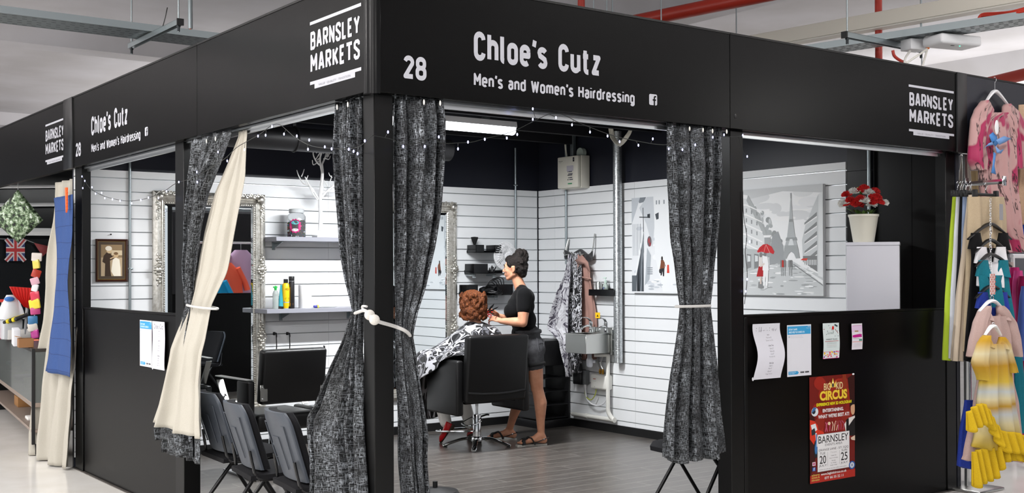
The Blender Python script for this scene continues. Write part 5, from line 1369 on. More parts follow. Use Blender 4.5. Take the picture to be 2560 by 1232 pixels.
# right buildings
f.poly(P((2060, 480), (2050, 486), (2035, 520), (2018, 565), (2010, 600), (2012, 655), (2060, 690)), '#b4b8ba')
f.poly(P((2060, 480), (2050, 486), (2048, 690), (2060, 695)), '#cfd2d3')
for k in range(5):
    v = 540 + 24 * k
    f.poly(P((2046, v - 10), (2016, v + 16), (2016, v + 21), (2046, v)), '#4c5254'); f.poly(P((2046, v), (2016, v + 21), (2016, v + 23), (2046, v + 4)), '#f2f3f3')
f.poly(P((2046, 640), (2012, 640), (2012, 655), (2046, 680)), '#33383a')
for u in range(2014, 2046, 4): f.poly(P((u, 650), (u + 2, 650), (u + 2, 664), (u, 662)), '#d5d8d9')
f.poly(P((2006, 650), (2012, 646), (2024, 646), (2020, 652)), '#dd4d3f')
f.poly(P((1990, 660), (2058, 712), (2060, 716), (1986, 660)), '#4a4f51'); f.poly(P((2000, 662), (2060, 702), (2060, 712)), '#d9dbdc')
# far figures
for u, c in [(1958, '#2a2c2e'), (1962, '#c2372e'), (1967, '#303335'), (1978, '#54595b'), (1983, '#2c2e30')]:
    f.poly(P((u - 2, 650), (u + 2, 650), (u + 2.5, 668), (u - 2.5, 668)), c)
    f.poly(P((u - 1.5, 668), (u + 1.5, 668), (u + 1, 690), (u - 1, 690)), '#888d8f')
# couple under the red umbrella
f.poly(P((1899, 706), (1911, 706), (1913, 722), (1906, 724), (1898, 722)), '#44484a'); f.poly(P((1912, 706), (1922, 706), (1923, 722), (1914, 726)), '#c4c7c8')
f.poly(P((1901, 640), (1909, 640), (1911, 668), (1900, 668)), '#e8e2de'); f.poly(P((1900, 666), (1912, 664), (1916, 692), (1894, 692)), '#b3272b'); f.poly(P((1903, 692), (1908, 692), (1907, 712), (1903, 712)), '#d9c9c0')
f.poly(P((1911, 638), (1923, 640), (1927, 676), (1925, 676), (1910, 676)), '#f1f1f0'); f.poly(P((1912, 676), (1925, 676), (1923, 716), (1919, 716), (1918, 690), (1915, 716), (1911, 716)), '#dfe0e0')
f.poly(P((1903, 664), (1914, 656), (1916, 660), (1905, 668)), '#e4d8d0')
f.ell(X(1906), Zz(635), 0.016, 0.022, '#3a2c28'); f.ell(X(1917), Zz(633), 0.015, 0.020, '#2d2a29')
f.poly(P((1896, 626), (1902, 616), (1912, 608), (1922, 607), (1934, 614), (1941, 628), (1938, 634), (1930, 630), (1920, 631), (1908, 627), (1898, 629)), '#cf2f35')
f.line(P((1919, 608), (1914, 628)), 0.006, '#e88f86'); f.line(P((1919, 608), (1929, 630)), 0.005, '#e9a79d'); f.line(P((1919, 608), (1903, 624)), 0.005, '#a81f27')
for k_ in f.mb.fc:
    c_ = f.mb.fc[k_]
    if max(c_) - min(c_) < 0.06: f.mb.fc[k_] = tuple(min(0.97, lerp(x_, 0.86, 0.20) * 1.22) for x_ in c_)
f.build('picture', M['print'], t)
# snowy lane with a walking man
t, f = on_right_wall('lane_painting', 'pale grey street painting with a small man in brown, half behind the right curtain', 3.445, 1.378, 0.91, 0.905)
X = lambda u: (u - 1580) * (0.91 / 172.0); Zz = lambda v: (734 - v) / (734 - 494) * 0.905
H = 0.905; f.clip = (W, H)
f.rect(0, 0, W, H, '#dfe1e4')
for k in range(40): f.ell(rp.uniform(0.05, 0.86), rp.uniform(0.05, 0.85), rp.uniform(0.03, 0.045), rp.uniform(0.01, 0.03), rp.choice(['#d2d5da', '#e9eaed', '#c9cdd3', '#e4e6e9']), 12)
f.poly(P((1596, 494), (1618, 494), (1612, 506), (1600, 508)), '#7a8086'); f.poly(P((1580, 494), (1602, 494), (1594, 520), (1580, 560)), '#b9bec4')
f.poly(P((1620, 494), (1636, 494), (1640, 560), (1634, 620), (1618, 560), (1600, 520)), '#c4c8cd')
f.poly(P((1638, 494), (1752, 494), (1752, 730), (1660, 730), (1640, 640)), '#e6e8ea')
for u in (1643, 1650, 1662): f.poly(P((u, 504), (u + 3, 504), (u + 3, 514), (u, 514)), '#8d9399')
f.line(P((1610, 520), (1611, 600)), 0.008, '#3a3e42'); f.line(P((1600, 543), (1628, 545)), 0.009, '#3a3e42'); f.poly(P((1621, 537), (1628, 536), (1628, 547), (1621, 546)), '#33373b')
f.poly(P((1641, 538), (1650, 534), (1650, 550), (1644, 552)), '#4a4f54')
for k in range(6): f.line(P((1583 + 4 * k, 560), (1584 + 4 * k, 640)), 0.006, rp.choice(['#8b9197', '#6c7278', '#a4a9ae']))
f.poly(P((1610, 580), (1611, 582), (1600, 640), (1590, 700), (1588, 695), (1600, 625)), '#e9ebec')
f.poly(P((1611, 590), (1611, 730), (1593, 730), (1592, 690), (1602, 640)), '#44494f'); f.poly(P((1598, 660), (1600, 730), (1594, 730)), '#22262a'); f.poly(P((1608, 640), (1605, 730), (1602, 730)), '#8d9399')
f.poly(P((1611, 580), (1612, 630), (1606, 668), (1602, 700), (1604, 640)), '#767c82')
f.poly(P((1580, 690), (1592, 690), (1592, 730), (1580, 730)), '#5c6268'); f.poly(P((1620, 620), (1630, 640), (1626, 700), (1614, 715)), '#aab0b6')
f.ell(X(1626), Zz(605), 0.03, 0.05, '#6d6266'); f.ell(X(1625), Zz(603), 0.012, 0.025, '#a4474a'); f.ell(X(1628), Zz(612), 0.012, 0.02, '#8e3c44')
for k in range(4): f.rect(X(1620), Zz(672 + 5 * k), X(1634), Zz(670 + 5 * k), '#7a8087')
f.poly(P((1655, 652), (1662, 652), (1665, 672), (1654, 674)), '#7a4a34'); f.ell(X(1658), Zz(648), 0.012, 0.020, '#2a2422')
f.poly(P((1655, 673), (1664, 672), (1663, 692), (1660, 692), (1659, 680), (1657, 690), (1654, 690)), '#2b2a2d'); f.ell(X(1653), Zz(679), 0.014, 0.022, '#2c2d31')
f.line(P((1656, 656), (1653, 674)), 0.009, '#7a4a34'); f.line(P((1663, 656), (1666, 668)), 0.008, '#7a4a34')
f.poly(P((1671, 664), (1675, 664), (1676, 684), (1670, 684)), '#c8402f')
for k in range(14): f.ell(X(rp.uniform(1626, 1740)), Zz(rp.uniform(696, 726)), 0.04, 0.008, rp.choice(['#c3c8ce', '#f1f2f4', '#b2b8bf']), 10)
f.build('picture', M['print'], t)

# ------------------------------------------------------------------ white plinth with flower pot inside the right end
M['plinth'] = mat('lavender_white_laminate', '#c6c6cf', 0.4)
pc = at(2183.5, 700, 8.52)
pl = thing('white_plinth', 'white box plinth standing behind the right half panel, under the flower pot', 'plinth', (pc.x, pc.y, 0), radians(-56))
hw = 127 * 8.42 / CAM_F / 2
MB().rbox(-hw, -0.12, 0.006, hw, 0.20, 1.765, 0.003, seg=1).build('carcass', M['plinth'], pl)
MB().rbox(-hw - 0.003, -0.124, 1.765, hw + 0.003, 0.20, 1.790, 0.003, seg=1).build('top_board', M['plinth'], pl)
ztop = 1.790
PD = 8.50
on_pot = lambda u, v, dd=0.0: at(u, v, PD + dd)
pq = at(2159, 590, PD); R0 = 38 * PD / CAM_F * 0.98
fp = thing('flower_pot', 'cream pot of red and white carnations on the white plinth', 'flower pot', (pq.x, pq.y, ztop))
MB().lathe([(R0 * 0.66, 0), (R0 * 0.69, 0.006), (R0 * 0.95, 0.185), (R0, 0.19), (R0 * 1.01, 0.205), (R0 * 0.96, 0.205), (R0 * 0.92, 0.18)], 36).build('pot', M['cream'], fp)
MB().lathe([(0.01, 0.196), (R0 * 0.92, 0.185)], 24).build('soil', mat('dark_foam', '#1e2a1a', 0.9), fp)
rf = random.Random(3)
redm, whm, grm = mat('red_petals', '#d92b2c', 0.6), mat('white_petals', '#f1f0ec', 0.6), mat('green_leaves', '#4c6b2c', 0.6)
def carnation(c, r, m, name):
    mb = MB(); ax = (Vector(c) - Vector((0, 0, 0.17))).normalized()
    for k in range(34):
        q = rf.random() * 2 * pi; w = rf.random() ** 0.6
        d = (ax + Vector((cos(q), sin(q), 0.3 * sin(q * 2))) * w * 1.15).normalized()
        p = Vector(c) + d * r * 0.55; o = d.orthogonal().normalized(); o2 = d.cross(o)
        rt = rf.random() * 6; s = r * 0.52
        e1 = o * cos(rt) + o2 * sin(rt); e2 = -o * sin(rt) + o2 * cos(rt)
        pts = [p - d * r * 0.4]
        for i in range(7):
            an = -0.9 + 1.8 * i / 6
            pts.append(p + d * (r * 0.42 + 0.10 * r * (-1) ** i) * cos(an) + e1 * s * sin(an) + e2 * r * 0.13 * sin(i * 2.1))
        mb.add(pts, [(0, i, i + 1) for i in range(1, 7)])
    return mb.build(name, m, fp, smooth=True, angle=60)
MBk = MB()
fl = [(2118, 492, 'r'), (2112, 512, 'w'), (2128, 505, 'r'), (2136, 486, 'w'), (2146, 484, 'r'), (2160, 476, 'r'), (2152, 502, 'r'), (2160, 508, 'w'), (2171, 488, 'w'), (2180, 500, 'r'), (2190, 498, 'r'), (2196, 510, 'r'), (2205, 512, 'w'), (2140, 512, 'r'), (2176, 512, 'r'), (2186, 484, 'r')]
for i, (u, v, c) in enumerate(fl):
    p = on_pot(u, v, -0.10 * (1 - ((u - 2159) / 60) ** 2) * (0.4 + 0.6 * (v > 495))) - Vector(fp.location)
    carnation(p, 0.052 if c == 'w' else 0.046, whm if c == 'w' else redm, 'white_bloom' if c == 'w' else 'red_bloom')
for i, (x, y, q) in enumerate([(-0.05, 0.12, 0), (0.08, 0.1, 1), (0, 0.15, 2), (-0.1, 0.05, 1.5), (0.12, 0.02, 0.7)]): carnation((x, y, 0.27), 0.05, redm if i % 2 else whm, 'red_bloom' if i % 2 else 'white_bloom')
lf = MB()
for k in range(46):
    q = rf.random() * 2 * pi; r = R0 * rf.uniform(0.55, 1.08); z = rf.uniform(0.195, 0.24) + (0.12 if k % 9 == 0 else 0)
    c = Vector((r * cos(q), r * sin(q), z)); d = Vector((cos(q), sin(q), 0.5)).normalized(); s = d.cross(Vector((0, 0, 1))).normalized() * 0.012
    lf.add([c - d * 0.03, c + s, c + d * 0.04, c - s], [(0, 1, 2, 3)])
lf.build('foliage', grm, fp)
lime = MB()
for u, v in [(2145, 473), (2190, 485), (2186, 482)]:
    c = on_pot(u, v, -0.02) - Vector(fp.location)
    for k in range(5): lime.ball(c + Vector((rf.uniform(-0.012, 0.012), rf.uniform(-0.01, 0.01), rf.uniform(-0.012, 0.012))), (0.009, 0.009, 0.011), 6, 5)
lime.build('lime_buds', mat('lime_bud', '#b6c93a', 0.6), fp)
# ------------------------------------------------------------------ the hairdresser (local x runs to the right of the picture, y away, z up)
def m_skin(name, c1, c2):
    m = mat(name, c1, 0.5, spec=0.35); t = NT(m)
    m.node_tree.nodes['Principled BSDF'].inputs['Subsurface Weight'].default_value = 0.08
    m.node_tree.nodes['Principled BSDF'].inputs['Subsurface Radius'].default_value = (0.02, 0.008, 0.005)
    n = t.noise(t.coord('Object'), 14, 4, 0.6); t.base(t.ramp(n, [(0.35, c2), (0.65, c1)])); return m
M['skin'] = m_skin('skin', '#c48e72', '#b88064')
M['skin_pale'] = m_skin('pale_skin', '#c4937a', '#b9866d')
def m_hair(name, a, b, c, sc=(30, 30, 8)):
    m = mat(name, a, 0.55, spec=0.25); t = NT(m)
    n = t.noise(t.coord('Object', sc), 3.0, 5, 0.65)
    t.base(t.ramp(n, [(0.3, a), (0.5, b), (0.72, c)])); t.bump(n, 0.6, 0.02); return m
M['hair_dark'] = m_hair('dark_curly_hair', '#070505', '#120d0b', '#241a16', (26, 26, 26))
M['hair_auburn'] = m_hair('auburn_hair', '#271107', '#552a10', '#7d4822', (34, 34, 12))
HD = 10.53
hb = at(1318, 1112, HD)
hp = thing('person', 'standing hairdresser in black T-shirt and dark denim shorts, holding scissors', 'person', (hb.x, hb.y, 0.006), -CAM_YAW)
_hi = (Matrix.Translation((hb.x, hb.y, 0.006)) @ Matrix.Rotation(-CAM_YAW, 4, 'Z')).inverted()
def L(u, v, a=0.0): return _hi @ at(u, v, HD + a)
Hc = L(1287, 667)
Th = Matrix.Rotation(radians(-16), 3, 'Z') @ Matrix.Rotation(radians(-4), 3, 'Y')
def hd(x, y, z): return Hc + Th @ Vector((x, y, z))
def head(mb, hd, T, s=1.0):
    def e(c, r): mb.ball(hd(*[q * s for q in c]), tuple(q * s for q in r), 18, 12, T=T)
    def c(a, b, r0, r1): mb.capsule(hd(*[q * s for q in a]), hd(*[q * s for q in b]), r0 * s, r1 * s)
    e((0.006, 0, 0.012), (0.093, 0.075, 0.094)); e((-0.030, 0, -0.040), (0.066, 0.060, 0.070)); e((-0.050, 0, -0.005), (0.046, 0.058, 0.055))
    for q in (-1, 1):
        c((0.0, q * 0.048, -0.066), (-0.062, q * 0.018, -0.100), 0.022, 0.018)
        e((-0.060, q * 0.038, -0.030), (0.026, 0.020, 0.022))
        e((0.008, q * 0.077, -0.022), (0.016, 0.009, 0.030)); e((0.004, q * 0.080, -0.004), (0.017, 0.008, 0.015)); e((0.0, q * 0.075, -0.046), (0.010, 0.008, 0.010))
        e((-0.096, q * 0.011, -0.036), (0.009, 0.008, 0.008))
    c((-0.070, 0, -0.100), (-0.076, 0, -0.094), 0.021, 0.017)
    c((-0.090, 0, 0.004), (-0.110, 0, -0.030), 0.009, 0.012)
    e((-0.084, 0, 0.018), (0.015, 0.046, 0.012))
    e((-0.090, 0, -0.060), (0.013, 0.026, 0.009)); e((-0.089, 0, -0.073), (0.013, 0.023, 0.010)); e((-0.082, 0, -0.066), (0.014, 0.030, 0.016))
def hand(mb, W, d, n, curl, thumb, s=1.0, spread=0.018):
    """W wrist, d towards the fingers, n out of the back of the hand; curl per finger in degrees; thumb = side it leaves from (+1/-1)"""
    d = Vector(d).normalized(); n = Vector(n); n = (n - d * n.dot(d)).normalized(); q = d.cross(n) * thumb
    B = Matrix((d, q, n)).transposed()
    def p(x, y, z): return Vector(W) + B @ Vector((x, y, z)) * s
    mb.ball(p(0.045, 0.0, 0), (0.050 * s, 0.036 * s, 0.014 * s), 14, 10, T=B)
    mb.capsule(p(0.0, 0, 0), p(0.04, 0, 0), 0.024 * s, 0.022 * s)
    mb.ball(p(0.03, 0.022, -0.008), (0.028 * s, 0.014 * s, 0.013 * s), 10, 8, T=B)
    lens = [(0.044, 0.026, 0.020), (0.048, 0.030, 0.021), (0.044, 0.028, 0.020), (0.034, 0.021, 0.018)]; tips = []
    for k in range(4):
        y = 0.028 - spread * k; x0 = 0.084 - 0.006 * abs(k - 1); a = 0.0; P0 = p(x0 - 0.02, y * 0.95, 0.0); pos = [x0, y, 0.0]
        mb.capsule(P0, p(*pos), 0.0105 * s, 0.0095 * s, n=8)
        for j, l in enumerate(lens[k]):
            a += radians(curl[k]) * (0.55, 1.0, 0.7)[j]
            nx = [pos[0] + l * cos(a), pos[1] + 0.004 * (1 - k) * (1 if j == 0 else 0.3), pos[2] - l * sin(a)]
            mb.capsule(p(*pos), p(*nx), (0.0092 - 0.0009 * j) * s, (0.0084 - 0.0009 * j) * s, n=8); pos = nx
        tips.append((p(*pos), B @ Vector((cos(a), 0, -sin(a)))))
    t0 = (0.025, 0.026, -0.006); t1 = (0.052, 0.050, -0.020); t2 = (0.078, 0.052, -0.032); t3 = (0.098, 0.044, -0.042)
    mb.capsule(p(*t0), p(*t1), 0.013 * s, 0.0105 * s, n=8); mb.capsule(p(*t1), p(*t2), 0.0105 * s, 0.0095 * s, n=8); mb.capsule(p(*t2), p(*t3), 0.0095 * s, 0.0075 * s, n=8)
    tips.append((p(*t3), (p(*t3) - p(*t2)).normalized())); return tips
KN = L(1343, 970, -0.09); AN = L(1353, 1084, -0.06); HN = L(1330, 880, -0.09)
KF = L(1303, 962, 0.14); AF = L(1273, 1074, 0.30); HF = L(1316, 880, 0.09)
SN = L(1311, 738, -0.165); EN = L(1307, 806, -0.215); WN = L(1252, 802, -0.115)
SF = L(1303, 738, 0.155); EF = L(1292, 806, 0.19); WF = L(1246, 790, 0.055)
tipsN = tipsF = None
def torso(mb, g=0.0):
    def e(u, v, a, rx, ry, rz): mb.ball(L(u, v, a), (rx + g, ry + g, rz + g), 20, 14)
    e(1308, 745, 0, 0.098, 0.170, 0.090); e(1302, 765, 0, 0.118, 0.150, 0.100); e(1283, 777, -0.062, 0.078, 0.076, 0.068); e(1283, 777, 0.062, 0.078, 0.076, 0.068)
    e(1308, 800, 0, 0.112, 0.135, 0.105); e(1313, 832, 0, 0.118, 0.150, 0.090)
    for s_, S in ((-1, SN), (1, SF)): mb.ball(S, (0.062 + g, 0.060 + g, 0.062 + g), 14, 10)
    mb.capsule(L(1305, 727, -0.05), SN, 0.05 + g, 0.05 + g); mb.capsule(L(1303, 727, 0.05), SF, 0.05 + g, 0.05 + g)
def hips(mb, g=0.0):
    def e(u, v, a, rx, ry, rz): mb.ball(L(u, v, a), (rx + g, ry + g, rz + g), 20, 14)
    e(1316, 835, 0, 0.116, 0.150, 0.090); e(1322, 862, 0, 0.132, 0.172, 0.100); e(1337, 872, -0.075, 0.088, 0.082, 0.088); e(1337, 872, 0.075, 0.088, 0.082, 0.088)
def body(mb):
    global tipsN, tipsF
    head(mb, hd, Th)
    mb.capsule(L(1291, 693), L(1303, 724), 0.048, 0.056)
    torso(mb, -0.004); hips(mb, -0.006)
    for S, E, W in ((SN, EN, WN), (SF, EF, WF)):
        mb.capsule(S, E.lerp(S, 0.35), 0.058, 0.053); mb.capsule(E.lerp(S, 0.35), E, 0.053, 0.043); mb.ball(E, 0.044, 12, 8)
        mb.capsule(E, E.lerp(W, 0.35), 0.043, 0.043); mb.capsule(E.lerp(W, 0.35), W, 0.043, 0.026)
    tipsN = hand(mb, WN, L(1224, 792, -0.04) - WN, (-0.1, -0.5, 0.8), (24, 30, 34, 38), 1.0, 0.98)
    tipsF = hand(mb, WF, L(1226, 775, 0.02) - WF, (0.1, 0.5, 0.75), (38, 44, 50, 54), -1.0, 0.98)
    for H, K, A in ((HN, KN, AN), (HF, KF, AF)):
        mb.capsule(H, H.lerp(K, 0.55), 0.093, 0.076); mb.capsule(H.lerp(K, 0.55), K, 0.076, 0.056); mb.ball(K + Vector((-0.012, 0, 0)), 0.050, 12, 8)
        c = K.lerp(A, 0.32) + Vector((0.018, 0, 0))
        mb.capsule(K, c, 0.053, 0.060); mb.capsule(c, K.lerp(A, 0.72) + Vector((0.004, 0, 0)), 0.060, 0.040); mb.capsule(K.lerp(A, 0.72) + Vector((0.004, 0, 0)), A, 0.040, 0.032)
    for A, heel, toe in ((AN, L(1360, 1106, -0.05), L(1306, 1113, -0.10)), (AF, L(1284, 1092, 0.29), L(1229, 1098, 0.29))):
        heel.z = 0.045; toe.z = 0.034
        mid = heel.lerp(toe, 0.45) + Vector((0, 0, 0.018))
        mb.capsule(A, heel, 0.033, 0.032); mb.capsule(A, mid, 0.034, 0.030); mb.capsule(heel, mid, 0.032, 0.031); mb.capsule(mid, toe, 0.032, 0.026)
        sd = (toe - heel).normalized().cross(Vector((0, 0, 1)))
        for k in range(5): mb.capsule(toe + sd * (0.030 - 0.015 * k), toe + (toe - heel).normalized() * (0.034 - 0.005 * k) + sd * (0.028 - 0.014 * k) - Vector((0, 0, 0.006)), 0.012, 0.010 if k else 0.012, n=8)
body_o = blob('body', body, M['skin'], hp, 0.0058, 7)
def tee(mb):
    torso(mb, 0.010)
    for S, E in ((SN, EN), (SF, EF)): mb.capsule(S, S.lerp(E, 0.50), 0.072, 0.066)
tee_o = blob('tshirt', tee, m_cloth('black_jersey', '#0b0b0d', '#070708', 0.9, 120), hp, 0.009, 8)
# neckline and hem are the garment's own edges: cut the blob to a shallow scoop
def shorts(mb):
    hips(mb, 0.012)
    mb.capsule(HN + Vector((0.0, 0, 0)), HN.lerp(KN, 0.30), 0.108, 0.100); mb.capsule(HF, HF.lerp(KF, 0.28), 0.108, 0.098)
def m_denim():
    m = mat('washed_black_denim', '#2b2b2d', 0.85, spec=0.2); t = NT(m)
    n = t.noise(t.coord('Object', (1, 1, 1)), 16, 4, 0.6); w = t.noise(t.coord('Object', (260, 260, 60)), 1, 2)
    t.base(t.mix(t.math('MULTIPLY', w, 0.5), t.ramp(n, [(0.35, '#222224'), (0.65, '#414144')]), '#555558')); t.bump(w, 0.15, 0.001); return m
M['denim'] = m_denim()
blob('denim_shorts', shorts, M['denim'], hp, 0.009, 6)
MB().tube([L(1317, 829, 0) + Vector((0.128 * cos(a), 0.160 * sin(a), 0.004 * cos(a))) for a in [2 * pi * i / 40 for i in range(40)]], 0.009, 8, True, flat=2.0).build('waistband', M['denim'], hp)
for K, H, s_ in ((KN, HN, 0.30), (KF, HF, 0.28)):
    c = H.lerp(K, s_ + 0.03); ax = (K - H).normalized(); o1 = ax.orthogonal().normalized(); o2 = ax.cross(o1)
    MB().tube([c + (o1 * cos(a) + o2 * sin(a)) * 0.102 for a in [2 * pi * i / 32 for i in range(32)]], 0.008, 8, True, flat=2.0).build('rolled_hem', mat('black_cuff', '#141415', 0.9), hp)
pk_ = [L(1342, 845, -0.175), L(1360, 848, -0.11), L(1360, 872, -0.12), L(1348, 880, -0.17)]
MB().tube(pk_, 0.003, 6, True).build('back_pocket', mat('denim_seam', '#55555a', 0.9), hp)
def hair(mb):
    def e(c, r): mb.ball(hd(*c), r, 16, 10, T=Th)
    e((0.032, 0, 0.030), (0.088, 0.084, 0.084)); e((0.060, 0, -0.020), (0.058, 0.074, 0.072)); e((0.070, 0, -0.062), (0.040, 0.052, 0.045))
    e((-0.030, 0, 0.070), (0.056, 0.066, 0.040)); e((-0.004, 0.055, 0.03), (0.058, 0.030, 0.055)); e((-0.006, -0.055, 0.035), (0.054, 0.030, 0.050))
    r = random.Random(2); B = L(1302, 641)
    mb.ball(B, (0.066, 0.062, 0.064), 16, 12)
    for k in range(46):
        a = r.random() * 2 * pi; z = r.uniform(-1, 1); q = (1 - z * z) ** 0.5
        mb.ball(B + Vector((q * cos(a) * 0.060, q * sin(a) * 0.056, z * 0.058)), r.uniform(0.014, 0.024), 8, 6)
    for k in range(34):
        a = r.uniform(0, 2 * pi); z = r.uniform(-0.6, 0.9); q = (1 - z * z) ** 0.5
        mb.ball(hd(0.045 + q * cos(a) * 0.070, q * sin(a) * 0.078, 0.005 + z * 0.080), r.uniform(0.012, 0.020), 8, 6)
hair_o = blob('hair', hair, M['hair_dark'], hp, 0.0065, 2, (0.012, 0.018))
eyem = mat('eye_white', '#e9e4df', 0.2); dark = mat('dark_iris', '#2a1a12', 0.2)
for q in (-1, 1):
    ey = MB().ball(hd(-0.0765, q * 0.032, -0.004), (0.0105, 0.013, 0.009), 12, 8, T=Th).build('eye', eyem, hp)
    MB().ball(hd(-0.0845, q * 0.033, -0.004), (0.0035, 0.006, 0.006), 10, 6, T=Th).build('iris', dark, ey)
    MB().tube([hd(-0.093, q * 0.016, 0.022), hd(-0.094, q * 0.032, 0.027), hd(-0.082, q * 0.050, 0.022)], 0.0036, 6).build('eyebrow', M['hair_dark'], hp)
    MB().tube([hd(-0.086, q * 0.020, 0.003), hd(-0.088, q * 0.032, 0.006), hd(-0.080, q * 0.045, 0.002)], 0.0028, 6).build('eyelash', M['hair_dark'], hp)
MB().tube([hd(-0.084, -0.027, -0.062), hd(-0.1005, -0.010, -0.066), hd(-0.1005, 0.010, -0.066), hd(-0.084, 0.027, -0.062)], 0.0028, 6).build('lips', mat('lips', '#a8655a', 0.4), hp)
nail = mat('red_nail_varnish', '#e0231f', 0.15)
for tp_, dr in tipsN + tipsF:
    MB().ball(tp_ + dr * 0.004, (0.0066, 0.0066, 0.0066), 8, 6).build('fingernail', nail, hp)
MB().tube([L(1240, 793, -0.105) + Vector((0.006 * cos(a), 0.014 * sin(a), 0.011 * sin(a + 1.2))) for a in [2 * pi * i / 16 for i in range(16)]], 0.002, 6, True).build('ring', M['chrome'], hp)
MB().tube(smoothpath([L(1312, 718, -0.055), L(1296, 716, -0.085), L(1284, 728, -0.080), L(1278, 742, -0.03), L(1277, 746, 0.0)], 5), 0.0018, 5).ball(L(1278, 742, -0.02), 0.008, 8, 6).build('necklace', M['chrome'], hp)
soles = mat('silver_sole', '#b9b6ae', 0.3, 0.6); strap = mat('black_strap', '#0e0e0f', 0.7)
for heel, toe in ((L(1360, 1106, -0.05), L(1300, 1113, -0.105)), (L(1284, 1092, 0.29), L(1223, 1098, 0.29))):
    heel.z = toe.z = 0; d = (toe - heel).normalized(); q = d.cross(Vector((0, 0, 1)))
    sa = thing('sandal', None, None); sa.parent = hp
    n = 24; ring = []
    ln = (toe - heel).length + 0.075
    for i in range(n):
        a = 2 * pi * i / n; w = 0.044 if cos(a) > 0 else 0.034
        ring.append(heel - d * 0.03 + d * (ln * (0.5 + 0.5 * cos(a))) + q * (w * sin(a)))
    sb_ = MB(); sb_.add([v + Vector((0, 0, 0.000)) for v in ring] + [v + Vector((0, 0, 0.014)) for v in ring], [tuple(range(n))[::-1], tuple(range(n, 2 * n))] + [(i, (i + 1) % n, n + (i + 1) % n, n + i) for i in range(n)])
    sb_.build('sole', soles, sa)
    c1, c2 = heel.lerp(toe, 0.42), heel.lerp(toe, 0.88)
    for s_ in (-1, 1):
        MB().tube(smoothpath([c1 + q * (0.044 * s_) + Vector((0, 0, 0.012)), c1.lerp(c2, 0.3) + q * (0.030 * s_) + Vector((0, 0, 0.070)), c1.lerp(c2, 0.62) + Vector((0, 0, 0.070)), c2 + q * (-0.030 * s_) + Vector((0, 0, 0.056)), c2 + q * (-0.046 * s_) + Vector((0, 0, 0.012))], 5), 0.019, 8, flat=0.30).build('cross_strap', strap, sa)
    MB().tube(smoothpath([c1 + q * 0.042 + Vector((0, 0, 0.03)), heel + q * 0.036 + Vector((0, 0, 0.062)), heel - d * 0.036 + Vector((0, 0, 0.068)), heel - q * 0.036 + Vector((0, 0, 0.062)), c1 - q * 0.042 + Vector((0, 0, 0.03))], 5), 0.008, 8, flat=0.4).build('heel_strap', strap, sa)
    MB().rbox(-0.006, -0.004, -0.006, 0.006, 0.004, 0.006, 0.001, T=Matrix.Translation(heel - q * 0.040 + d * 0.01 + Vector((0, 0, 0.060)))).build('buckle', M['chrome'], sa)

# scissors and comb in her hands
scz = thing('scissors', 'black hairdressing scissors held open beside the client hair', 'scissors', tuple(at(1222, 783, HD - 0.05)))
So = Vector(scz.location)
def W_(u, v, a=0.0): return at(u, v, HD + a) - So
bl = mat('black_blade', '#161617', 0.3, 0.4)
def blade(p0, p1, w, name):
    d = (p1 - p0); n = d.cross(_F).normalized(); k = d.normalized()
    MB().prism([(0, -w * 0.4), (d.length * 0.75, -w), (d.length, 0.0), (d.length * 0.6, w), (0, w * 0.5)], p0, k, n, _F * 0.006).build(name, bl, scz)
blade(W_(1216, 783, -0.05), W_(1236, 758, -0.06), 0.010, 'blade'); blade(W_(1222, 780, -0.04), W_(1247, 766, -0.05), 0.007, 'blade')
for (u, v) in ((1217, 786), (1224, 789)):
    c = W_(u, v, -0.05); MB().tube([c + _R * 0.015 * cos(a) + _U * 0.012 * sin(a) for a in [2 * pi * i / 18 for i in range(18)]], 0.004, 6, True).build('finger_loop', mat('red_handle', '#c8281f', 0.35), scz)

# ------------------------------------------------------------------ the seated client
cb = Vector((3.245, 3.80, 0.0))
cl = thing('person', 'seated client with auburn bob and red shoes, wrapped in a patterned cape', 'person', (cb.x, cb.y, 0.006))
def C_(u, v, d): return at(u, v, d) - Vector((cb.x, cb.y, 0.006))
HcC = C_(1180, 762, 10.36)
Tc = Matrix.Rotation(radians(-90), 3, 'Z')
def hc(x, y, z): return HcC + Tc @ Vector((x, y, z))
kneeL, kneeR = Vector((-0.115, 0.50, 0.57)), Vector((0.115, 0.50, 0.57))
anL, anR = C_(1117, 1066, 10.62), C_(1180, 1072, 10.80)
def cbody(mb):
    head(mb, hc, Tc)
    mb.capsule(HcC + Vector((0, -0.01, -0.08)), Vector((HcC.x * 0.6, -0.05, 1.08)), 0.05, 0.056)
    mb.ball((0, -0.07, 0.98), (0.18, 0.11, 0.11), 18, 12); mb.ball((0, -0.06, 0.84), (0.165, 0.125, 0.15), 18, 12); mb.ball((0, -0.02, 0.68), (0.18, 0.15, 0.10), 18, 12)
    for s in (-1, 1):
        mb.capsule((s * 0.12, -0.07, 1.01), (s * 0.155, -0.06, 0.985), 0.055, 0.050); mb.capsule((s * 0.155, -0.06, 0.985), (s * 0.20, 0.06, 0.76), 0.048, 0.040)
        mb.capsule((s * 0.20, 0.06, 0.76), (s * 0.10, 0.30, 0.72), 0.042, 0.028)
        hand(mb, (s * 0.10, 0.30, 0.72), (-s * 0.6, 0.5, -0.05), (0, 0.1, 1), (18, 22, 26, 30), s * 1.0)
    for s, K, A in ((-1, kneeL, anL), (1, kneeR, anR)):
        mb.capsule((s * 0.10, 0.02, 0.645), K, 0.085, 0.062); mb.capsule(K, K.lerp(A, 0.4), 0.058, 0.056); mb.capsule(K.lerp(A, 0.4), A, 0.056, 0.034)
blob('body', cbody, M['skin_pale'], cl, 0.0075, 6)
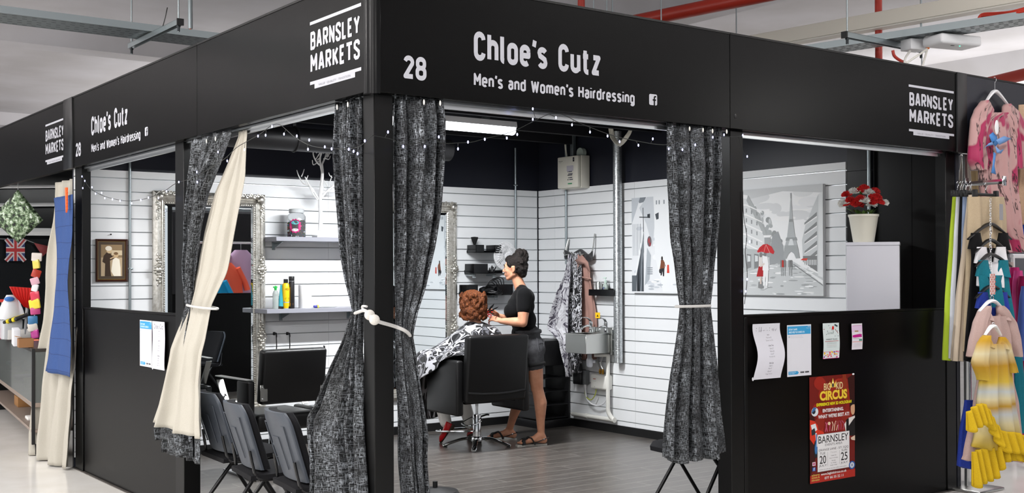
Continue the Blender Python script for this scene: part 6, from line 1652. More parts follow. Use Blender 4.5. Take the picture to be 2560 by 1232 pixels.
def blouse(mb):
    mb.ball((0, -0.07, 0.98), (0.17, 0.115, 0.115), 18, 12); mb.ball((0, -0.06, 0.84), (0.172, 0.132, 0.16), 18, 12); mb.ball((0, -0.02, 0.70), (0.186, 0.155, 0.10), 18, 12)
    for s in (-1, 1):
        mb.capsule((s * 0.12, -0.07, 1.01), (s * 0.155, -0.06, 0.985), 0.06, 0.056); mb.capsule((s * 0.155, -0.06, 0.985), (s * 0.20, 0.06, 0.76), 0.054, 0.046); mb.capsule((s * 0.20, 0.06, 0.76), (s * 0.115, 0.27, 0.722), 0.046, 0.034)
blob('blouse', blouse, m_cloth('dark_blouse', '#1d1d20', '#17171a', 0.8, 150), cl, 0.009, 5)
def trousers(mb):
    mb.ball((0, 0.0, 0.66), (0.185, 0.16, 0.09), 18, 12)
    for s, K, A in ((-1, kneeL, anL), (1, kneeR, anR)):
        e = A + (K - A) * 0.10
        mb.capsule((s * 0.10, 0.02, 0.65), K, 0.095, 0.075); mb.capsule(K, e, 0.074, 0.056)
blob('trousers', trousers, m_cloth('white_trousers', '#e4e2de', '#d8d6d2', 0.85, 150), cl, 0.009, 5)
redl = mat('red_patent_leather', '#b5121a', 0.22); solem = mat('brown_shoe_sole', '#3a2b20', 0.6)
for heel, toe, up in ((C_(1127, 1064, 10.58), C_(1103, 1106, 10.66), Vector((-0.75, 0.45, 0.35))), (C_(1182, 1082, 10.78), C_(1176, 1100, 10.92), Vector((-0.2, 0.1, 1)))):
    shoe = thing('shoe', None, None); shoe.parent = cl
    toe.z = max(toe.z, 0.022); d = (toe - heel).normalized(); up = (up - d * up.dot(d)).normalized(); q = d.cross(up); ln = max(0.17, (toe - heel).length)
    def S_(x, y, z): return heel + d * (x * ln) + q * y + up * z
    rows = []
    for i in range(13):
        x = -0.10 + 1.22 * i / 12; w = 0.036 * (1 - abs(2 * (x - 0.5) / 1.25) ** 3.0) + 0.004; w *= 1.0 + 0.12 * sin(x * 3)
        h_ = lerp(0.055, 0.030, x) * (1 - max(0, (x - 0.8) / 0.34) ** 2 * 0.75)
        rows.append([S_(x, w * cos(a), h_ * max(0, sin(a)) + 0.004 * min(0, sin(a))) for a in [2 * pi * j / 16 for j in range(16)]])
    m_ = MB().grid(rows, wrap=True); m_.add(rows[0], [tuple(range(16))]); m_.add(rows[-1], [tuple(range(16))[::-1]]); m_.build('upper', redl, shoe)
    rows = [[S_(x, y * 0.036 * (1 - abs(2 * (x - 0.5) / 1.3) ** 3) , z) for y, z in ((-1, -0.002), (1, -0.002), (1, -0.014), (-1, -0.014))] for x in [-0.12 + 1.26 * i / 12 for i in range(13)]]
    m_ = MB().grid(rows, wrap=True); m_.add(rows[0], [(0, 1, 2, 3)]); m_.add(rows[-1], [(3, 2, 1, 0)]); m_.build('sole', solem, shoe)
    MB().prism([(-0.018, -0.024), (0.018, -0.024), (0.018, 0.024), (-0.018, 0.024)], S_(0.02, 0, -0.012), d, q, -up * 0.022).build('heel', solem, shoe)
def chair_hair(mb):
    r = random.Random(8)
    mb.ball(HcC + Vector((0.0, -0.005, 0.030)), (0.120, 0.125, 0.108), 20, 14); mb.ball(HcC + Vector((0.0, -0.030, -0.050)), (0.128, 0.105, 0.080), 20, 14)
    for k in range(90):
        a = r.uniform(pi * 0.9, 2.1 * pi); z = r.uniform(-0.115, 0.10); q = 0.118 if z < 0.04 else 0.118 * (1 - ((z - 0.04) / 0.13) ** 2) ** 0.5
        c = HcC + Vector((q * cos(a) * 1.0, q * sin(a) - 0.01, z))
        mb.ball(c, (r.uniform(0.012, 0.022), r.uniform(0.012, 0.02), r.uniform(0.02, 0.034)), 8, 6)
    for k in range(26):
        a = r.uniform(pi * 0.95, 2.05 * pi); c = HcC + Vector((0.112 * cos(a), 0.10 * sin(a) - 0.02, -0.115 + r.uniform(-0.012, 0.012)))
        mb.ball(c, (0.018, 0.016, 0.020), 8, 6)
blob('hair', chair_hair, M['hair_auburn'], cl, 0.006, 2, (0.012, 0.009))
# cape draped from the neck over both chair arms
prof = {
 0:   [(.060, -.03, 1.165), (.195, -.05, 1.085), (.275, -.02, .95), (.345, .02, .855), (.405, .05, .80)],
 45:  [(.055, .02, 1.165), (.17, .08, 1.06), (.25, .26, .90), (.345, .32, .84), (.42, .36, .66)],
 90:  [(.005, .05, 1.16), (.0, .14, 1.01), (.0, .32, .80), (.0, .60, .68), (.0, .70, .20)],
 135: [(-.045, .02, 1.165), (-.16, .08, 1.06), (-.26, .27, .91), (-.37, .40, .83), (-.44, .52, .46)],
 180: [(-.055, -.03, 1.165), (-.19, -.05, 1.085), (-.275, -.01, .97), (-.355, .06, .862), (-.405, .10, .70)],
 225: [(-.040, -.075, 1.165), (-.15, -.135, 1.09), (-.24, -.155, .98), (-.31, -.15, .90), (-.375, -.12, .84)],
 270: [(.005, -.09, 1.16), (.0, -.165, 1.095), (.0, -.195, .99), (.0, -.205, .93), (.0, -.210, .86)],
 315: [(.045, -.075, 1.165), (.155, -.135, 1.09), (.24, -.155, .98), (.31, -.15, .89), (.385, -.12, .83)]}
cols = [smoothpath([Vector(p) for p in prof[a]], 9) for a in sorted(prof)]
rows = []; uvs = []; NC = 96; off_ = Vector((HcC.x * 0.7, 0.01, -0.055 + 0.02))
for i in range(len(cols[0])):
    ring = smoothpath([c[i] for c in cols], NC // 8, closed=True); t_ = i / (len(cols[0]) - 1); row = []
    for j, p in enumerate(ring):
        a = 2 * pi * j / NC
        f = 0.020 * t_ * sin(a * 11 + 2 * sin(a)) + 0.012 * t_ * noise.noise(Vector((cos(a) * 3, sin(a) * 3, t_ * 3)))
        o = Vector((cos(a), sin(a), 0.35 * (1 if t_ < 0.8 else 0)))
        row.append(p + o * f + off_ * (1 - 0.7 * t_))
    rows.append(row); uvs.append([(0.9 * cos(2 * pi * j / NC) * t_, 0.9 * sin(2 * pi * j / NC) * t_) for j in range(NC)])
M['cape_client'] = m_cape('cape_with_salon_tool_pattern', '#151517', '#bfbfc5', '#5a5a60', 4.6, 3.3)
MB().grid(rows, uvs=uvs, wrap=True).build('cape', M['cape_client'], cl, angle=180, solid=0.004)
# ------------------------------------------------------------------ notices and posters on the half panels
def paper(name, label, cat, plane, p_tl, p_br, wave=0.0, pins=()):
    """sheet on a half panel; corners given as pixels of the photograph; returns thing, Flat and size"""
    if plane == 'y':
        a, b = on_y(*p_tl, 0.048), on_y(*p_br, 0.048); w = b.x - a.x
        t = thing(name, label, cat, (a.x, 0.0475, b.z))
    else:
        a, b = on_x(*p_tl, 0.048), on_x(*p_br, 0.048); w = a.y - b.y
        t = thing(name, label, cat, (0.0475, a.y, b.z), -pi / 2)
    h = a.z - b.z
    f = Flat(y=-0.0006, step=0.000025)
    f.clip = (w, h)
    if wave: f.warp = lambda p, h=h, w=w: (p[0] + wave * sin((1 - p[2] / h) * pi * 1.0) ** 2, p[1] - 0.010 - abs(wave) * 0.25 * (1 + sin(p[2] / h * 6.0)), p[2])
    return t, f, w, h
def sheet(f, w, h, c, n=24):
    f._lift(); f.mb.grid([[(w * j / 4, f.y, h * i / n) for j in range(5)] for i in range(n + 1)])
    for k in range(len(f.mb.f)): f.mb.fc.setdefault(k, col(c))
def subdiv_text(f): pass
def price_list(plane, tl, br, label):
    t, f, w, h = paper('price_list', label, 'notice', plane, tl, br, 0.038 if plane == 'y' else 0.008)
    sheet(f, w, h, '#dfdfe8')
    f.text('Chloe’s Cutz', w * 0.12, h * 0.845, w * 0.88, h * 0.945, '#3a3a40', -0.004, 0.35)
    L_ = [('Gents', .80, 1), ('Wash dem £8', .745, 0), ('Scissor cut £10', .695, 0), ('Ladies Trim', .60, 1), ('Short £7', .545, 0), ('Medium £8', .495, 0), ('Long £9', .445, 0), ('Re-style £12', .395, 0), ('Kids Cuts', .285, 1), ('Under 5', .235, 0), ('Boys £5', .185, 0), ('Girls £7', .135, 0), ('Fringe Trim £2', .085, 0)]
    for s_, q, b in L_: f.ctext(s_, w * 0.53, h * q, h * 0.030, '#5a5a62' if b else '#85858c', 0.012 if b else -0.004, 0.42)
    f.build('sheet', M['paper'], t)
    MB().ball((0.006, -0.012, 0.004), (0.008, 0.004, 0.012), 8, 6).build('tack', M['white'], t)
    return t
price_list('y', (1876, 810), (1945, 943), 'wavy white price list at the left of the right half panel')
price_list('x', (385, 802), (416, 926), 'narrow-looking white price list on the left half panel')
def checkin(plane, tl, br, label):
    t, f, w, h = paper('check_in_poster', label, 'notice', plane, tl, br)
    f.rect(0, 0, w, h, '#e3e4ec'); f.rect(w * 0.02, h * 0.815, w * 0.98, h * 0.975, '#3d9fd4')
    f.text('STAY SAFE', w * 0.07, h * 0.895, w * 0.42, h * 0.93, '#dceffa', 0.03); f.text('AND HELP US CHECK IN', w * 0.07, h * 0.84, w * 0.72, h * 0.878, '#dceffa', 0.03)
    f.text('NHS', w * 0.86, h * 0.955, w * 0.97, h * 0.97, '#e9f4fb', 0.02); f.text('Test and Trace', w * 0.80, h * 0.925, w * 0.97, h * 0.94, '#e9f4fb', 0.0)
    f.rect(w * 0.06, h * 0.755, w * 0.12, h * 0.785, '#b9c6cf'); f.text('Scan this poster with the app', w * 0.15, h * 0.775, w * 0.62, h * 0.79, '#a7a9b2', 0.0); f.text('before you come in, thank you', w * 0.15, h * 0.745, w * 0.66, h * 0.76, '#a7a9b2', 0.0)
    f.poly([(w * .05, h * .035), (w * .42, h * .035), (w * .48, h * .068), (w * .42, h * .10), (w * .05, h * .10)], '#3d9fd4')
    f.text('Download the', w * .08, h * .072, w * .36, h * .088, '#dceffa', 0.01); f.text('app today', w * .08, h * .046, w * .30, h * .062, '#dceffa', 0.01)
    for q in (0.54, 0.74): f.rect(w * q, h * .055, w * (q + .16), h * .085, '#26262b'); f.text('App store' if q < .6 else 'Play store', w * (q + .02), h * .063, w * (q + .14), h * .077, '#cfcfd6', 0.0)
    f.build('sheet', M['paper'], t); return t
checkin('y', (1967, 813), (2028, 937), 'white notice with a blue header beside the price list on the right half panel')
checkin('x', (350, 799), (380, 919), 'white notice with a blue header left of the price list on the left half panel')
t, f, w, h = paper('flyer', 'pale flyer with a bright pink lower edge on the right half panel', 'flyer', 'y', (2053, 808), (2094, 894), 0.006)
sheet(f, w, h, '#d8e4e4'); f.rect(0, 0, w, h * .20, '#d94f9a')
rr = random.Random(3)
for k in range(40): f.ell(rr.uniform(.04, .96) * w, rr.uniform(.02, .19) * h, w * .045, h * .022, rr.choice(['#f3d5e6', '#c21f74', '#f6c92f', '#7a3f9a', '#ee7fb5', '#e0455a', '#f2eef2']), 8)
for k in range(12): f.ell(rr.uniform(.04, .96) * w, rr.uniform(.62, .96) * h, w * .02, h * .012, rr.choice(['#8a8fa0', '#b05060', '#4a5a6a', '#c9a0b0']), 6)
f.ell(w * .62, h * .86, w * .065, h * .055, '#d42a22'); f.line([(w * .62, h * .80), (w * .64, h * .72)], w * .02, '#7d868a'); f.line([(w * .72, h * .95), (w * .90, h * .90)], w * .06, '#39474f'); f.line([(w * .74, h * .83), (w * .93, h * .70)], w * .02, '#b36a70')
f.ctext('Gel Nails', w * .45, h * .72, h * .06, '#9fb0b0', -0.006, 0.5, 0.3)
f.text('MARKET PLACE', w * .16, h * .525, w * .84, h * .56, '#3b3f44', 0.0); f.rect(w * .08, h * .485, w * .92, h * .495, '#c1403e')
for q in (.44, .405, .36, .315): f.text('nails and beauty treatments', w * .2, h * q, w * .8, h * (q + .018), '#6a6f74' if q != .36 else '#b96a6a', 0.0)
f.build('sheet', M['paper'], t)
t, f, w, h = paper('flyer', 'smallest flyer with a magenta ribbon at the right of the half panel papers', 'flyer', 'y', (2125, 809), (2152, 872), 0.004)
sheet(f, w, h, '#e6e2ea'); f.rect(0, h * .68, w, h * .92, '#e3c9e6'); f.rect(w * .08, h * .90, w * .92, h * .925, '#c93aa0'); f.rect(w * .28, h * .68, w * .62, h * .86, '#a9855c'); f.rect(w * .34, h * .70, w * .5, h * .84, '#d8bf8a')
f.poly([(w * .06, h * .47), (w * .2, h * .47), (w * .2, h * .455), (w * .8, h * .475), (w * .8, h * .46), (w * .95, h * .485), (w * .9, h * .53), (w * .95, h * .575), (w * .75, h * .595), (w * .2, h * .565), (w * .06, h * .55)], '#c0188a')
f.rect(w * .08, h * .42, w * .7, h * .43, '#4a4a55'); f.rect(w * .66, h * .32, w * .95, h * .40, '#5f9a8a'); f.rect(w * .04, h * .285, w * .96, h * .305, '#e08a7a')
for q in (.22, .17, .12): f.rect(w * .2, h * q, w * .85, h * (q + .012), '#cfcad4')
f.build('sheet', M['paper'], t)

# circus poster
t, f, w, h = paper('circus_poster', 'tall red circus poster with yellow title at the bottom of the right half panel', 'poster', 'y', (2023, 943), (2137, 1190))
f.rect(0, 0, w, h, '#74170f')
for k in range(60):
    q = rr.random(); f.ell(w * .5 + rr.uniform(-.34, .34) * w, h * rr.uniform(.36, .94), w * .12, h * .06, rr.choice(['#8c1e14', '#9c2416', '#a52b1a', '#801b13', '#912717']), 12)
f.poly([(w * .0, h * .05), (w * .16, h * .30), (w * .10, h * .62), (0, h * .66)], '#3a100c'); f.poly([(w * .84, h * .96), (w, h), (w, h * .5), (w * .93, h * .62)], '#38100c'); f.poly([(w * .72, h), (w * .80, h), (w * .86, h * .72), (w * .80, h * .74)], '#8c3318')
f.rect(0, 0, w, h * .075, '#b72c20')
# crown and title
f.poly([(w * .43, h * .885), (w * .44, h * .945), (w * .475, h * .915), (w * .51, h * .975), (w * .545, h * .915), (w * .585, h * .95), (w * .575, h * .885)], '#e9c75a'); f.ell(w * .51, h * .93, w * .012, h * .01, '#fff2b0', 8); f.ell(w * .51, h * .905, w * .025, h * .02, '#4a4440', 10)
f.text('BIG', w * .31, h * .865, w * .455, h * .93, '#f0dfa2', 0.01); f.text('KID', w * .58, h * .865, w * .73, h * .93, '#f0dfa2', 0.01)
f.text('CIRCUS', w * .212, h * .762, w * .835, h * .862, '#8a5a0c', 0.05); f.text('CIRCUS', w * .22, h * .768, w * .825, h * .858, '#f4cf3e', 0.045)
f.text('ENTERTAINING.', w * .28, h * .655, w * .745, h * .688, '#f2eeee', 0.035); f.text('WHAT WE’RE BEST AT!', w * .18, h * .60, w * .87, h * .635, '#f2eeee', 0.035)
# rider at the left, performer at the right, dancers
f.poly([(0, h * .60), (w * .10, h * .585), (w * .17, h * .54), (w * .18, h * .50), (w * .30, h * .47), (w * .31, h * .43), (w * .16, h * .40), (w * .12, h * .34), (0, h * .42)], '#d8371f')
f.ell(w * .11, h * .67, w * .075, h * .042, '#dfe6ea'); f.ell(w * .085, h * .675, w * .04, h * .025, '#27303a'); f.poly([(w * .03, h * .66), (w * .08, h * .715), (w * .15, h * .705), (w * .11, h * .685)], '#3d6ea8')
f.poly([(w * .02, h * .55), (w * .12, h * .56), (w * .16, h * .50), (w * .06, h * .47)], '#e6eaee'); f.poly([(w * .03, h * .50), (w * .10, h * .52), (w * .13, h * .46), (w * .04, h * .45)], '#2a2f38')
f.ell(w * .24, h * .40, w * .085, h * .055, '#2c2a28'); f.ell(w * .24, h * .40, w * .055, h * .036, '#7a6a4a'); f.ell(w * .13, h * .32, w * .05, h * .085, '#23272e'); f.ell(w * .13, h * .32, w * .028, h * .05, '#3f79b5'); f.line([(w * .13, h * .47), (w * .15, h * .34)], w * .03, '#dfe3e8'); f.line([(w * .14, h * .46), (w * .13, h * .30)], w * .02, '#3f7dc0')
f.ell(w * .955, h * .66, w * .05, h * .06, '#d9a985'); f.poly([(w * .88, h * .68), (w * .90, h * .735), (w, h * .745), (w, h * .70), (w * .95, h * .70)], '#1c1212'); f.poly([(w * .76, h * .52), (w * .85, h * .575), (w, h * .59), (w, h * .42), (w * .80, h * .42)], '#e9e4e0'); f.poly([(w * .80, h * .56), (w * .86, h * .575), (w * .86, h * .50), (w * .97, h * .56), (w, h * .57), (w, h * .40), (w * .80, h * .40)], '#1b1719'); f.poly([(w * .90, h * .38), (w, h * .40), (w, h * .35), (w * .92, h * .36)], '#e4cbb6')
for k in range(9):
    x = w * (.33 + .05 * k); f.line([(x, h * .47), (x + w * rr.uniform(-.04, .04), h * .53), (x + w * rr.uniform(-.05, .05), h * .56)], w * .018, rr.choice(['#e0a08a', '#c95a7a', '#e8c0a8', '#b0506a']))
f.ell(w * .42, h * .545, w * .03, h * .016, '#efd9b0'); f.ell(w * .60, h * .54, w * .045, h * .02, '#9a3a3a')
# date panel
f.text('EXPERIENCE NEW 3D HOLOGRAM', w * .145, h * .718, w * .925, h * .748, '#efe21c', 0.04)
f.rect(w * .158, h * .098, w * .872, h * .452, '#b8b4b6'); f.rect(w * .163, h * .102, w * .867, h * .448, '#f0eff1')
f.text('BARNSLEY', w * .18, h * .365, w * .845, h * .435, '#1a1a1c', 0.005); f.text('EVENTS AREA', w * .33, h * .335, w * .71, h * .357, '#3a3a3e', 0.0); f.text('GRANGE LANE - S71 5QQ', w * .185, h * .288, w * .845, h * .312, '#3a3a3e', 0.004)
f.text('TUE', w * .21, h * .257, w * .33, h * .280, '#4a4a4e', 0.0); f.text('20', w * .205, h * .172, w * .345, h * .248, '#151517', 0.006); f.text('JULY', w * .19, h * .140, w * .36, h * .163, '#3a3a3e', 0.0)
f.text('SUN', w * .69, h * .262, w * .815, h * .284, '#4a4a4e', 0.0); f.text('25', w * .675, h * .175, w * .825, h * .253, '#151517', 0.006); f.text('JULY', w * .67, h * .140, w * .83, h * .163, '#3a3a3e', 0.0)
f.line([(w * .38, h * .145), (w * .38, h * .278)], w * .006, '#b5b3b6'); f.line([(w * .645, h * .145), (w * .645, h * .278)], w * .006, '#b5b3b6')
f.text('Times', w * .44, h * .262, w * .58, h * .275, '#b9b7ba', 0.0)
for q, s_ in ((.236, 'Tuesday 7pm'), (.212, 'Wed - Fri 5 & 7pm'), (.188, 'Saturday'), (.166, '12, 3 & 6pm'), (.145, 'Sunday 1 & 4pm')): f.ctext(s_, w * .512, h * q, h * .012, '#4a4a50', 0.0, 0.62)
f.text('tickets on sale at the box office and online', w * .19, h * .112, w * .80, h * .124, '#a3a1a5', 0.0)
f.text('www.bigkidcircus.co.uk', w * .23, h * .055, w * .80, h * .085, '#f3efef', 0.02); f.text('077 66 55 22 11', w * .31, h * .02, w * .73, h * .045, '#f3efef', 0.02)
for q, s_ in ((.068, 'adverts'), (.044, 'tickets &'), (.020, 'information')): f.text(s_, w * .03, h * q, w * .20, h * (q + .018), '#e8d46a', 0.01)
f.rect(w * .045, h * .165, w * .115, h * .20, '#e9c9d6'); f.ell(w * .08, h * .1825, w * .022, h * .011, '#c65a8a', 12)
f.rect(w * .045, h * .115, w * .115, h * .15, '#2d5fae'); f.text('f', w * .07, h * .119, w * .098, h * .147, '#f0f2f6', 0.02)
f.ell(w * .925, h * .115, w * .072, h * .040, '#2f5fa8', 24); f.ell(w * .925, h * .115, w * .048, h * .027, '#dfe4ee', 20); f.ell(w * .925, h * .115, w * .018, h * .016, '#8a94b0', 12)
f.build('sheet', M['paper'], t)
MB().ball((w * 0.97, -0.003, h - 0.004), (0.012, 0.004, 0.006), 8, 6).build('tape_tab', M['white'], t)
# ------------------------------------------------------------------ clothes stall at the right
def garment(name, label, cat, pieces, m, group=None, origin=None, parts=()):
    """pieces: (rows, depth, folds, phase) with rows of (u_left, u_right, v, plane y) in pixels; each a closed soft shell"""
    o = Vector(origin if origin is not None else on_y(pieces[0][0][0][0], pieces[0][0][0][2], pieces[0][0][0][3]))
    t = thing(name, label, cat, tuple(o), group=group)
    for k, pc in enumerate(pieces):
        rows, dep, folds, ph = pc[:4]; pm = pc[4] if len(pc) > 4 else m; pn = pc[5] if len(pc) > 5 else ('body' if k == 0 else 'sleeve')
        NR = max(12, int((rows[-1][2] - rows[0][2]) / 6)); NCx = 28; ring_rows = []; uvs = []
        vs_ = [r[2] for r in rows]
        for i in range(NR + 1):
            v = lerp(vs_[0], vs_[-1], i / NR)
            for a, b in zip(rows[:-1], rows[1:]):
                if v <= b[2] + 1e-6:
                    q = (v - a[2]) / max(1e-6, b[2] - a[2]); q = q * q * (3 - 2 * q) * 0.5 + q * 0.5
                    ul, ur, y = lerp(a[0], b[0], q), lerp(a[1], b[1], q), lerp(a[3], b[3], q); break
            pl_, pr_ = on_y(ul, v, y), on_y(ur, v, y); w = (pr_ - pl_).length; ring = []; uu = []
            tt = i / NR; amp = (0.006 + 0.030 * tt) * min(1, w / 0.25)
            for j in range(2 * NCx):
                s = j / NCx if j < NCx else 2 - j / NCx
                sgn = -1 if j < NCx else 1
                p = pl_.lerp(pr_, s)
                e = (max(0.0, 1 - (2 * s - 1) ** 2)) ** 0.5
                fd = amp * (sin(folds * 2 * pi * s + ph + tt * 1.2) + 0.4 * sin(folds * 4.3 * pi * s + 2 * ph)) * (0.35 + 0.65 * e)
                ring.append(p + Vector((0, sgn * dep * e * (0.6 + 0.4 * tt) + fd, 0.35 * fd * (tt > 0.97))) - o); uu.append((s * w * 2, p.z))
            ring_rows.append(ring); uvs.append(uu)
        mb = MB().grid(ring_rows, uvs=uvs, wrap=True)
        n2 = 2 * NCx
        mb.add(ring_rows[0], [tuple(range(n2))], uvs=uvs[0]); mb.add(ring_rows[-1], [tuple(range(n2))[::-1]], uvs=uvs[-1])
        mb.build(pn, pm, t, angle=180)
    return t
def hanger(label, u, v_hook, v_neck, ul, ur, v_sh, y, m, group=None):
    c = on_y(u, v_neck, y); t = thing('clothes_hanger', label, 'hanger', tuple(c), group=group)
    a, b = on_y(ul, v_sh, y) - c, on_y(ur, v_sh, y) - c
    MB().tube(smoothpath([a, a.lerp(Vector((0, 0, 0)), 0.6) + Vector((0, 0, 0.012)), Vector((0, 0, 0.0)), b.lerp(Vector((0, 0, 0)), 0.6) + Vector((0, 0, 0.012)), b], 5), [0.010 + 0.012 * (1 - abs(i - 10) / 10) for i in range(21)], 8, flat=0.6).build('arms', m, t)
    hk = on_y(u, v_hook, y) - c; r = 0.018
    pts = [Vector((0, 0, 0.01)), Vector((0, 0, hk.z - 2 * r))] + [Vector((r * sin(q) * 1.0, 0, hk.z - r - r * cos(q))) for q in [0.3 + 0.45 * i for i in range(9)]]
    MB().tube(pts, 0.0028, 6).build('hook', M['chrome'], t)
    return t
def m_floral():
    m = mat('floral_print_silk', '#d8a7a4', 0.5, spec=0.3, sheen=0.2); t = NT(m)
    v = t.coord('UV', (1, 1, 1))
    n1 = t.noise(v, 3.2, 2, 0.5); n2 = t.noise(t.coord('UV', (2.2, 1, 1), (0, 0, 0.6)), 5, 3, 0.6)
    c = t.ramp(n1, [(0.40, '#b58e8c'), (0.54, '#b99391'), (0.58, '#9c2450'), (0.70, '#a8345c')])
    k = t.ramp(n2, [(0.57, 0.0), (0.585, 1.0), (0.62, 1.0), (0.64, 0.0)])
    c = t.mix(t.math('MULTIPLY', k, 0.85), c, '#1c1418')
    n3 = t.noise(t.coord('UV', (1, 1, 1), (0.3, 0, 0)), 2.3, 1); c = t.mix(t.ramp(n3, [(0.68, 0.0), (0.72, 1.0)]), c, '#201a1e')
    t.base(c); return m
M['floral'] = m_floral()
YD = -0.05
hanger('white wooden hanger carrying the floral dress on the navy fascia', 2487, 193, 228, 2460, 2520, 262, YD, M['white'])
fd = garment('dress', 'pink floral dress with blue flower hung on the navy fascia', 'dress',
    [([(2462, 2520, 282, YD), (2446, 2536, 300, YD - 0.01), (2442, 2543, 325, YD - 0.02), (2448, 2540, 370, YD - 0.03), (2452, 2540, 450, YD - 0.03), (2470, 2545, 560, YD - 0.04), (2500, 2548, 628, YD - 0.04)], 0.055, 3.0, 0.4),
     ([(2458, 2466, 251, YD), (2450, 2474, 258, YD), (2438, 2482, 275, YD), (2430, 2478, 300, YD - 0.02), (2426, 2458, 360, YD - 0.02), (2424, 2462, 400, YD - 0.02), (2432, 2458, 425, YD - 0.02)], 0.05, 1.5, 1.2),
     ([(2514, 2522, 260, YD), (2508, 2530, 266, YD), (2506, 2544, 280, YD), (2514, 2555, 302, YD - 0.02), (2524, 2562, 360, YD - 0.02), (2526, 2566, 420, YD - 0.02)], 0.05, 1.5, 2.0)], M['floral'])
fo = Vector(fd.location)
def on_dress(pts, c, m_, name, y=YD - 0.125):
    MB().add([on_y(u, v, y) - fo for u, v in pts], [tuple(range(len(pts)))]).build(name, m_, fd, solid=0.002)
on_dress([(2482, 330), (2492, 340), (2496, 358), (2488, 366), (2478, 352), (2473, 338)], 0, mat('blue_print', '#3f7fc4', 0.5), 'flower_print')
blue2 = mat('pale_blue_print', '#6d97cf', 0.5)
on_dress([(2490, 350), (2510, 340), (2528, 346), (2512, 356), (2498, 362)], 0, blue2, 'flower_print')
on_dress([(2486, 352), (2472, 358), (2458, 372), (2466, 366), (2484, 362)], 0, blue2, 'flower_print')
on_dress([(2488, 364), (2500, 376), (2510, 372), (2502, 384), (2492, 382)], 0, blue2, 'flower_print')
on_dress([(2484, 380), (2490, 384), (2486, 415), (2490, 436), (2478, 432), (2482, 410)], 0, mat('blue_print_stem', '#4a84c6', 0.5), 'flower_print')
MB().ball(on_y(2492, 318, YD - 0.14) - fo, (0.026, 0.004, 0.052), 14, 10).build('swing_tag', M['white'], fd)
garment('dress', 'beige lace dress at the right edge beside the floral one', 'dress', [([(2546, 2580, 262, 0.0), (2544, 2590, 330, 0.0), (2552, 2590, 430, 0.0), (2545, 2590, 530, 0.0), (2550, 2590, 560, 0.0)], 0.05, 2, 0.3)], m_cloth('beige_lace', '#cdb096', '#b8987c', 0.85, 60))
garment('dress', 'bright blue dress bottom at the right edge under the beige lace', 'dress', [([(2545, 2592, 545, 0.03), (2546, 2592, 610, 0.03)], 0.04, 2, 0.3)], m_cloth('bright_blue', '#2152c4', '#1a40a0', 0.8, 40))
t = thing('clothes_rail', 'hidden rail behind the end post carrying the cream and tan garments', 'clothes rail', tuple(on_y(2424, 388, 0.6)))
MB().cyl((-0.15, 0, 0), (1.2, 0, 0), 0.014).cyl((1.15, 0, -t.location.z), (1.15, 0, 0), 0.014).cyl((-0.02, 0, -t.location.z), (-0.02, 0, 0), 0.014).build('bar', M['chrome'], t)
for i, (ul, ur, c, lab) in enumerate([(2408, 2420, '#e9e2d6', 'cream garment hanging behind the end post at the far rail'), (2418, 2440, '#cfb98f', 'tan garment hanging behind the end post at the far rail')]):
    garment('garment', lab, 'garment', [([(ul, ur, 392, 0.6), (ul - 4, ur + 4, 430, 0.6), (ul - 4, ur + 6, 520, 0.6)], 0.05, 1.5, i)], m_cloth('far_cloth', c, c, 0.8, 60))

# chrome arm carrying trousers and the cascading tops
ax = on_y(2399, 450, 0.03)
t = thing('rail_post', 'white and chrome slotted rail post at the right end of the stall', 'rail post', (4.955, 0.03, 0))
MB().rbox(-0.016, -0.012, 0, 0.016, 0.012, 2.425, 0.003, seg=1).build('upright', M['steel'], t)
MB().rbox(-0.16, -0.20, 0, 0.16, 0.20, 0.02, 0.008).build('base_plate', M['steel'], t)
b1 = on_y(2511, 453, -0.50); a1 = Vector((4.955, 0.02, on_y(2400, 459, 0.02).z))
t = thing('garment_rail', 'chrome square rail arm sticking out towards the aisle, carrying the trousers', 'rail', tuple(a1))
dv = b1 - a1
MB().tube([Vector((0, 0, 0)), dv], 0.017, 4).build('bar', M['chrome'], t)
MB().rbox(-0.020, -0.005, -0.03, 0.020, 0.005, 0.035, 0.003, T=Matrix.Translation(dv)).build('end_stop', M['chrome'], t)
MB().rbox(-0.022, -0.008, -0.045, 0.022, 0.008, 0.045, 0.003).build('bracket', M['chrome'], t)
def ya(q): return a1.y + dv.y * q
tro = [(2383, 2404, 2360, 2374, 900, 0.10, '#b4cc3c', 'lime green trousers, leftmost on the rail arm'), (2392, 2411, 2372, 2396, 895, 0.20, '#d8dbe2', 'white trousers hanging beside the lime green pair'), (2402, 2412, 2388, 2398, 880, 0.28, '#17171a', 'narrow black trousers between the white and the blue pairs'),
       (2408, 2424, 2398, 2418, 870, 0.36, '#8797b5', 'grey-blue trousers on the rail arm'), (2420, 2432, 2384, 2402, 902, 0.44, '#c9b9a5', 'beige trousers with one long narrow leg, right of the blue pair')]
